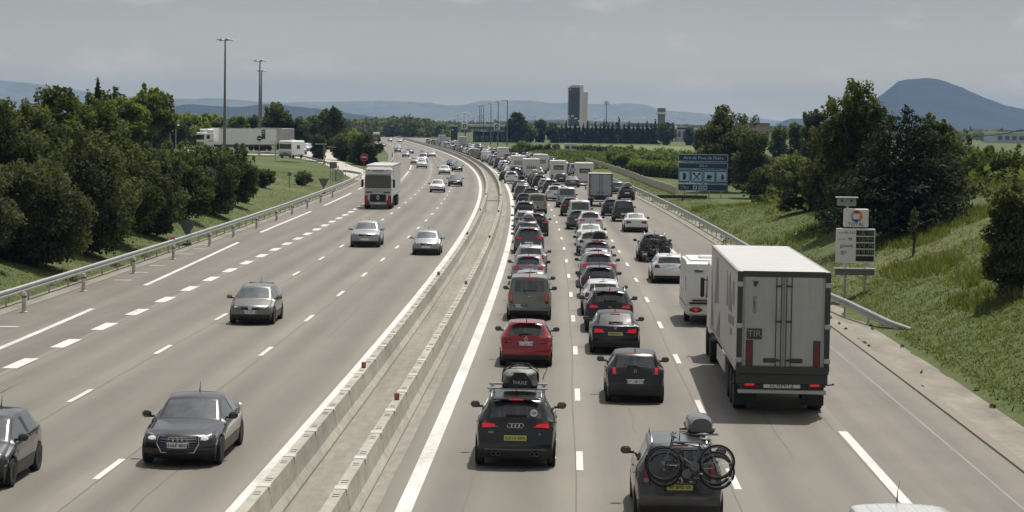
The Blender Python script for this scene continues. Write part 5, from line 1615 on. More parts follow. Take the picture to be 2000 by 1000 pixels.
def car(kn, color, px, d, label, lod=1, onc=False, lit=False, group=None, name=None, yaw=0.0, x=None, pkey=None, skip=(), mirror=None):
    """d = depth of the end nearest the camera"""
    K = KIND[kn]; car_parts(kn)
    if lod == 0: d -= .75
    xx = upx(px, d) if x is None else x
    rz = heading(d + K['L'] / 2, onc) + yaw
    fx_, fy_ = (-math.sin(rz), math.cos(rz))
    s_ = -1 if onc else 1
    loc = (xx + fx_ * s_ * K['L'] / 2, d + fy_ * s_ * K['L'] / 2, 0)
    group = group or ('cars driving towards the camera on the left carriageway' if onc else 'vehicles queuing on the right carriageway')
    nm = name or {'mpv': 'people_carrier'}.get(kn, kn)
    if onc: skip = tuple(skip) + ('brake_light',)
    if lod == 2:
        o = link(nm, merged(kn, color, lit), None, loc, rz)
        return tag(o, label, K['cat'], group)
    t = thing(nm, label, K['cat'], loc, rz, group)
    for pn, me, ch, pl in car_parts(kn):
        if pn in skip: continue
        if lod == 1 and pn in ('wiper', 'grille') and (not onc or pn == 'wiper'): continue
        if pn == 'body': me = colored(me, color, [(0, paint(color))])
        if pn == 'tail_light' and lit: me = colored(me, 'lit', [(0, REDLIT)])
        if pn == 'brake_light' and lit: me = colored(me, 'lit', [(0, REDLIT)])
        if pn == 'mirror' and mirror: me = colored(me, 'm' + mirror, [(0, paint(mirror))])
        o = link(pn, me, t, pl)
        if lod == 0:
            for cn, cm in ch: link(cn, cm, o)
        elif pn == 'wheel' and ch:
            link(ch[0][0], ch[0][1], o)
    return t
def plate_text(t, kn, txt, side=-1, style='w', size=.105, z=None):
    """swap the plate on one end for a lettered one"""
    K = KIND[kn]
    for ch in t.children:
        if ch.name.startswith('number_plate'):
            yv = ch.data.vertices[0].co.y
            if (yv < 0) == (side < 0):
                if style == 'y': ch.data = colored(ch.data, 'y', [(0, PLATEY)])
                zs = [v.co.z for v in ch.data.vertices]; ys = [v.co.y for v in ch.data.vertices]
                me = text_mesh(txt, size, INK, ext=.003)
                yy = min(ys) - .006 if side < 0 else max(ys) + .006
                o = link('lettering', me, ch, (0, yy, (min(zs) + max(zs)) / 2))
                if side > 0: o.rotation_euler.z = PI
                if style == 'w':
                    b = MB()
                    for sx_ in (-1, 1): b.box((sx_ * .245, yy, (min(zs) + max(zs)) / 2), (.035, .006, .115))
                    b.build('country_band', BLUE, ch)
def emblem(t, kn, shape, z, side=-1, x=0, s=.1):
    K = KIND[kn]; y = surf(K, side, x, z) + side * .03
    b = MB()
    if shape == 'rings':
        for i in range(4):
            cx_ = x + (i - 1.5) * s * .78
            b.tube([(cx_ + math.cos(a) * s * .5, y + .004 * (i % 2), z + math.sin(a) * s * .5) for a in np.linspace(0, 2 * PI, 16, endpoint=False)], s * .085, 6, closed=True)
    elif shape == 'chevrons':
        for dz in (0, .55):
            z0 = z + dz * s
            b.prism([(x - s * .6, z0 - s * .4), (x - s * .42, z0 - s * .4), (x, z0 + .02), (x + s * .42, z0 - s * .4), (x + s * .6, z0 - s * .4), (x, z0 + s * .28)], y - .01, y + .01)
    elif shape == 'diamond':
        P_ = [(0, 1), (.62, 0), (0, -1), (-.62, 0)]
        for i in range(4):
            a, c = P_[i], P_[(i + 1) % 4]
            b.tube([(x + a[0] * s, y, z + a[1] * s), (x + c[0] * s, y, z + c[1] * s)], s * .14, 6)
    elif shape == 'star':
        b.tube([(x + math.cos(a) * s, y, z + math.sin(a) * s) for a in np.linspace(0, 2 * PI, 20, endpoint=False)], s * .09, 6, closed=True)
        for q in range(3):
            a = PI / 2 + q * 2 * PI / 3; b.tube([(x, y, z), (x + math.cos(a) * s, y, z + math.sin(a) * s)], [s * .14, s * .04], 6)
    elif shape == 'bar':
        b.box((x, y, z), (s * 2, .02, s * .35), ch=.006)
    elif shape == 'block':
        b.box((x, y, z), (s * 1.2, .03, s), ch=.02)
        b.box((x, y, z + s * .18), (s * .9, .04, s * .12)); b.box((x, y, z - s * .18), (s * .9, .04, s * .12))
    b.build('emblem', CHROME, t, smooth=50)
def roof_box(px, d, z, w, l, h, m, label, rz=0, name='roof_box', parts=True):
    p = place(px, d, z)
    t = thing(name, label, 'roof box', (p.x, d + l / 2, z), rz, 'roof boxes carried on cars')
    b = MB(); vs = []; fs = []; nn = 14; st = 10
    for i in range(st + 1):
        f = i / st; y = -l / 2 + l * f
        sc = max(0, math.sin(PI * (f * .9 + .07))) ** .16
        for k in range(nn):
            a = PI * k / (nn - 1)
            vs.append((math.cos(a) * w / 2 * sc * (abs(math.sin(a)) * .12 + .9), y, .06 + (max(0, math.sin(a)) ** .6) * (h - .06) * sc * (1 - .25 * f)))
    for i in range(st):
        for k in range(nn - 1): fs.append((i * nn + k, i * nn + k + 1, (i + 1) * nn + k + 1, (i + 1) * nn + k))
    fs.append(tuple(range(nn))); fs.append(tuple(range((st + 1) * nn - 1, st * nn - 1, -1)))
    b.add(vs, fs); b.build('lid', m, t, smooth=50)
    b = MB(); b.box((0, 0, .07), (w * .93, l * .93, .12), ch=.05); b.build('base', BLACK, t, smooth=50)
    b = MB()
    for y in (-l * .28, l * .28): b.box((0, y, -.02), (w * 1.25, .06, .05))
    b.build('crossbar', ALLOY, t)
    return t
Q = 'vehicles queuing on the right carriageway'
# ---------------- left queue lane
t = car('suv', 'black', 1006, 52.2, 'black SUV with a grey bag on its roof, nearest in the left queue lane', 0, lit=True)
plate_text(t, 'suv', 'GX14 XRR', -1, 'y', .10); emblem(t, 'suv', 'rings', 1.0, s=.11)
K = KIND['suv']
b = MB(); b.lathe([(.001, 0), (.085, 0), (.085, .012), (.001, .012)], 'y', (.42, -2.06, 1.28), 16); o = b.build('sticker', PLATEW, t); o.rotation_euler = (0, 0, 0)
link('lettering', text_mesh('GB', .085, BLUE), o, (.42, -2.068, 1.28))
link('badge', text_mesh('SQ5', .07, CHROME), t, (-.56, surf(K, -1, -.56, .84) - .03, .84)); link('badge', text_mesh('TDI', .045, CHROME), t, (.56, surf(K, -1, .56, .80) - .03, .80))
for sx_ in (-.5, .5):
    b = MB(); b.lathe([(.05, 0), (.055, -.12), (.045, -.12), (.04, 0)], 'y', (sx_, -2.2, .36), 12); b.lathe([(.05, 0), (.055, -.12), (.045, -.12), (.04, 0)], 'y', (sx_ * .78, -2.2, .36), 12); b.build('exhaust', DSTEEL, t, smooth=40)
b = patch(K, -1, [(-.72, .44), (.72, .44), (.70, .47), (-.70, .47)], .02); b.build('bumper_trim', DSTEEL, t)
b = MB()
for y in (-.95, .0): b.box((0, y, 1.72), (1.42, .08, .05), ch=.015); [b.box((sx_ * .62, y, 1.67), (.08, .1, .1)) for sx_ in (-1, 1)]
b.build('roof_bar', ALLOY, t)
# bag on the bars
bp = (t.location.x + .05, t.location.y - .45, 1.75)
t2 = thing('roof_bag', 'grey crumpled luggage bag strapped on the roof bars of the nearest black SUV', 'bag', bp, t.rotation_euler.z)
b = MB(); vs = []; fs = []; nu, nv = 20, 14
for j in range(nv):
    for i in range(nu):
        a = 2 * PI * i / nu; f = j / (nv - 1)
        ca, sa = math.cos(a), math.sin(a)
        ex = (abs(ca) ** 6 + abs(sa) ** 6) ** (-1 / 6)
        rr_ = (1 if f < .55 else math.sqrt(max(0, 1 - ((f - .55) / .47) ** 2)))
        nn_ = 1 + .10 * mnoise.noise((ca * 2.2, sa * 2.2, f * 5)) + .05 * math.sin(a * 7 + f * 9)
        vs.append((ca * ex * .40 * rr_ * nn_, sa * ex * .60 * rr_ * nn_, (.05 + .52 * f) * .8 + .04 * mnoise.noise((ca * 3, sa * 3, 2))))
for j in range(nv - 1):
    for i in range(nu): fs.append((j * nu + i, j * nu + (i + 1) % nu, (j + 1) * nu + (i + 1) % nu, (j + 1) * nu + i))
fs.append(tuple((nv - 1) * nu + i for i in range(nu)))
b.add(vs, fs); b.build('sack', mat('bag_grey', (.17, .17, .165), .55, noise=[(5, .5, 4)], bump=(14, .6, .03)), t2, smooth=50)
b = MB(); b.prism([(-.28, .0), (.28, .0), (.26, .17), (.12, .36), (-.12, .36), (-.26, .17)], -.645, -.60); bb = b.build('end_panel', BLACK, t2)
b = MB(); b.box((0, 0, .04), (.84, 1.24, .12), ch=.04); b.build('tray', BLACK, t2)
link('lettering', text_mesh('THULE', .115, INKW), bb, (0, -.652, .12))
b = MB()
for y in (-.3, .25): b.tube([(-.43, y, .1), (-.41, y, .33), (-.2, y, .475), (0, y, .49), (.2, y, .475), (.41, y, .33), (.43, y, .1)], .022, 5)
b.build('strap', BLACK, t2)
t = car('hatchback', 'red', 1027, 74.0, 'red hatchback waiting between the nearest black SUV and the grey-green van', 0)
plate_text(t, 'hatchback', 'CX 021 NR'); emblem(t, 'hatchback', 'diamond', .92, s=.085)
t = car('leisure_van', 'olive', 1033, 91.6, 'grey-green high-backed van with big rear window and lit red lamps', 0, lit=True, mirror=None)
plate_text(t, 'leisure_van', 'AW 295 ZV'); emblem(t, 'leisure_van', 'bar', .98, s=.06)
# shift the van plate to the left as in the photograph
for ch in t.children:
    if ch.name.startswith('number_plate') and ch.data.vertices[0].co.y < 0: ch.location = (-.32, .01, -.06)
car('hatchback', 'silver', 1036, 98.8, 'silver hatchback with bright sky in its rear glass, hidden behind the grey-green van', 1)
car('hatchback', 'lilac', 1032, 110.8, 'pale lilac-silver hatchback with dark rear window in the left queue lane', 1, lit=True)
car('estate', 'silver', 1036, 120.0, 'silver estate with a dark sunroof ahead of the pale lilac hatchback', 1, lit=True)
car('suv', 'grey', 1033, 137.5, 'grey SUV with a bulging tailgate and lit lamps, left queue lane', 1, lit=True)
car('estate', 'grey', 1030, 150.5, 'grey estate under a silver roof box, left queue lane', 1)
roof_box(1032, 152.2, 1.55, .75, 1.9, .42, mat('box_silver', (.36, .37, .38), .35), 'silver roof box on the grey estate of the left queue lane')
car('suv', 'black', 1046, 160, 'black SUV standing to the right of its lane beside the silver roof box', 1, lit=True)
car('estate', 'silver', 1026, 168.5, 'silver estate with bright roof edge tucked beside the black SUV', 1)
car('suv', 'anthracite', 1026, 184, 'dark grey SUV ahead of the bright-roofed silver estate', 1)
car('leisure_van', 'beige', 1049, 200.5, 'dark-tailed beige van with one red lamp, right of its lane', 1, lit=True)
car('hatchback', 'black', 1025, 211, 'black hatchback left of the beige van', 1)
car('suv', 'anthracite', 1038, 224, 'dark SUV with a broad rear window beyond the beige van', 1)
car('mpv', 'grey', 1021, 236, 'dark grey people carrier beside the curving white line', 1)
car('estate', 'anthracite', 1021, 249, 'charcoal estate with a lilac sheen on its roof, left lane', 1)
car('estate', 'grey', 1015, 263, 'grey estate carrying a black roof box behind the white SUV', 1)
roof_box(1019, 265, 1.55, .8, 1.8, .42, BLACK, 'black roof box on the grey estate behind the white SUV')
car('suv', 'white', 999, 302, 'white SUV with oval rear window at the curve of the left queue lane', 1)
car('estate', 'black', 988, 313, 'black estate just ahead of the white SUV', 2)
roof_box(1002, 318, 1.5, .8, 1.6, .5, BLACK, 'black roof box seen over the white SUV roof')
# ---------------- middle queue lane
t = car('mpv', 'graphite', 1328, 45.1, 'dark grey people carrier with bicycles on its tail, nearest in the middle lane', 0)
plate_text(t, 'mpv', '80 BHS 59', -1, 'y', .10); emblem(t, 'mpv', 'diamond', .90, s=.085)
MPV = t
tq = car('small_hatchback', 'black', 1241, 64.7, 'black round-backed hatchback with bright red lamps left of the big lorry', 0, lit=True)
plate_text(tq, 'small_hatchback', 'CP 148 MT'); emblem(tq, 'small_hatchback', 'chevrons', .93, s=.09)
# its plate sits low on the bumper
for ch in tq.children:
    if ch.name.startswith('number_plate') and ch.data.vertices[0].co.y < 0: ch.location = (0, -.06, -.13)
t = car('liftback', 'black', 1202, 78.6, 'black liftback with a sloping sky-lit rear window and wide red lamps', 0, lit=True)
plate_text(t, 'liftback', '804 NL 91', -1, 'y', .09); emblem(t, 'liftback', 'diamond', .93, s=.06)
t = car('suv', 'black', 1191, 86.8, 'black crossover with silver roof rails between liftback and white estate', 0, lit=True); emblem(t, 'suv', 'bar', .98, s=.06)
car('estate', 'white', 1178, 93.6, 'white estate with bicycles seen through its rear glass', 1)
car('hatchback', 'anthracite', 1171, 102.8, 'dark grey hatchback between the white estate and a bright-roofed car', 1)
car('suv', 'lilac', 1169, 111.4, 'silver-lilac SUV with red corner lamps in the middle queue lane', 1, lit=True)
car('hatchback', 'silver', 1166, 117.6, 'silver hatchback squeezed ahead of the silver-lilac SUV', 1)
car('hatchback', 'grey', 1166, 125.5, 'grey hatchback under a black roof box in the middle lane', 1, lit=True)
roof_box(1170, 126.6, 1.56, .85, 1.5, .5, BLACK, 'black domed roof box on the grey hatchback of the middle lane')
car('hatchback', 'white', 1155, 137, 'white hatchback left of the black domed roof box', 1)
car('saloon', 'white', 1154, 148, 'white saloon with bright boot lid in the middle lane', 1)
car('suv', 'white', 1153, 165, 'white SUV with dark rear glass behind the grey hatchback', 1, lit=True)
car('hatchback', 'grey', 1130, 171, 'grey hatchback at the left of the middle lane beside a white people carrier', 1)
car('minibus', 'white', 1133, 180, 'white people carrier with a large black rear window', 1, lit=True)
car('suv', 'black', 1117, 196, 'black SUV wide across the middle lane, one red lamp lit', 1, lit=True)
car('minibus', 'silver', 1107, 217, 'tall silver minibus with a square dark rear window', 1)
car('suv', 'white', 1084, 234, 'white SUV with small red lamp left of the tall silver minibus', 1, lit=True)
car('hatchback', 'white', 1097, 240, 'white hatchback half behind the tall silver minibus', 1)
car('hatchback', 'anthracite', 1089, 249, 'charcoal hatchback ahead of the white SUV in the middle lane', 1)
car('suv', 'anthracite', 1077, 259, 'charcoal SUV in the tight middle queue, ahead of the charcoal hatchback', 1)
car('estate', 'silver', 1066, 272, 'silver estate in the tight middle queue before the dark SUVs', 1)
car('suv', 'black', 1055, 282, 'black SUV with a roof box in the dark run of the middle lane', 1)
roof_box(1056, 284, 1.75, .8, 1.8, .4, MATS['box_silver'], 'pale roof box on the black SUV in the dark run of the middle lane')
car('hatchback', 'black', 1048, 292, 'black hatchback next ahead of the black SUV with a roof box', 2)
car('estate', 'black', 1044, 302, 'black estate with a white roof box left of the motorhome with a mountain picture', 2)
roof_box(1045, 304, 1.55, .75, 1.7, .4, WHITE, 'white roof box on the black estate left of the motorhomes')
# ---------------- right queue lane
car('estate', 'white', 1308, 113.6, 'white estate with dark lamps just behind the SUV carrying bicycles', 1)
SUVB = car('suv', 'anthracite', 1279, 132, 'dark SUV with bicycles and a light board on its tail, right queue lane', 1)
car('saloon', 'white', 1243, 168, 'white saloon with dark lamps alone in the right lane', 1)
car('off_roader', 'green', 1219, 186.5, 'dark green upright off-roader ahead of the white saloon', 1)
car('hatchback', 'black', 1196, 198, 'black hatchback left of the dark green off-roader', 1)
car('hatchback', 'black', 1225, 241, 'black hatchback with a sunlit rear window and roof box by the right guard rail', 1)
roof_box(1226, 242, 1.55, .8, 1.8, .4, MATS['box_silver'], 'grey roof box on the black hatchback by the right guard rail')
car('estate', 'grey', 1206, 262, 'grey estate half hidden right of the box lorry', 1)
car('saloon', 'bronze', 1119, 288, 'bronze-silver saloon between the motorhomes and the box lorry', 1)
car('estate', 'anthracite', 1096, 304, 'dark estate with two red lamps below a white motorhome', 1, lit=True)
# ---------------- oncoming carriageway
t = car('saloon', 'anthracite', 346, 51.6, 'dark grey-blue saloon with lit headlights, nearest car on the left carriageway', 0, onc=True, mirror='anthracite')
plate_text(t, 'saloon', 'NAP 800', 1, 'w', .11); 
K = KIND['saloon']
for ch in list(t.children):
    if ch.name.startswith('headlight'):
        v = [x.co for x in ch.data.vertices]; b = MB(); c = sum(v, Vector()) / len(v)
        b.ellipsoid((c.x, max(x.y for x in v) - .02, c.z), (.09, .03, .045), 10, 6); b.build('lamp', LENSLIT, ch, smooth=50)
    if ch.name.startswith('grille'):
        b = patch(K, 1, [(-.36, .36), (.36, .36), (.46, .70), (-.46, .70)], .022)
        ch.data = b.mesh('grille', [BLACK], 40)
        for i in range(5):
            z_ = .42 + i * .055; b = patch(K, 1, [(-.40, z_), (.40, z_), (.40, z_ + .014), (-.40, z_ + .014)], .03, 4); b.build('slat', DSTEEL, ch)
        e_ = []
        for (xa, za), (xb, zb_) in (((-.37, .35), (.37, .35)), ((.37, .35), (.48, .55)), ((.48, .55), (.46, .71)), ((.46, .71), (-.46, .71)), ((-.46, .71), (-.48, .55)), ((-.48, .55), (-.37, .35))): e_.append([(xa, surf(K, 1, xa, za) + .03, za), (xb, surf(K, 1, xb, zb_) + .03, zb_)])
        b = MB()
        for s_ in e_: b.tube(s_, .012, 6)
        b.build('surround', CHROME, ch, smooth=50)
emblem(t, 'saloon', 'rings', .64, 1, s=.13)
t = car('small_hatchback', 'anthracite', -70, 47.9, 'dark grey small hatchback cut off by the left picture edge', 0, onc=True, mirror='anthracite')
t = car('hatchback', 'bronze', 488, 87.6, 'bronze-grey hatchback with a dark oval grille, second on the left carriageway', 0, onc=True, mirror='bronze')
plate_text(t, 'hatchback', '3015 WZ 77', 1); emblem(t, 'hatchback', 'block', .66, 1, s=.12)
t = car('suv', 'silver', 712, 143, 'silver SUV with roof rails driving in the lane below the articulated lorry', 0, onc=True, mirror='silver'); emblem(t, 'suv', 'star', .80, 1, s=.11)
t = car('small_hatchback', 'silver', 832, 135.5, 'bright silver hatchback alone in the lane beside the median', 0, onc=True, mirror='silver'); emblem(t, 'small_hatchback', 'block', .70, 1, s=.12)
ON = [('hatchback', 'white', 854, 258, 'white hatchback leading the pair beside the dark car near the median', 1), ('saloon', 'anthracite', 889, 284, 'dark saloon right beside the leading white hatchback', 1),
      ('saloon', 'white', 868, 350, 'white saloon behind the dark saloon, middle of the left carriageway', 1), ('saloon', 'black', 893, 372, 'black saloon next to the median line, level with a white saloon', 1), ('estate', 'blue', 882, 410, 'dark blue estate half hidden by the black saloon near the median', 2),
      ('suv', 'white', 824, 395, 'white SUV with dark grille heading the small far group', 1), ('estate', 'silver', 811, 430, 'silver estate tucked behind the white SUV of the far group', 2), ('minibus', 'white', 826, 450, 'white van directly behind the white SUV of the far group', 2), ('suv', 'black', 828, 520, 'black SUV ahead of a far white car by the median curve', 2),
      ('hatchback', 'white', 844, 530, 'far white hatchback next to the median curve', 2), ('hatchback', 'pale_blue', 793, 520, 'pale blue hatchback in the far inner bend', 2), ('saloon', 'blue', 801, 580, 'dark blue saloon just beyond the pale blue hatchback', 2),
      ('hatchback', 'anthracite', 777, 600, 'charcoal hatchback in the far bend under a white car', 2), ('suv', 'white', 777, 645, 'white SUV above the charcoal hatchback in the far bend', 2), ('saloon', 'anthracite', 748, 735, 'charcoal saloon farthest along the bend, right of a lorry', 2)]
for kn, c, px, d, lab, lod in ON: car(kn, c, px, d, lab, lod, onc=True)
for kn, c, u, d, lab in [('hatchback', 'white', -8.5, 905, 'tiny white car on the far crest left of the distant lorry'), ('suv', 'silver', -12, 930, 'tiny silver car on the far crest behind the distant lorry'), ('hatchback', 'grey', -5.5, 990, 'tiny grey car on the far crest, last of the left carriageway')]:
    car(kn, c, 0, d, lab, 2, onc=True, x=r0(d) + u)
# ---------------- far packed queue
FQ = 'far packed queue on the right carriageway'
g = random.Random(21)
kinds = ['hatchback', 'small_hatchback', 'suv', 'mpv', 'estate', 'estate', 'saloon', 'liftback', 'leisure_van', 'minibus', 'suv', 'hatchback']
colors = ['white'] * 5 + ['silver'] * 6 + ['grey'] * 4 + ['anthracite'] * 4 + ['black'] * 4 + ['blue', 'red', 'bronze', 'pale_blue', 'lilac']
NICE = {'small_hatchback': 'small hatchback', 'mpv': 'people carrier', 'leisure_van': 'high-roofed van', 'off_roader': 'off-roader', 'suv': 'SUV'}
CN = {'anthracite': 'charcoal', 'lilac': 'lilac-grey', 'pale_blue': 'pale blue'}
BIG = []
def far_lane(u, d0, d1, gap, skipd=()):
    d = d0
    while d < d1:
        kn = g.choice(kinds); c = g.choice(colors)
        L_ = KIND[kn]['L']
        if not any(a < d + L_ + 1 and d < e for a, e in skipd):
            lab = 'tiny %s %s in the far packed queue where the motorway bends left' % (CN.get(c, c), NICE.get(kn, kn))
            if d < 470: lab = 'small %s %s in the dense queue just before the bend, beyond the motorhomes' % (CN.get(c, c), NICE.get(kn, kn))
            o = car(kn, c, 0, d, lab, 2, x=r0(d) + u + g.uniform(-.35, .35), lit=g.random() < .25, group='dense queue before the bend' if d < 470 else FQ)
        d += L_ + g.uniform(1.6, gap)
far_lane(1.85, 323, 880, 4.6, [(697, 708)])
far_lane(5.4, 314, 880, 4.8, [(318, 334), (352, 379), (498, 512)])
far_lane(8.9, 334, 880, 5.0, [(318, 336), (340, 352), (360, 382), (470, 484)])
far_lane(12.4, 345, 600, 7.5, [(300, 316)])
# ------------------------------------------------------------------ lorries, motorhomes, caravan, bicycles
def big_wheel(t, x, y, r=.5, w=.3, lod=0):
    sg = 1 if x > 0 else -1
    b = MB(); b.lathe([(r * .55, -w / 2), (r * .95, -w / 2), (r, -w * .38), (r, w * .38), (r * .95, w / 2), (r * .58, w / 2), (r * .55, w * .3)], 'x', n=22); o = b.build('wheel', RUBBER, t, smooth=40, loc=(x, y, r))
    b = MB(); b.lathe([(r * .58, sg * w * .42), (r * .5, sg * w * .25), (r * .25, sg * w * .2), (r * .22, sg * w * .45), (.001, sg * w * .47)], 'x', n=18); b.build('rim', ALLOY, o, smooth=40)
def lorry_box(t, y0, y1, z0, z1, W, m, name='trailer_body'):
    b = MB(); b.box((0, (y0 + y1) / 2, (z0 + z1) / 2), (W, y1 - y0, z1 - z0), 0, ch=.035)
    for sg in (-1, 1):
        b.box((sg * W / 2, (y0 + y1) / 2, z0 + .06), (.05, y1 - y0 - .1, .13), 1); b.box((sg * (W / 2 - .02), (y0 + y1) / 2, z1 - .05), (.06, y1 - y0 - .1, .1), 1)
    return b.build(name, [m, ALLOY], t)
GREYW = mat('trailer_white', (.58, .565, .555), .38, noise=[((.5, .5, .8), .05, 4), (.15, .04, 3), ((3, 3, .22), .06, 5)])
LWHITE = mat('lorry_white', (.88, .88, .87), .4, noise=[((1, 1, .3), .04, 4)])
DOORG = mat('trailer_door_grey', (.40, .405, .40), .42, noise=[((.7, .7, .5), .10, 4), ((6, 6, .5), .08, 5), ((1.5, 1.5, 2.5), .05, 6)])
FRAME = mat('trailer_frame', (.045, .045, .043), .5)
# --- big articulated lorry in the right lane
d = 61.9
px = 1527
x = upx(px, d); rz = heading(d + 7, False) - .012
t = thing('articulated_lorry', 'big grey-white articulated lorry with closed rear doors in the right lane', 'lorry', (x + math.sin(-rz) * 6.8, d + 6.8, 0), rz, 'lorries')
t.location.x = x - math.sin(rz) * 6.8
W_, y0, y1, z0, z1 = 2.56, -6.8, 6.8, 1.24, 4.0
lorry_box(t, y0 + .02, y1, z0, z1, W_, GREYW)
# faded wedges and blocks of the side lettering
b = MB(); SG = mat('faded_graphic', (.22, .23, .235), .5, noise=[(2, .15, 4)])
xs = -W_ / 2 - .008
def wedge(poly, dx=0): b.prism(poly, xs - .004 - dx, xs + .012, 0, axis='x')
wedge([(-4.6, 2.65), (-3.0, 2.65), (-3.0, 3.55), (-3.5, 3.75)]); wedge([(-5.5, 2.95), (-4.75, 2.95), (-4.75, 3.6), (-5.5, 3.6)]); wedge([(-2.6, 2.7), (-1.9, 2.7), (-2.2, 3.7)])
wedge([(-5.4, 2.35), (-3.0, 2.25), (-3.0, 2.5), (-5.4, 2.6)]); wedge([(-4.6, 2.0), (-3.9, 1.98), (-3.9, 2.16), (-4.6, 2.2)])
wedge([(1.2, 1.3), (3.6, 1.3), (1.4, 2.2)]); wedge([(2.2, 2.4), (4.6, 2.2), (3.4, 3.8), (2.8, 3.8)]); wedge([(4.9, 1.4), (6.4, 1.4), (6.4, 3.2)])
b.build('side_graphic', SG, t)
b = MB()
yr = y0 - .012
for sg in (-1, 1): b.box((sg * (W_ / 2 - .07), yr, (z0 + z1) / 2), (.15, .06, z1 - z0), 0, ch=.01)
b.box((0, yr, z1 - .07), (W_ - .29, .06, .16), 0); b.box((0, yr - .02, z0 + .02), (W_ - .02, .12, .2), 0, ch=.015); b.box((0, yr + .06, z0 - .22), (W_ - .05, .12, .3), 0, ch=.02)
for q in (-.9, -.45, 0, .45, .9): b.box((q, yr - .035, z1 - .06), (.05, .02, .03), 1)
b.build('rear_frame', [FRAME, RED], t)
for sg in (-1, 1):
    b = MB(); b.box((sg * .545, yr - .01, (z0 + z1) / 2 + .0), (1.06, .05, z1 - z0 - .30), 0, ch=.012)
    dr = b.build('door', DOORG, t)
    b = MB()
    for q in (.07, .21): b.tube([(sg * q, yr - .06, z0 + .1), (sg * q, yr - .06, z1 - .15)], .013, 8)
    for q in (z0 + .3, (z0 + z1) / 2, z1 - .4): b.box((sg * .14, yr - .05, q), (.18, .03, .05))
    b.build('lock_bar', FRAME, dr, smooth=50)
    b = MB(); b.box((sg * .36, yr - .055, z0 + .3), (.36, .05, .12), 0, ch=.02); b.box((sg * .2, yr - .075, z0 + .31), (.1, .05, .07)); b.build('handle', FRAME, dr)
    for q in (z0 + .3, z0 + 1.25, z0 + 2.4):
        b = MB(); b.box((sg * (W_ / 2 - .06), yr - .045, q), (.17, .05, .14), 0, ch=.012); b.build('hinge', ALLOY, dr)
    b = MB(); b.box((sg * .93, yr - .045, z0 + .50), (.2, .03, .72), 0, ch=.01); b.box((sg * .93, yr - .062, z0 + .50), (.12, .01, .62), 1); b.build('reflector_strip', [FRAME, mat('dull_red', (.16, .02, .02), .5)], dr)
    if sg < 0:
        b = MB(); b.box((-.80, yr - .045, z0 + 1.03), (.42, .02, .3), 0, ch=.005); pl = b.build('sign_plate', FRAME, dr)
        link('lettering', text_mesh('TIR', .26, mat('letter_grey', (.3, .3, .29), .6)), pl, (-.80, yr - .058, z0 + 1.03))
        o = link('lettering', text_mesh('SCHMITZ', .115, FRAME), dr, (-.80, yr - .040, z1 - .92)); o.rotation_euler = (0, -PI / 2, 0)
        b = MB(); b.prism([(-.84, z1 - .42), (-.76, z1 - .41), (-.74, z1 - .33), (-.69, z1 - .31), (-.74, z1 - .27), (-.83, z1 - .28), (-.89, z1 - .24), (-.84, z1 - .33)], yr - .045, yr - .032); b.build('emblem', FRAME, dr)
b = MB(); b.box((0, y0 + .02, .66), (2.44, .1, .12), 0, ch=.02); b.build('bumper', ALLOY, t)
for sg in (-1, 1):
    b = MB(); b.box((sg * .95, y0 + .06, .90), (.52, .1, .2), 0, ch=.02); b.box((sg * .9, y0 + .005, .88), (.26, .02, .12), 1); b.lathe([(.001, 0), (.04, 0), (.04, .02), (.001, .02)], 'y', (sg * 1.13, y0 - .005, .92), 10, 2); b.lathe([(.001, 0), (.04, 0), (.04, .02), (.001, .02)], 'y', (sg * .75, y0 - .005, .92), 10, 2)
    b.build('tail_light', [FRAME, REDLIT, ALLOY], t)
    b = MB(); b.box((sg * .95, y0 + 1.0, .45), (.62, .03, .55)); b.build('mudflap', BLACK, t)
    b = MB(); b.tube([(sg * 1.22, y0 - .02, .87), (sg * 1.38, y0 - .05, .89)], .02, 6, 0); b.ellipsoid((sg * 1.4, y0 - .05, .90), (.04, .03, .03), 8, 5, 1); b.build('marker_lamp', [BLACK, RED], t)
b = MB(); b.box((0, y0 + .06, .91), (1.02, .05, .30), 0, ch=.01); pb = b.build('rear_panel', WHITE, t)
b = MB(); b.box((0, y0 + .028, .99), (.52, .012, .11), 0); pl = b.build('number_plate', PLATEW, pb); link('lettering', text_mesh('DA 6608', .085, INK), pl, (0, y0 + .016, .99))
link('lettering', text_mesh('SCHMITZ', .15, INK, space=1.1), pb, (0, y0 + .030, .83))
b = MB(); b.box((0, -.5, .95), (1.0, 12.0, .3)); b.box((0, y0 + .6, .8), (2.2, 1.0, .3)); b.build('chassis', FRAME, t)
for yy in (y0 + 1.6, y0 + 2.9, y0 + 4.2):
    for sg in (-1, 1): big_wheel(t, sg * 1.06, yy, .5, .38)
for sg in (-1, 1):
    b = MB(); b.box((sg * 1.2, 1.6, .72), (.05, 4.2, .5), 0, ch=.02); b.build('side_guard', ALLOY, t)
b = MB(); b.box((0, 9.2, 2.05), (2.46, 2.2, 2.7), 0, ch=.18); b.box((0, 8.9, 3.55), (2.2, 1.4, .6), 0, ch=.2); b.build('cab', WHITE, t, smooth=40)
b = MB(); b.box((0, 7.9, .8), (1.9, 3.6, .5)); b.build('tractor_chassis', FRAME, t)
for yy in (7.2, 9.6):
    for sg in (-1, 1): big_wheel(t, sg * 1.08, yy, .5, .36)
for sg in (-1, 1):
    b = MB(); b.box((sg * 1.42, 9.9, 2.35), (.14, .1, .7), 0, ch=.03); b.tube([(sg * 1.2, 10, 2.6), (sg * 1.42, 9.95, 2.6)], .025, 6); b.build('mirror', BLACK, t)
b = MB(); b.box((0, 10.31, 2.55), (2.1, .03, .9), ch=.01); b.build('windscreen', GLASSB, t)

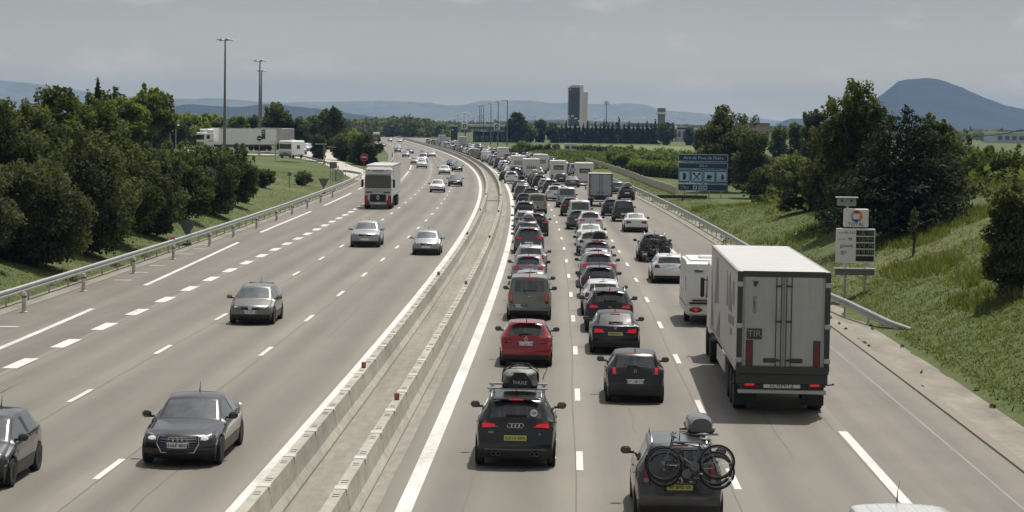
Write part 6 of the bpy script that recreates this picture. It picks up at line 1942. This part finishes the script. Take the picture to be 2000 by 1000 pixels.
# --- box lorry
def box_lorry(px, d, label, scale=1, color='white'):
    rz = heading(d + 3, False); x = upx(px, d)
    t = thing('box_lorry', label, 'lorry', (x - math.sin(rz) * 3, d + 3, 0), rz, 'lorries')
    W_, z0, z1 = 2.28, .98, 3.25
    lorry_box(t, -3, 1.6, z0, z1, W_, GREYW, 'cargo_box')
    b = MB()
    for sg in (-1, 1): b.box((sg * (W_ / 2 - .04), -3.02, (z0 + z1) / 2), (.1, .06, z1 - z0))
    b.box((0, -3.02, z1 - .04), (W_ - .18, .06, .1)); b.box((0, -3.02, z0 + .05), (W_ - .18, .06, .14)); b.build('rear_frame', FRAME, t)
    for sg in (-1, 1):
        b = MB(); b.box((sg * .52, -3.03, (z0 + z1) / 2 + .03), (1.0, .05, z1 - z0 - .22), ch=.01); dr = b.build('door', mat('door_blue_grey', (.36, .39, .42), .4, noise=[((1, 1, .5), .06, 3)]), t)
        b = MB(); b.tube([(sg * .12, -3.07, z0 + .1), (sg * .12, -3.07, z1 - .1)], .018, 6); b.box((sg * .26, -3.075, z0 + .42), (.24, .04, .06)); b.build('lock_bar', FRAME, dr)
        for q in (z0 + .25, z0 + 1.1, z1 - .3):
            b = MB(); b.box((sg * (W_ / 2 - .14), -3.065, q), (.2, .03, .05)); b.build('hinge', FRAME, dr)
        b = MB(); b.box((sg * .85, -2.9, .62), (.34, .08, .14), ch=.02); b.build('tail_light', RED, t)
        big_wheel(t, sg * .92, -1.7, .38, .36); big_wheel(t, sg * .92, 2.5, .38, .26)
        b = MB(); b.box((sg * 1.28, 2.5, 1.75), (.12, .1, .5), ch=.03); b.tube([(sg * 1.0, 2.5, 1.7), (sg * 1.28, 2.5, 1.7)], .02, 6); b.build('mirror', BLACK, t)
    b = MB(); b.box((0, -.4, .75), (1.0, 5, .25)); b.box((0, -2.85, .5), (2.0, .1, .1)); b.build('chassis', FRAME, t)
    b = MB(); b.box((0, 2.6, 1.35), (2.0, 1.9, 1.7), 0, ch=.15); b.build('cab', WHITE, t, smooth=40)
    return t
box_lorry(1173, 221, 'small box lorry with blue-grey double doors in the right lane')
# far box lorry
def far_box(px, d, label, w=2.5, hgt=3.7, m=None, L_=7, base=.9, bands=True, cat='lorry', name='box_lorry', dx=None):
    x = upx(px, d) if dx is None else r0(d) + dx
    rz = heading(d + 3, False)
    t = thing(name, label, cat, (x - math.sin(rz) * L_ / 2, d + L_ / 2, 0), rz)
    b = MB(); b.box((0, 0, (base + hgt) / 2), (w, L_, hgt - base), 0, ch=.06); b.box((0, 0, hgt + .02), (w * .98, L_ * .98, .05), 1); b.build('cargo_box', [m or GREYW, WHITE], t)
    if bands:
        b = MB()
        for q in (-.8, -.25, .3, .8): b.box((q, -L_ / 2 - .02, (base + hgt) / 2), (.3, .05, (hgt - base) * .94))
        b.build('door', DOORG, t)
    b = MB(); b.box((0, .3, base * .75), (w * .85, L_ * .9, base * .5)); b.build('chassis', FRAME, t)
    for sg in (-1, 1):
        big_wheel(t, sg * (w / 2 - .2), -L_ * .3, .42, .3); big_wheel(t, sg * (w / 2 - .2), L_ * .36, .42, .3)
    b = MB(); b.box((0, L_ / 2 + .9, 1.5), (w * .92, 1.7, 1.8), ch=.15); b.build('cab', WHITE, t, smooth=40)
    return t
far_box(874.5, 690, 'grey striped box lorry standing out of the far queue below the totem', 2.6, 3.95, dx=5.3)
far_box(807, 815, 'pale square-backed lorry in the farthest part of the queue', 2.5, 3.7, dx=4.5)

# --- lorry on the left carriageway (front view)
def front_lorry(px, d, label, red=True, scale=1):
    rz = heading(d, True); x = upx(px, d)
    t = thing('articulated_lorry', label, 'lorry', (x + math.sin(rz) * 1.15, d + 1.15, 0), rz, 'lorries')
    t.location.x = x; t.location.y = d + 1.15
    b = MB(); b.box((0, 0, 1.75), (2.48, 2.3, 2.6), 0, ch=.10); b.box((0, -.1, 3.3), (2.44, 2.1, .95), 0, ch=.16); b.build('cab', mat('cab_white', (.66, .66, .65), .35), t, smooth=40)
    yf = 1.15
    b = MB(); b.box((0, yf, 2.50), (2.36, .08, 1.16), 0, ch=.05); b.build('windscreen', GLASS, t)
    b = MB(); b.box((0, yf + .14, 3.2), (2.3, .3, .12), 0, ch=.03); b.build('sun_visor', mat('visor_grey', (.3, .31, .33), .4), t)
    b = MB(); b.box((0, yf + .02, 3.52), (1.0, .05, .07), 0)
    for sg in (-1, 1): b.box((sg * .85, yf + .02, 3.55), (.12, .06, .10), 0)
    b.build('roof_lamp', BLACK, t)
    b = MB(); b.box((0, yf + .01, 1.62), (2.4, .06, .52), 0, ch=.03); b.build('front_panel', mat('panel_pale', (.5, .5, .51), .4), t)
    for sg in (-1, 1):
        b = MB(); b.box((sg * .82, yf + .045, 1.55), (.6, .04, .1), ch=.02); b.build('air_slot', BLACK, t)
    b = MB()
    for i, c in enumerate('RENAULT'): pass
    link('lettering', text_mesh('RENAULT', .2, mat('letter_mid', (.25, .25, .26), .5), space=1.3), t, (0, yf + .045, 1.66)).rotation_euler.z = PI
    b = MB(); b.box((0, yf + .02, .98), (1.45, .08, .72), 0, ch=.06); b.build('grille', BLACK, t)
    b = MB(); s_ = .2; P_ = [(0, 1), (.62, 0), (0, -1), (-.62, 0)]
    for i in range(4):
        a, c = P_[i], P_[(i + 1) % 4]; b.tube([(a[0] * s_, yf + .09, 1.05 + a[1] * s_), (c[0] * s_, yf + .09, 1.05 + c[1] * s_)], .035, 6)
    b.build('emblem', CHROME, t)
    b = MB(); b.box((0, yf + .05, .52), (1.5, .14, .26), 0, ch=.05); b.build('bumper', mat('panel_pale', (.5, .5, .51), .4), t)
    b = MB(); b.box((0, yf + .14, .52), (.52, .02, .11)); b.build('number_plate', PLATEW, t)
    for sg in (-1, 1):
        b = MB(); b.box((sg * 1.02, yf + .01, .80), (.42, .14, .92), 0, ch=.05); b.build('corner_panel', mat('lorry_red', (.34, .015, .025), .35) if red else BLACK, t)
        b = MB(); b.box((sg * .86, yf + .09, 1.05), (.14, .05, .46), ch=.03); b.build('headlight', LENS, t)
        b = MB(); b.box((sg * 1.45, yf - .15, 2.35), (.22, .12, .78), 0, ch=.05); b.tube([(sg * 1.2, yf - .1, 2.65), (sg * 1.45, yf - .12, 2.65)], .03, 6); b.build('mirror', BLACK, t)
        big_wheel(t, sg * 1.08, 0, .5, .34); big_wheel(t, sg * 1.08, -2.9, .5, .36)
        for yy in (-9.2, -10.5, -11.8): big_wheel(t, sg * 1.06, yy, .5, .36)
    b = MB(); b.box((0, -6.5, .95), (1.0, 12, .3)); b.build('chassis', FRAME, t)
    lorry_box(t, -14.9, -1.35, 1.15, 4.0, 2.54, GREYW)
    return t
front_lorry(738, 206, 'white articulated lorry with red corner panels driving towards the camera')
front_lorry(735, 880, 'distant white lorry on the far crest of the left carriageway', red=False)

# --- motorhomes (rear view) and the caravan
CREAM = mat('motorhome_white', (.70, .685, .66), .4, noise=[(.8, .05, 4)])
def motorhome(px, d, label, W_=2.25, H_=2.9, L_=6.4, win=True, m=None, pic=False, bikes=False, u=None, cap=True):
    rz = heading(d + 3, False); x = upx(px, d) if u is None else r0(d) + u
    t = thing('motorhome', label, 'motorhome', (x - math.sin(rz) * L_ / 2, d + L_ / 2, 0), rz, 'motorhomes in the queue')
    yr = -L_ / 2
    b = MB(); b.box((0, -.6, (.42 + H_) / 2), (W_, L_ - 1.2, H_ - .42), 0, ch=.10); b.build('body', m or CREAM, t, smooth=40)
    if cap:
        b = MB(); b.box((0, -.6, H_ + .0), (W_ * 1.0, L_ - 1.1, .14), 0, ch=.05); b.box((.2, -1.2, H_ + .1), (.6, .5, .12), 0, ch=.03); b.build('roof', WHITE, t)
    if win:
        b = MB(); b.box((0, yr - .01, 1.95), (W_ * .62, .05, .62), 0, ch=.04); b.build('rear_window', GLASS, t)
        b = MB(); b.box((0, yr - .045, 2.0), (W_ * .5, .02, .05)); b.box((0, yr - .045, 1.8), (W_ * .5, .02, .04)); b.build('blind', CREAM, t)
    if pic:
        b = MB()
        for i in range(5):
            a = -.55 + i * .27; b.prism([(a - .16, 1.72), (a + .16, 1.72), (a + .04 * (i - 2), 2.15 + .1 * (i % 2))], yr - .012 - .003 * i, yr + .01)
        b.prism([(-.8, 1.6), (.8, 1.6), (.6, 1.7), (-.6, 1.7)], yr - .013, yr + .01); b.build('side_graphic', SG, t)
    for sg in (-1, 1):
        b = MB(); b.box((sg * W_ * .43, yr - .01, .82), (.16, .05, .36), ch=.03); b.build('tail_light', RED, t)
        b = MB(); b.box((sg * (W_ / 2 + .003), -.8, 1.9), (.03, 1.1, .55), ch=.01); b.box((sg * (W_ / 2 + .003), 1.2, 1.9), (.03, .7, .5), ch=.01); b.build('side_window', GLASS, t)
        big_wheel(t, sg * (W_ / 2 - .2), yr + 1.8, .34, .22); big_wheel(t, sg * (W_ / 2 - .2), L_ / 2 - 1.0, .34, .22)
        b = MB(); b.box((sg * (W_ / 2 + .12), L_ / 2 - 1.1, 1.6), (.18, .1, .34), ch=.04); b.tube([(sg * .95, L_ / 2 - 1.1, 1.6), (sg * (W_ / 2 + .1), L_ / 2 - 1.1, 1.6)], .02, 5); b.build('mirror', BLACK, t)
    b = MB(); b.box((0, yr - .03, .48), (W_ * .98, .14, .24), 0, ch=.04); b.build('bumper', mat('bumper_grey', (.25, .25, .25), .6), t)
    b = MB(); b.box((0, yr - .04, .72), (.5, .02, .11)); b.build('number_plate', PLATEW, t)
    b = MB(); b.box((0, 0, .42), (W_ * .8, L_ * .86, .2)); b.build('chassis', DARK, t)
    b = MB(); b.box((0, L_ / 2 - .75, 1.1), (1.95, 1.9, 1.5), 0, ch=.25); b.build('cab', CREAM, t, smooth=40)
    if bikes:
        b = MB(); b.box((0, yr - .2, 1.0), (1.6, .3, .06)); b.tube([(-.8, yr - .2, 1.0), (-.8, yr - .08, 1.8)], .03, 6); b.tube([(.8, yr - .2, 1.0), (.8, yr - .08, 1.8)], .03, 6); b.build('bike_rack', DSTEEL, t)
    return t
motorhome(1142, 297, 'motorhome with a wide slatted rear window at the right edge of the queue', 2.3, 2.95)
motorhome(1091, 318, 'motorhome with a plain dark rear window above the dark estate', 2.25, 2.85)
motorhome(1038, 322, 'motorhome with a dark mountain graphic on its flat back', 2.35, 3.0, win=False, pic=True)
motorhome(1057, 368, 'cream motorhome standing higher behind the one with the mountain graphic', 2.3, 3.05, m=CREAM)
motorhome(1013, 355, 'motorhome with a bicycle rack left of the mountain graphic one', 2.3, 2.95, bikes=True)
motorhome(983, 474, 'farthest cream motorhome poking out of the dense queue', 2.3, 3.0, win=False)
motorhome(927, 500, 'small tan camper van with a greenish back in the dense queue', 1.95, 2.4, 5.2, win=True, m=mat('camper_tan', (.26, .27, .16), .5))
motorhome(950, 470, 'low white camper at the curve beside a white-lit lamp', 2.0, 2.2, 5.0, win=False)
# caravan
d = 89.8
W_, H_ = 2.2, 2.55
x = upx(1394, d); rz = heading(d, False)
t = thing('caravan', 'white touring caravan half hidden by the big lorry', 'caravan', (x - math.sin(rz) * 2.6, d + 2.6, 0), rz)
b = MB()
b.prism([(-2.6, .45), (-2.62, 1.1), (-2.5, 1.9), (-2.25, 2.45), (-2.0, 2.55), (1.7, 2.55), (2.2, 2.3), (2.6, 1.4), (2.6, .45)], -W_ / 2, W_ / 2, 0, axis='x'); b.build('body', CREAM, t, smooth=25)
b = MB(); b.box((0, -.2, 2.58), (1.9, 3.4, .06), 0, ch=.02); b.box((-.1, -.6, 2.65), (.9, .7, .14), 0, ch=.06); b.build('roof', WHITE, t, smooth=30)
b = MB(); b.box((0, -2.55, .62), (W_ * 1.0, .26, .42), 0, ch=.07); b.build('bumper', CREAM, t, smooth=40)
b = MB(); b.box((0, -2.62, .90), (W_ * .9, .16, .07), 0, ch=.02); b.box((0, -2.66, 1.02), (W_ * .8, .12, .05)); b.build('trim_strip', BLACK, t)
for sg in (-1, 1):
    b = MB(); b.ellipsoid((sg * .72, -2.66, .64), (.30, .05, .12), 16, 8); tl = b.build('tail_light', RED, t, smooth=60)
    b = MB(); b.lathe([(.001, 0), (.07, 0), (.07, .02), (.001, .02)], 'y', (sg * .72, -2.72, .64), 12); b.build('lamp', REDLIT, tl)
    big_wheel(t, sg * .95, -.3, .32, .2)
    for yy, l_ in ((-1.3, .55), (-.1, .8), (1.1, .6)):
        b = MB(); b.box((sg * (W_ / 2 + .005), yy, 1.62), (.03, l_, .6), 0, ch=.01); b.build('side_window', GLASS, t)
    b = MB(); b.box((sg * (W_ / 2 + .004), 0, .78), (.02, 4.9, .05)); b.build('side_stripe', DSTEEL, t)
b = MB(); b.box((.32, -2.56, 1.62), (1.0, .08, .74), 0, ch=.05); b.build('rear_window', GLASS, t)
b = MB(); b.tube([(-.3, -2.62, 1.15), (-.3, -2.75, 1.3), (-.28, -2.7, 2.0)], .03, 6); b.tube([(.9, -2.62, 1.15), (.9, -2.75, 1.3), (.88, -2.7, 2.0)], .03, 6); b.tube([(-.3, -2.72, 1.9), (.9, -2.72, 1.9)], .025, 6); b.build('bike_rack', DSTEEL, t)
b = MB(); b.ellipsoid((-.62, -2.42, 2.2), (.2, .06, .07), 12, 6); b.build('badge', DSTEEL, t)
b = MB(); b.tube([(0, 2.6, .5), (0, 3.7, .5)], .05, 8); b.build('drawbar', DSTEEL, t)
b = MB(); b.box((0, 0, .42), (1.7, 4.8, .15)); b.build('chassis', DARK, t)
car('hatchback', 'silver', 1383, 97.0, 'silver tow car almost hidden in front of the white caravan', 1)
# white panel-roofed van at the bottom edge
K = KIND['minibus']
t = car('minibus', 'white', 1812, 33.6, 'white van of which only the ribbed roof shows at the bottom edge', 0)
b = MB()
RF = [p for p in K['ref'] if p[1] > K['H'] - .09 and K['rr'] + .05 < p[0] < K['rf'] - .05]
for q in range(7):
    xx = -.54 + q * .18
    b.tube([(xx, p[0], p[1] - .045 * (xx / p[2]) ** 2 - .004) for p in RF], .011, 6)
b.build('roof_rib', paint('white'), t)
b = MB(); b.tube([(-.02, .85, 1.93), (-.02, .8, 2.1), (0, .7, 2.3)], [.016, .006, .004], 6); b.build('aerial', BLACK, t)

# --- roof box and bicycles on the people carrier
t = roof_box(1368, 45.9, 1.63, .60, 1.35, .42, mat('box_grey', (.12, .125, .13), .22, coat=.5), 'glossy grey roof box on the people carrier that carries bicycles')
b = MB()
m_ = MPV
b = MB()
for q in (-.42, -.25): pass
for sx_ in (-.3, .3): b.tube([(sx_, -2.1, .72), (sx_, -2.45, .84), (sx_, -2.5, 1.0)], .02, 6); b.tube([(sx_, -2.05, 1.05), (sx_, -2.3, 1.3), (sx_, -2.72, 1.38)], .018, 6)
b.tube([(-.3, -2.45, .9), (.3, -2.45, .9)], .018, 6); b.tube([(-.3, -2.4, 1.34), (.3, -2.4, 1.34)], .018, 6)
b.build('bike_rack', BLACK, MPV)
def bike_meshes():
    r_ = .335; out = {}
    b = MB(); b.tube([(math.cos(a) * r_, 0, math.sin(a) * r_) for a in np.linspace(0, 2 * PI, 32, endpoint=False)], .022, 8, closed=True); out['tyre'] = b.mesh('tyre', [RUBBER], 50)
    b = MB(); b.tube([(math.cos(a) * (r_ - .035), 0, math.sin(a) * (r_ - .035)) for a in np.linspace(0, 2 * PI, 32, endpoint=False)], .012, 6, closed=True)
    b.lathe([(.03, -.04), (.03, .04)], 'y', n=8)
    for i in range(18):
        a = 2 * PI * i / 18; b.tube([(math.cos(a) * .03, (-1) ** i * .03, math.sin(a) * .03), (math.cos(a + .25) * (r_ - .04), 0, math.sin(a + .25) * (r_ - .04))], .0011, 3)
    out['rim'] = b.mesh('rim', [mat('rim_grey', (.16, .16, .165), .4, .6)], 50)
    return out
BM_ = bike_meshes()
def bicycle(loc, rot, fm, label, parent_rz, flip=False):
    t = thing('bicycle', label, 'bicycle', loc, 0, 'bicycles carried on car tails')
    t.rotation_euler = rot
    s = -1 if flip else 1
    wb_ = .52
    for sx_ in (-1, 1):
        w = link('wheel', BM_['tyre'], t, (sx_ * wb_, 0, .335)); link('rim', BM_['rim'], w)
    bbp = (-.08 * s, 0, .28); seat = (-.2 * s, 0, .74); head = (.36 * s, 0, .78); hb = (.40 * s, 0, .62); rear = (-wb_ * s, 0, .335); front = (wb_ * s, 0, .335)
    b = MB()
    for a, c, r1 in ((bbp, seat, .018), (seat, head, .018), (bbp, hb, .021), (head, hb, .02), (bbp, rear, .011), (seat, rear, .010)):
        b.tube([a, c], r1, 7)
    for q in (-.05, .05): b.tube([hb, (front[0], q, front[2])], .013, 6)
    b.build('frame', fm, t, smooth=50)
    b = MB(); b.tube([seat, (seat[0] - .03 * s, 0, .88)], .013, 6); b.build('seat_post', ALLOY, t)
    b = MB(); b.ellipsoid((seat[0] - .05 * s, 0, .90), (.14, .07, .03), 12, 6); b.build('saddle', BLACK, t, smooth=60)
    b = MB(); b.tube([head, (.34 * s, 0, .9)], .014, 6); b.tube([(.30 * s, -.27, .92), (.36 * s, -.1, .92), (.36 * s, .1, .92), (.30 * s, .27, .92)], .013, 6); b.build('handlebar', BLACK, t)
    b = MB(); b.lathe([(.001, -.012), (.09, -.012), (.09, -.004), (.001, -.004)], 'y', (bbp[0], -.03, bbp[2]), 18); b.tube([(bbp[0], -.06, bbp[2]), (bbp[0] + .1, -.07, bbp[2] - .13)], .012, 6); b.tube([(bbp[0], .06, bbp[2]), (bbp[0] - .1, .07, bbp[2] + .13)], .012, 6); b.box((bbp[0] + .1, -.12, bbp[2] - .14), (.09, .1, .02)); b.build('crank', DSTEEL, t)
    return t
mz = MPV.rotation_euler.z
def onmpv(x, y, z): 
    v = Matrix.Rotation(mz, 4, 'Z') @ Vector((x, y, z)); return Vector(MPV.location) + v
bicycle(onmpv(.19, -2.68, 1.02), (.06, -.06, mz), mat('bike_blue', (.10, .16, .26), .35, .3), 'blue-framed bicycle, outermost on the tail of the people carrier', mz, flip=True)
bicycle(onmpv(.17, -2.52, .84), (.05, .04, mz + .03), mat('bike_dark', (.02, .02, .022), .3), 'black bicycle in the middle of the rack on the people carrier', mz)
bicycle(onmpv(.12, -2.38, .92), (.05, .08, mz - .02), mat('bike_grey', (.2, .2, .2), .3, .4), 'grey bicycle innermost against the tailgate of the people carrier', mz, flip=True)
# bicycles and light board on the dark SUV
sz_ = SUVB.rotation_euler.z
def onsuv(x, y, z): return Vector(SUVB.location) + Matrix.Rotation(sz_, 4, 'Z') @ Vector((x, y, z))
bicycle(onsuv(.12, -2.62, .62), (.03, .05, sz_), MATS['bike_dark'], 'black bicycle on the tail rack of the dark SUV in the right lane', sz_)
bicycle(onsuv(.05, -2.78, .60), (.03, -.04, sz_), MATS['bike_grey'], 'grey bicycle outermost on the tail rack of the dark SUV', sz_, flip=True)
b = MB(); b.box((-.1, -2.66, .56), (1.5, .5, .05), 0); b.tube([(0, -2.3, .5), (0, -2.7, .55)], .035, 6); b.tube([(.0, -2.62, .55), (.0, -2.62, 1.5)], .03, 6); b.box((.0, -2.6, 1.5), (.5, .16, .08), 0, ch=.02); b.build('bike_rack', BLACK, SUVB)
b = MB(); b.box((-.62, -2.96, .46), (.34, .05, .34), 0, ch=.02); b.box((-.62, -2.99, .48), (.26, .02, .1), 1); b.box((-.62, -2.995, .36), (.2, .02, .05), 2); b.build('light_board', [DSTEEL, PLATEW, RED], SUVB)
# bicycles seen through the white estate are left inside its dark glass

# --- rest area vehicles on the left
def side_lorry(pxf, df, pxr, dr, label, zb=2.45, cabm=None, boxm=None):
    a = Vector((upx(pxf, df), df)); c = Vector((upx(pxr, dr), dr)); v = (a - c).normalized()
    rz = math.atan2(v.y, v.x) - PI / 2
    L_ = (a - c).length
    t = thing('articulated_lorry', label, 'lorry', (c.x, c.y, zb), rz, 'lorries')
    lorry_box(t, 0, L_ - 3.4, 1.1, 4.05, 2.5, boxm or LWHITE)
    b = MB(); b.box((0, -.02, 2.6), (2.4, .06, 2.7)); b.build('door', DSTEEL if boxm is None else DOORG, t)
    b = MB(); b.box((0, L_ - 1.2, 1.9), (2.4, 2.2, 2.7), 0, ch=.15); b.box((0, L_ - 1.6, 3.5), (2.2, 1.6, .8), 0, ch=.2); b.build('cab', cabm or LWHITE, t, smooth=40)
    b = MB(); b.box((0, L_ - .09, 2.4), (2.1, .06, .85), ch=.02); b.build('windscreen', GLASS, t)
    b = MB(); b.box((0, L_ - .08, 1.2), (1.9, .08, .6)); b.box((0, L_ - .07, 3.5), (1.7, .05, .14)); b.build('grille', DSTEEL, t)
    for sg in (-1, 1):
        b = MB(); b.box((sg * 1.21, L_ - .9, 2.45), (.03, .7, .7)); b.build('side_window', GLASS, t)
        b = MB(); b.box((sg * 1.21, L_ - 1.6, 1.75), (.03, 1.3, .1)); b.build('stripe', BLACK, t)
        for yy in (L_ - .9, L_ - 3.7, 1.6, 2.9, 4.2): big_wheel(t, sg * 1.06, yy, .5, .34)
    b = MB(); b.box((0, L_ / 2, .85), (2.2, L_ * .8, .35)); b.build('chassis', FRAME, t)
    return t, L_
t, L_ = side_lorry(390, 398, 531, 411, 'long white lorry parked broadside in the rest area on the left')
b = MB(); b.box((1.262, 3.3, 3.0), (.02, .9, 1.7)); o = b.build('side_graphic', FRAME, t)
b = MB(); b.box((1.275, 3.3, 3.6), (.01, .6, .2)); b.box((1.275, 3.3, 3.2), (.01, .5, .12)); b.build('side_mark', SIGNL, t)
b = MB(); b.box((-1.262, 3.3, 3.0), (.02, .9, 1.7)); b.build('side_graphic', FRAME, t)
b = MB(); b.box((-1.275, 3.3, 3.55), (.01, .6, .2)); b.box((-1.275, 3.3, 3.2), (.01, .5, .12)); b.build('side_mark', SIGNL, t)
side_lorry(500, 452, 562, 432, 'second lorry with a grey-lettered box behind the tail of the long white one', boxm=GREYW)
def front_motorhome(px, d, zb, label):
    p = place(px, d, zb)
    t = thing('motorhome', label, 'motorhome', (p.x, d + 3.2, zb), PI - .25, 'motorhomes in the rest area')
    b = MB(); b.box((0, 0, 1.72), (2.3, 6.4, 2.5), 0, ch=.18); b.build('body', LWHITE, t, smooth=40)
    b = MB(); b.box((0, 3.19, 1.98), (2.04, .08, .84), ch=.06); b.build('windscreen', GLASS, t)
    b = MB(); b.box((0, 3.2, .92), (2.2, .12, .5), 0, ch=.08); b.build('front_panel', PALEB, t)
    b = MB(); b.box((0, 3.24, .55), (2.1, .16, .34), 0, ch=.06); b.box((0, 3.28, .86), (.7, .06, .16)); b.build('bumper', DSTEEL, t)
    for sg in (-1, 1):
        b = MB(); b.box((sg * .85, 3.27, .95), (.4, .05, .2), ch=.04); b.build('headlight', LENS, t)
        b = MB(); b.box((sg * 1.155, 0, 1.9), (.03, 1.4, .6)); b.build('side_window', GLASS, t)
        big_wheel(t, sg * .98, 2.0, .34, .22); big_wheel(t, sg * .98, -2.0, .34, .22)
    b = MB(); b.box((-.3, .5, 3.02), (.7, .7, .16), ch=.05); b.box((.3, -1.0, 3.0), (.5, .5, .12), ch=.04); b.build('roof_hatch', WHITE, t)
    return t
front_motorhome(566, 372, 1.75, 'white motorhome with a big dark windscreen leaving the rest area')
t = car('minibus', 'pale_blue', 590, 400, 'pale blue-white van following the motorhome out of the rest area', 1, onc=True, group='vehicles in the rest area', yaw=.25); t.location.z = 2.0
t = car('mpv', 'silver', 600, 428, 'silver car behind the pale blue van in the rest area', 2, onc=True, group='vehicles in the rest area', yaw=.25); t.location.z = 2.15
t = car('hatchback', 'anthracite', 606, 445, 'dark car last in the short line leaving the rest area', 2, onc=True, group='vehicles in the rest area', yaw=.25); t.location.z = 2.2
t = car('hatchback', 'silver', 377, 385, 'silver car parked in front of the white lorry cab', 1, onc=True, group='vehicles in the rest area', yaw=.9); t.location.z = gz(t.location.x, t.location.y)
for px, d, c, lab in ((280, 330, 'silver', 'silver car parked under the bright left trees'), (308, 350, 'white', 'white car parked right of the thin pole lamp under the left trees')):
    t = car('hatchback', c, px, d, lab, 1, onc=True, group='vehicles in the rest area', yaw=1.2); t.location.z = gz(t.location.x, t.location.y)
p = place(626, 415, 0); p.z = gz(p.x, 415)
t = thing('waste_container', 'dark green waste container under a small roof by the slip road', 'container', p)
b = MB(); b.box((0, 0, 1.3), (1.5, 1.6, 2.3), 0, ch=.1); b.build('body', mat('container_dark', (.03, .035, .03), .6), t)
b = MB(); b.box((-.1, 0, 2.9), (2.2, 1.8, .16), 0, ch=.05); b.build('roof', PALEB, t)
for sg in (-1, 1):
    b = MB(); b.box((sg * .8, 0, 1.4), (.1, .1, 2.9)); b.build('post', DSTEEL, t)
# round sign at the far queue
p = place(964, 470, 0)
t = thing('road_sign', 'small round sign on a pole above the hedge beside the far queue', 'road sign', (r0(470) + 16.2, 470, 0))
post(t, 0, 0, 3.6, .06)
b = MB(); b.lathe([(.001, 0), (.5, 0), (.5, .03), (.001, .03)], 'y', (0, -.1, 3.4), 20); b.build('sign_plate', MATS['sign_back'], t)
b = MB(); b.lathe([(.3, -.01), (.48, -.01), (.48, .0), (.3, 0)], 'y', (0, -.1, 3.4), 20); b.build('rim', DSTEEL, t)

# ------------------------------------------------------------------ haze
hz_ = MB(); hz_.box((0, 5100, 84), (22000, 11400, 172))
ho = hz_.build('haze', None)
ho.data.materials.clear()
hm_ = bpy.data.materials.new('haze'); hm_.use_nodes = True
t_ = hm_.node_tree; t_.nodes.clear()
pv = t_.nodes.new('ShaderNodeVolumePrincipled'); om = t_.nodes.new('ShaderNodeOutputMaterial')
pv.inputs['Color'].default_value = (.25, .45, .78, 1)
pv.inputs['Density'].default_value = .000085
pv.inputs['Anisotropy'].default_value = .1
t_.links.new(pv.outputs['Volume'], om.inputs['Volume'])
ho.data.materials.append(hm_)
ho['kind'] = 'stuff'
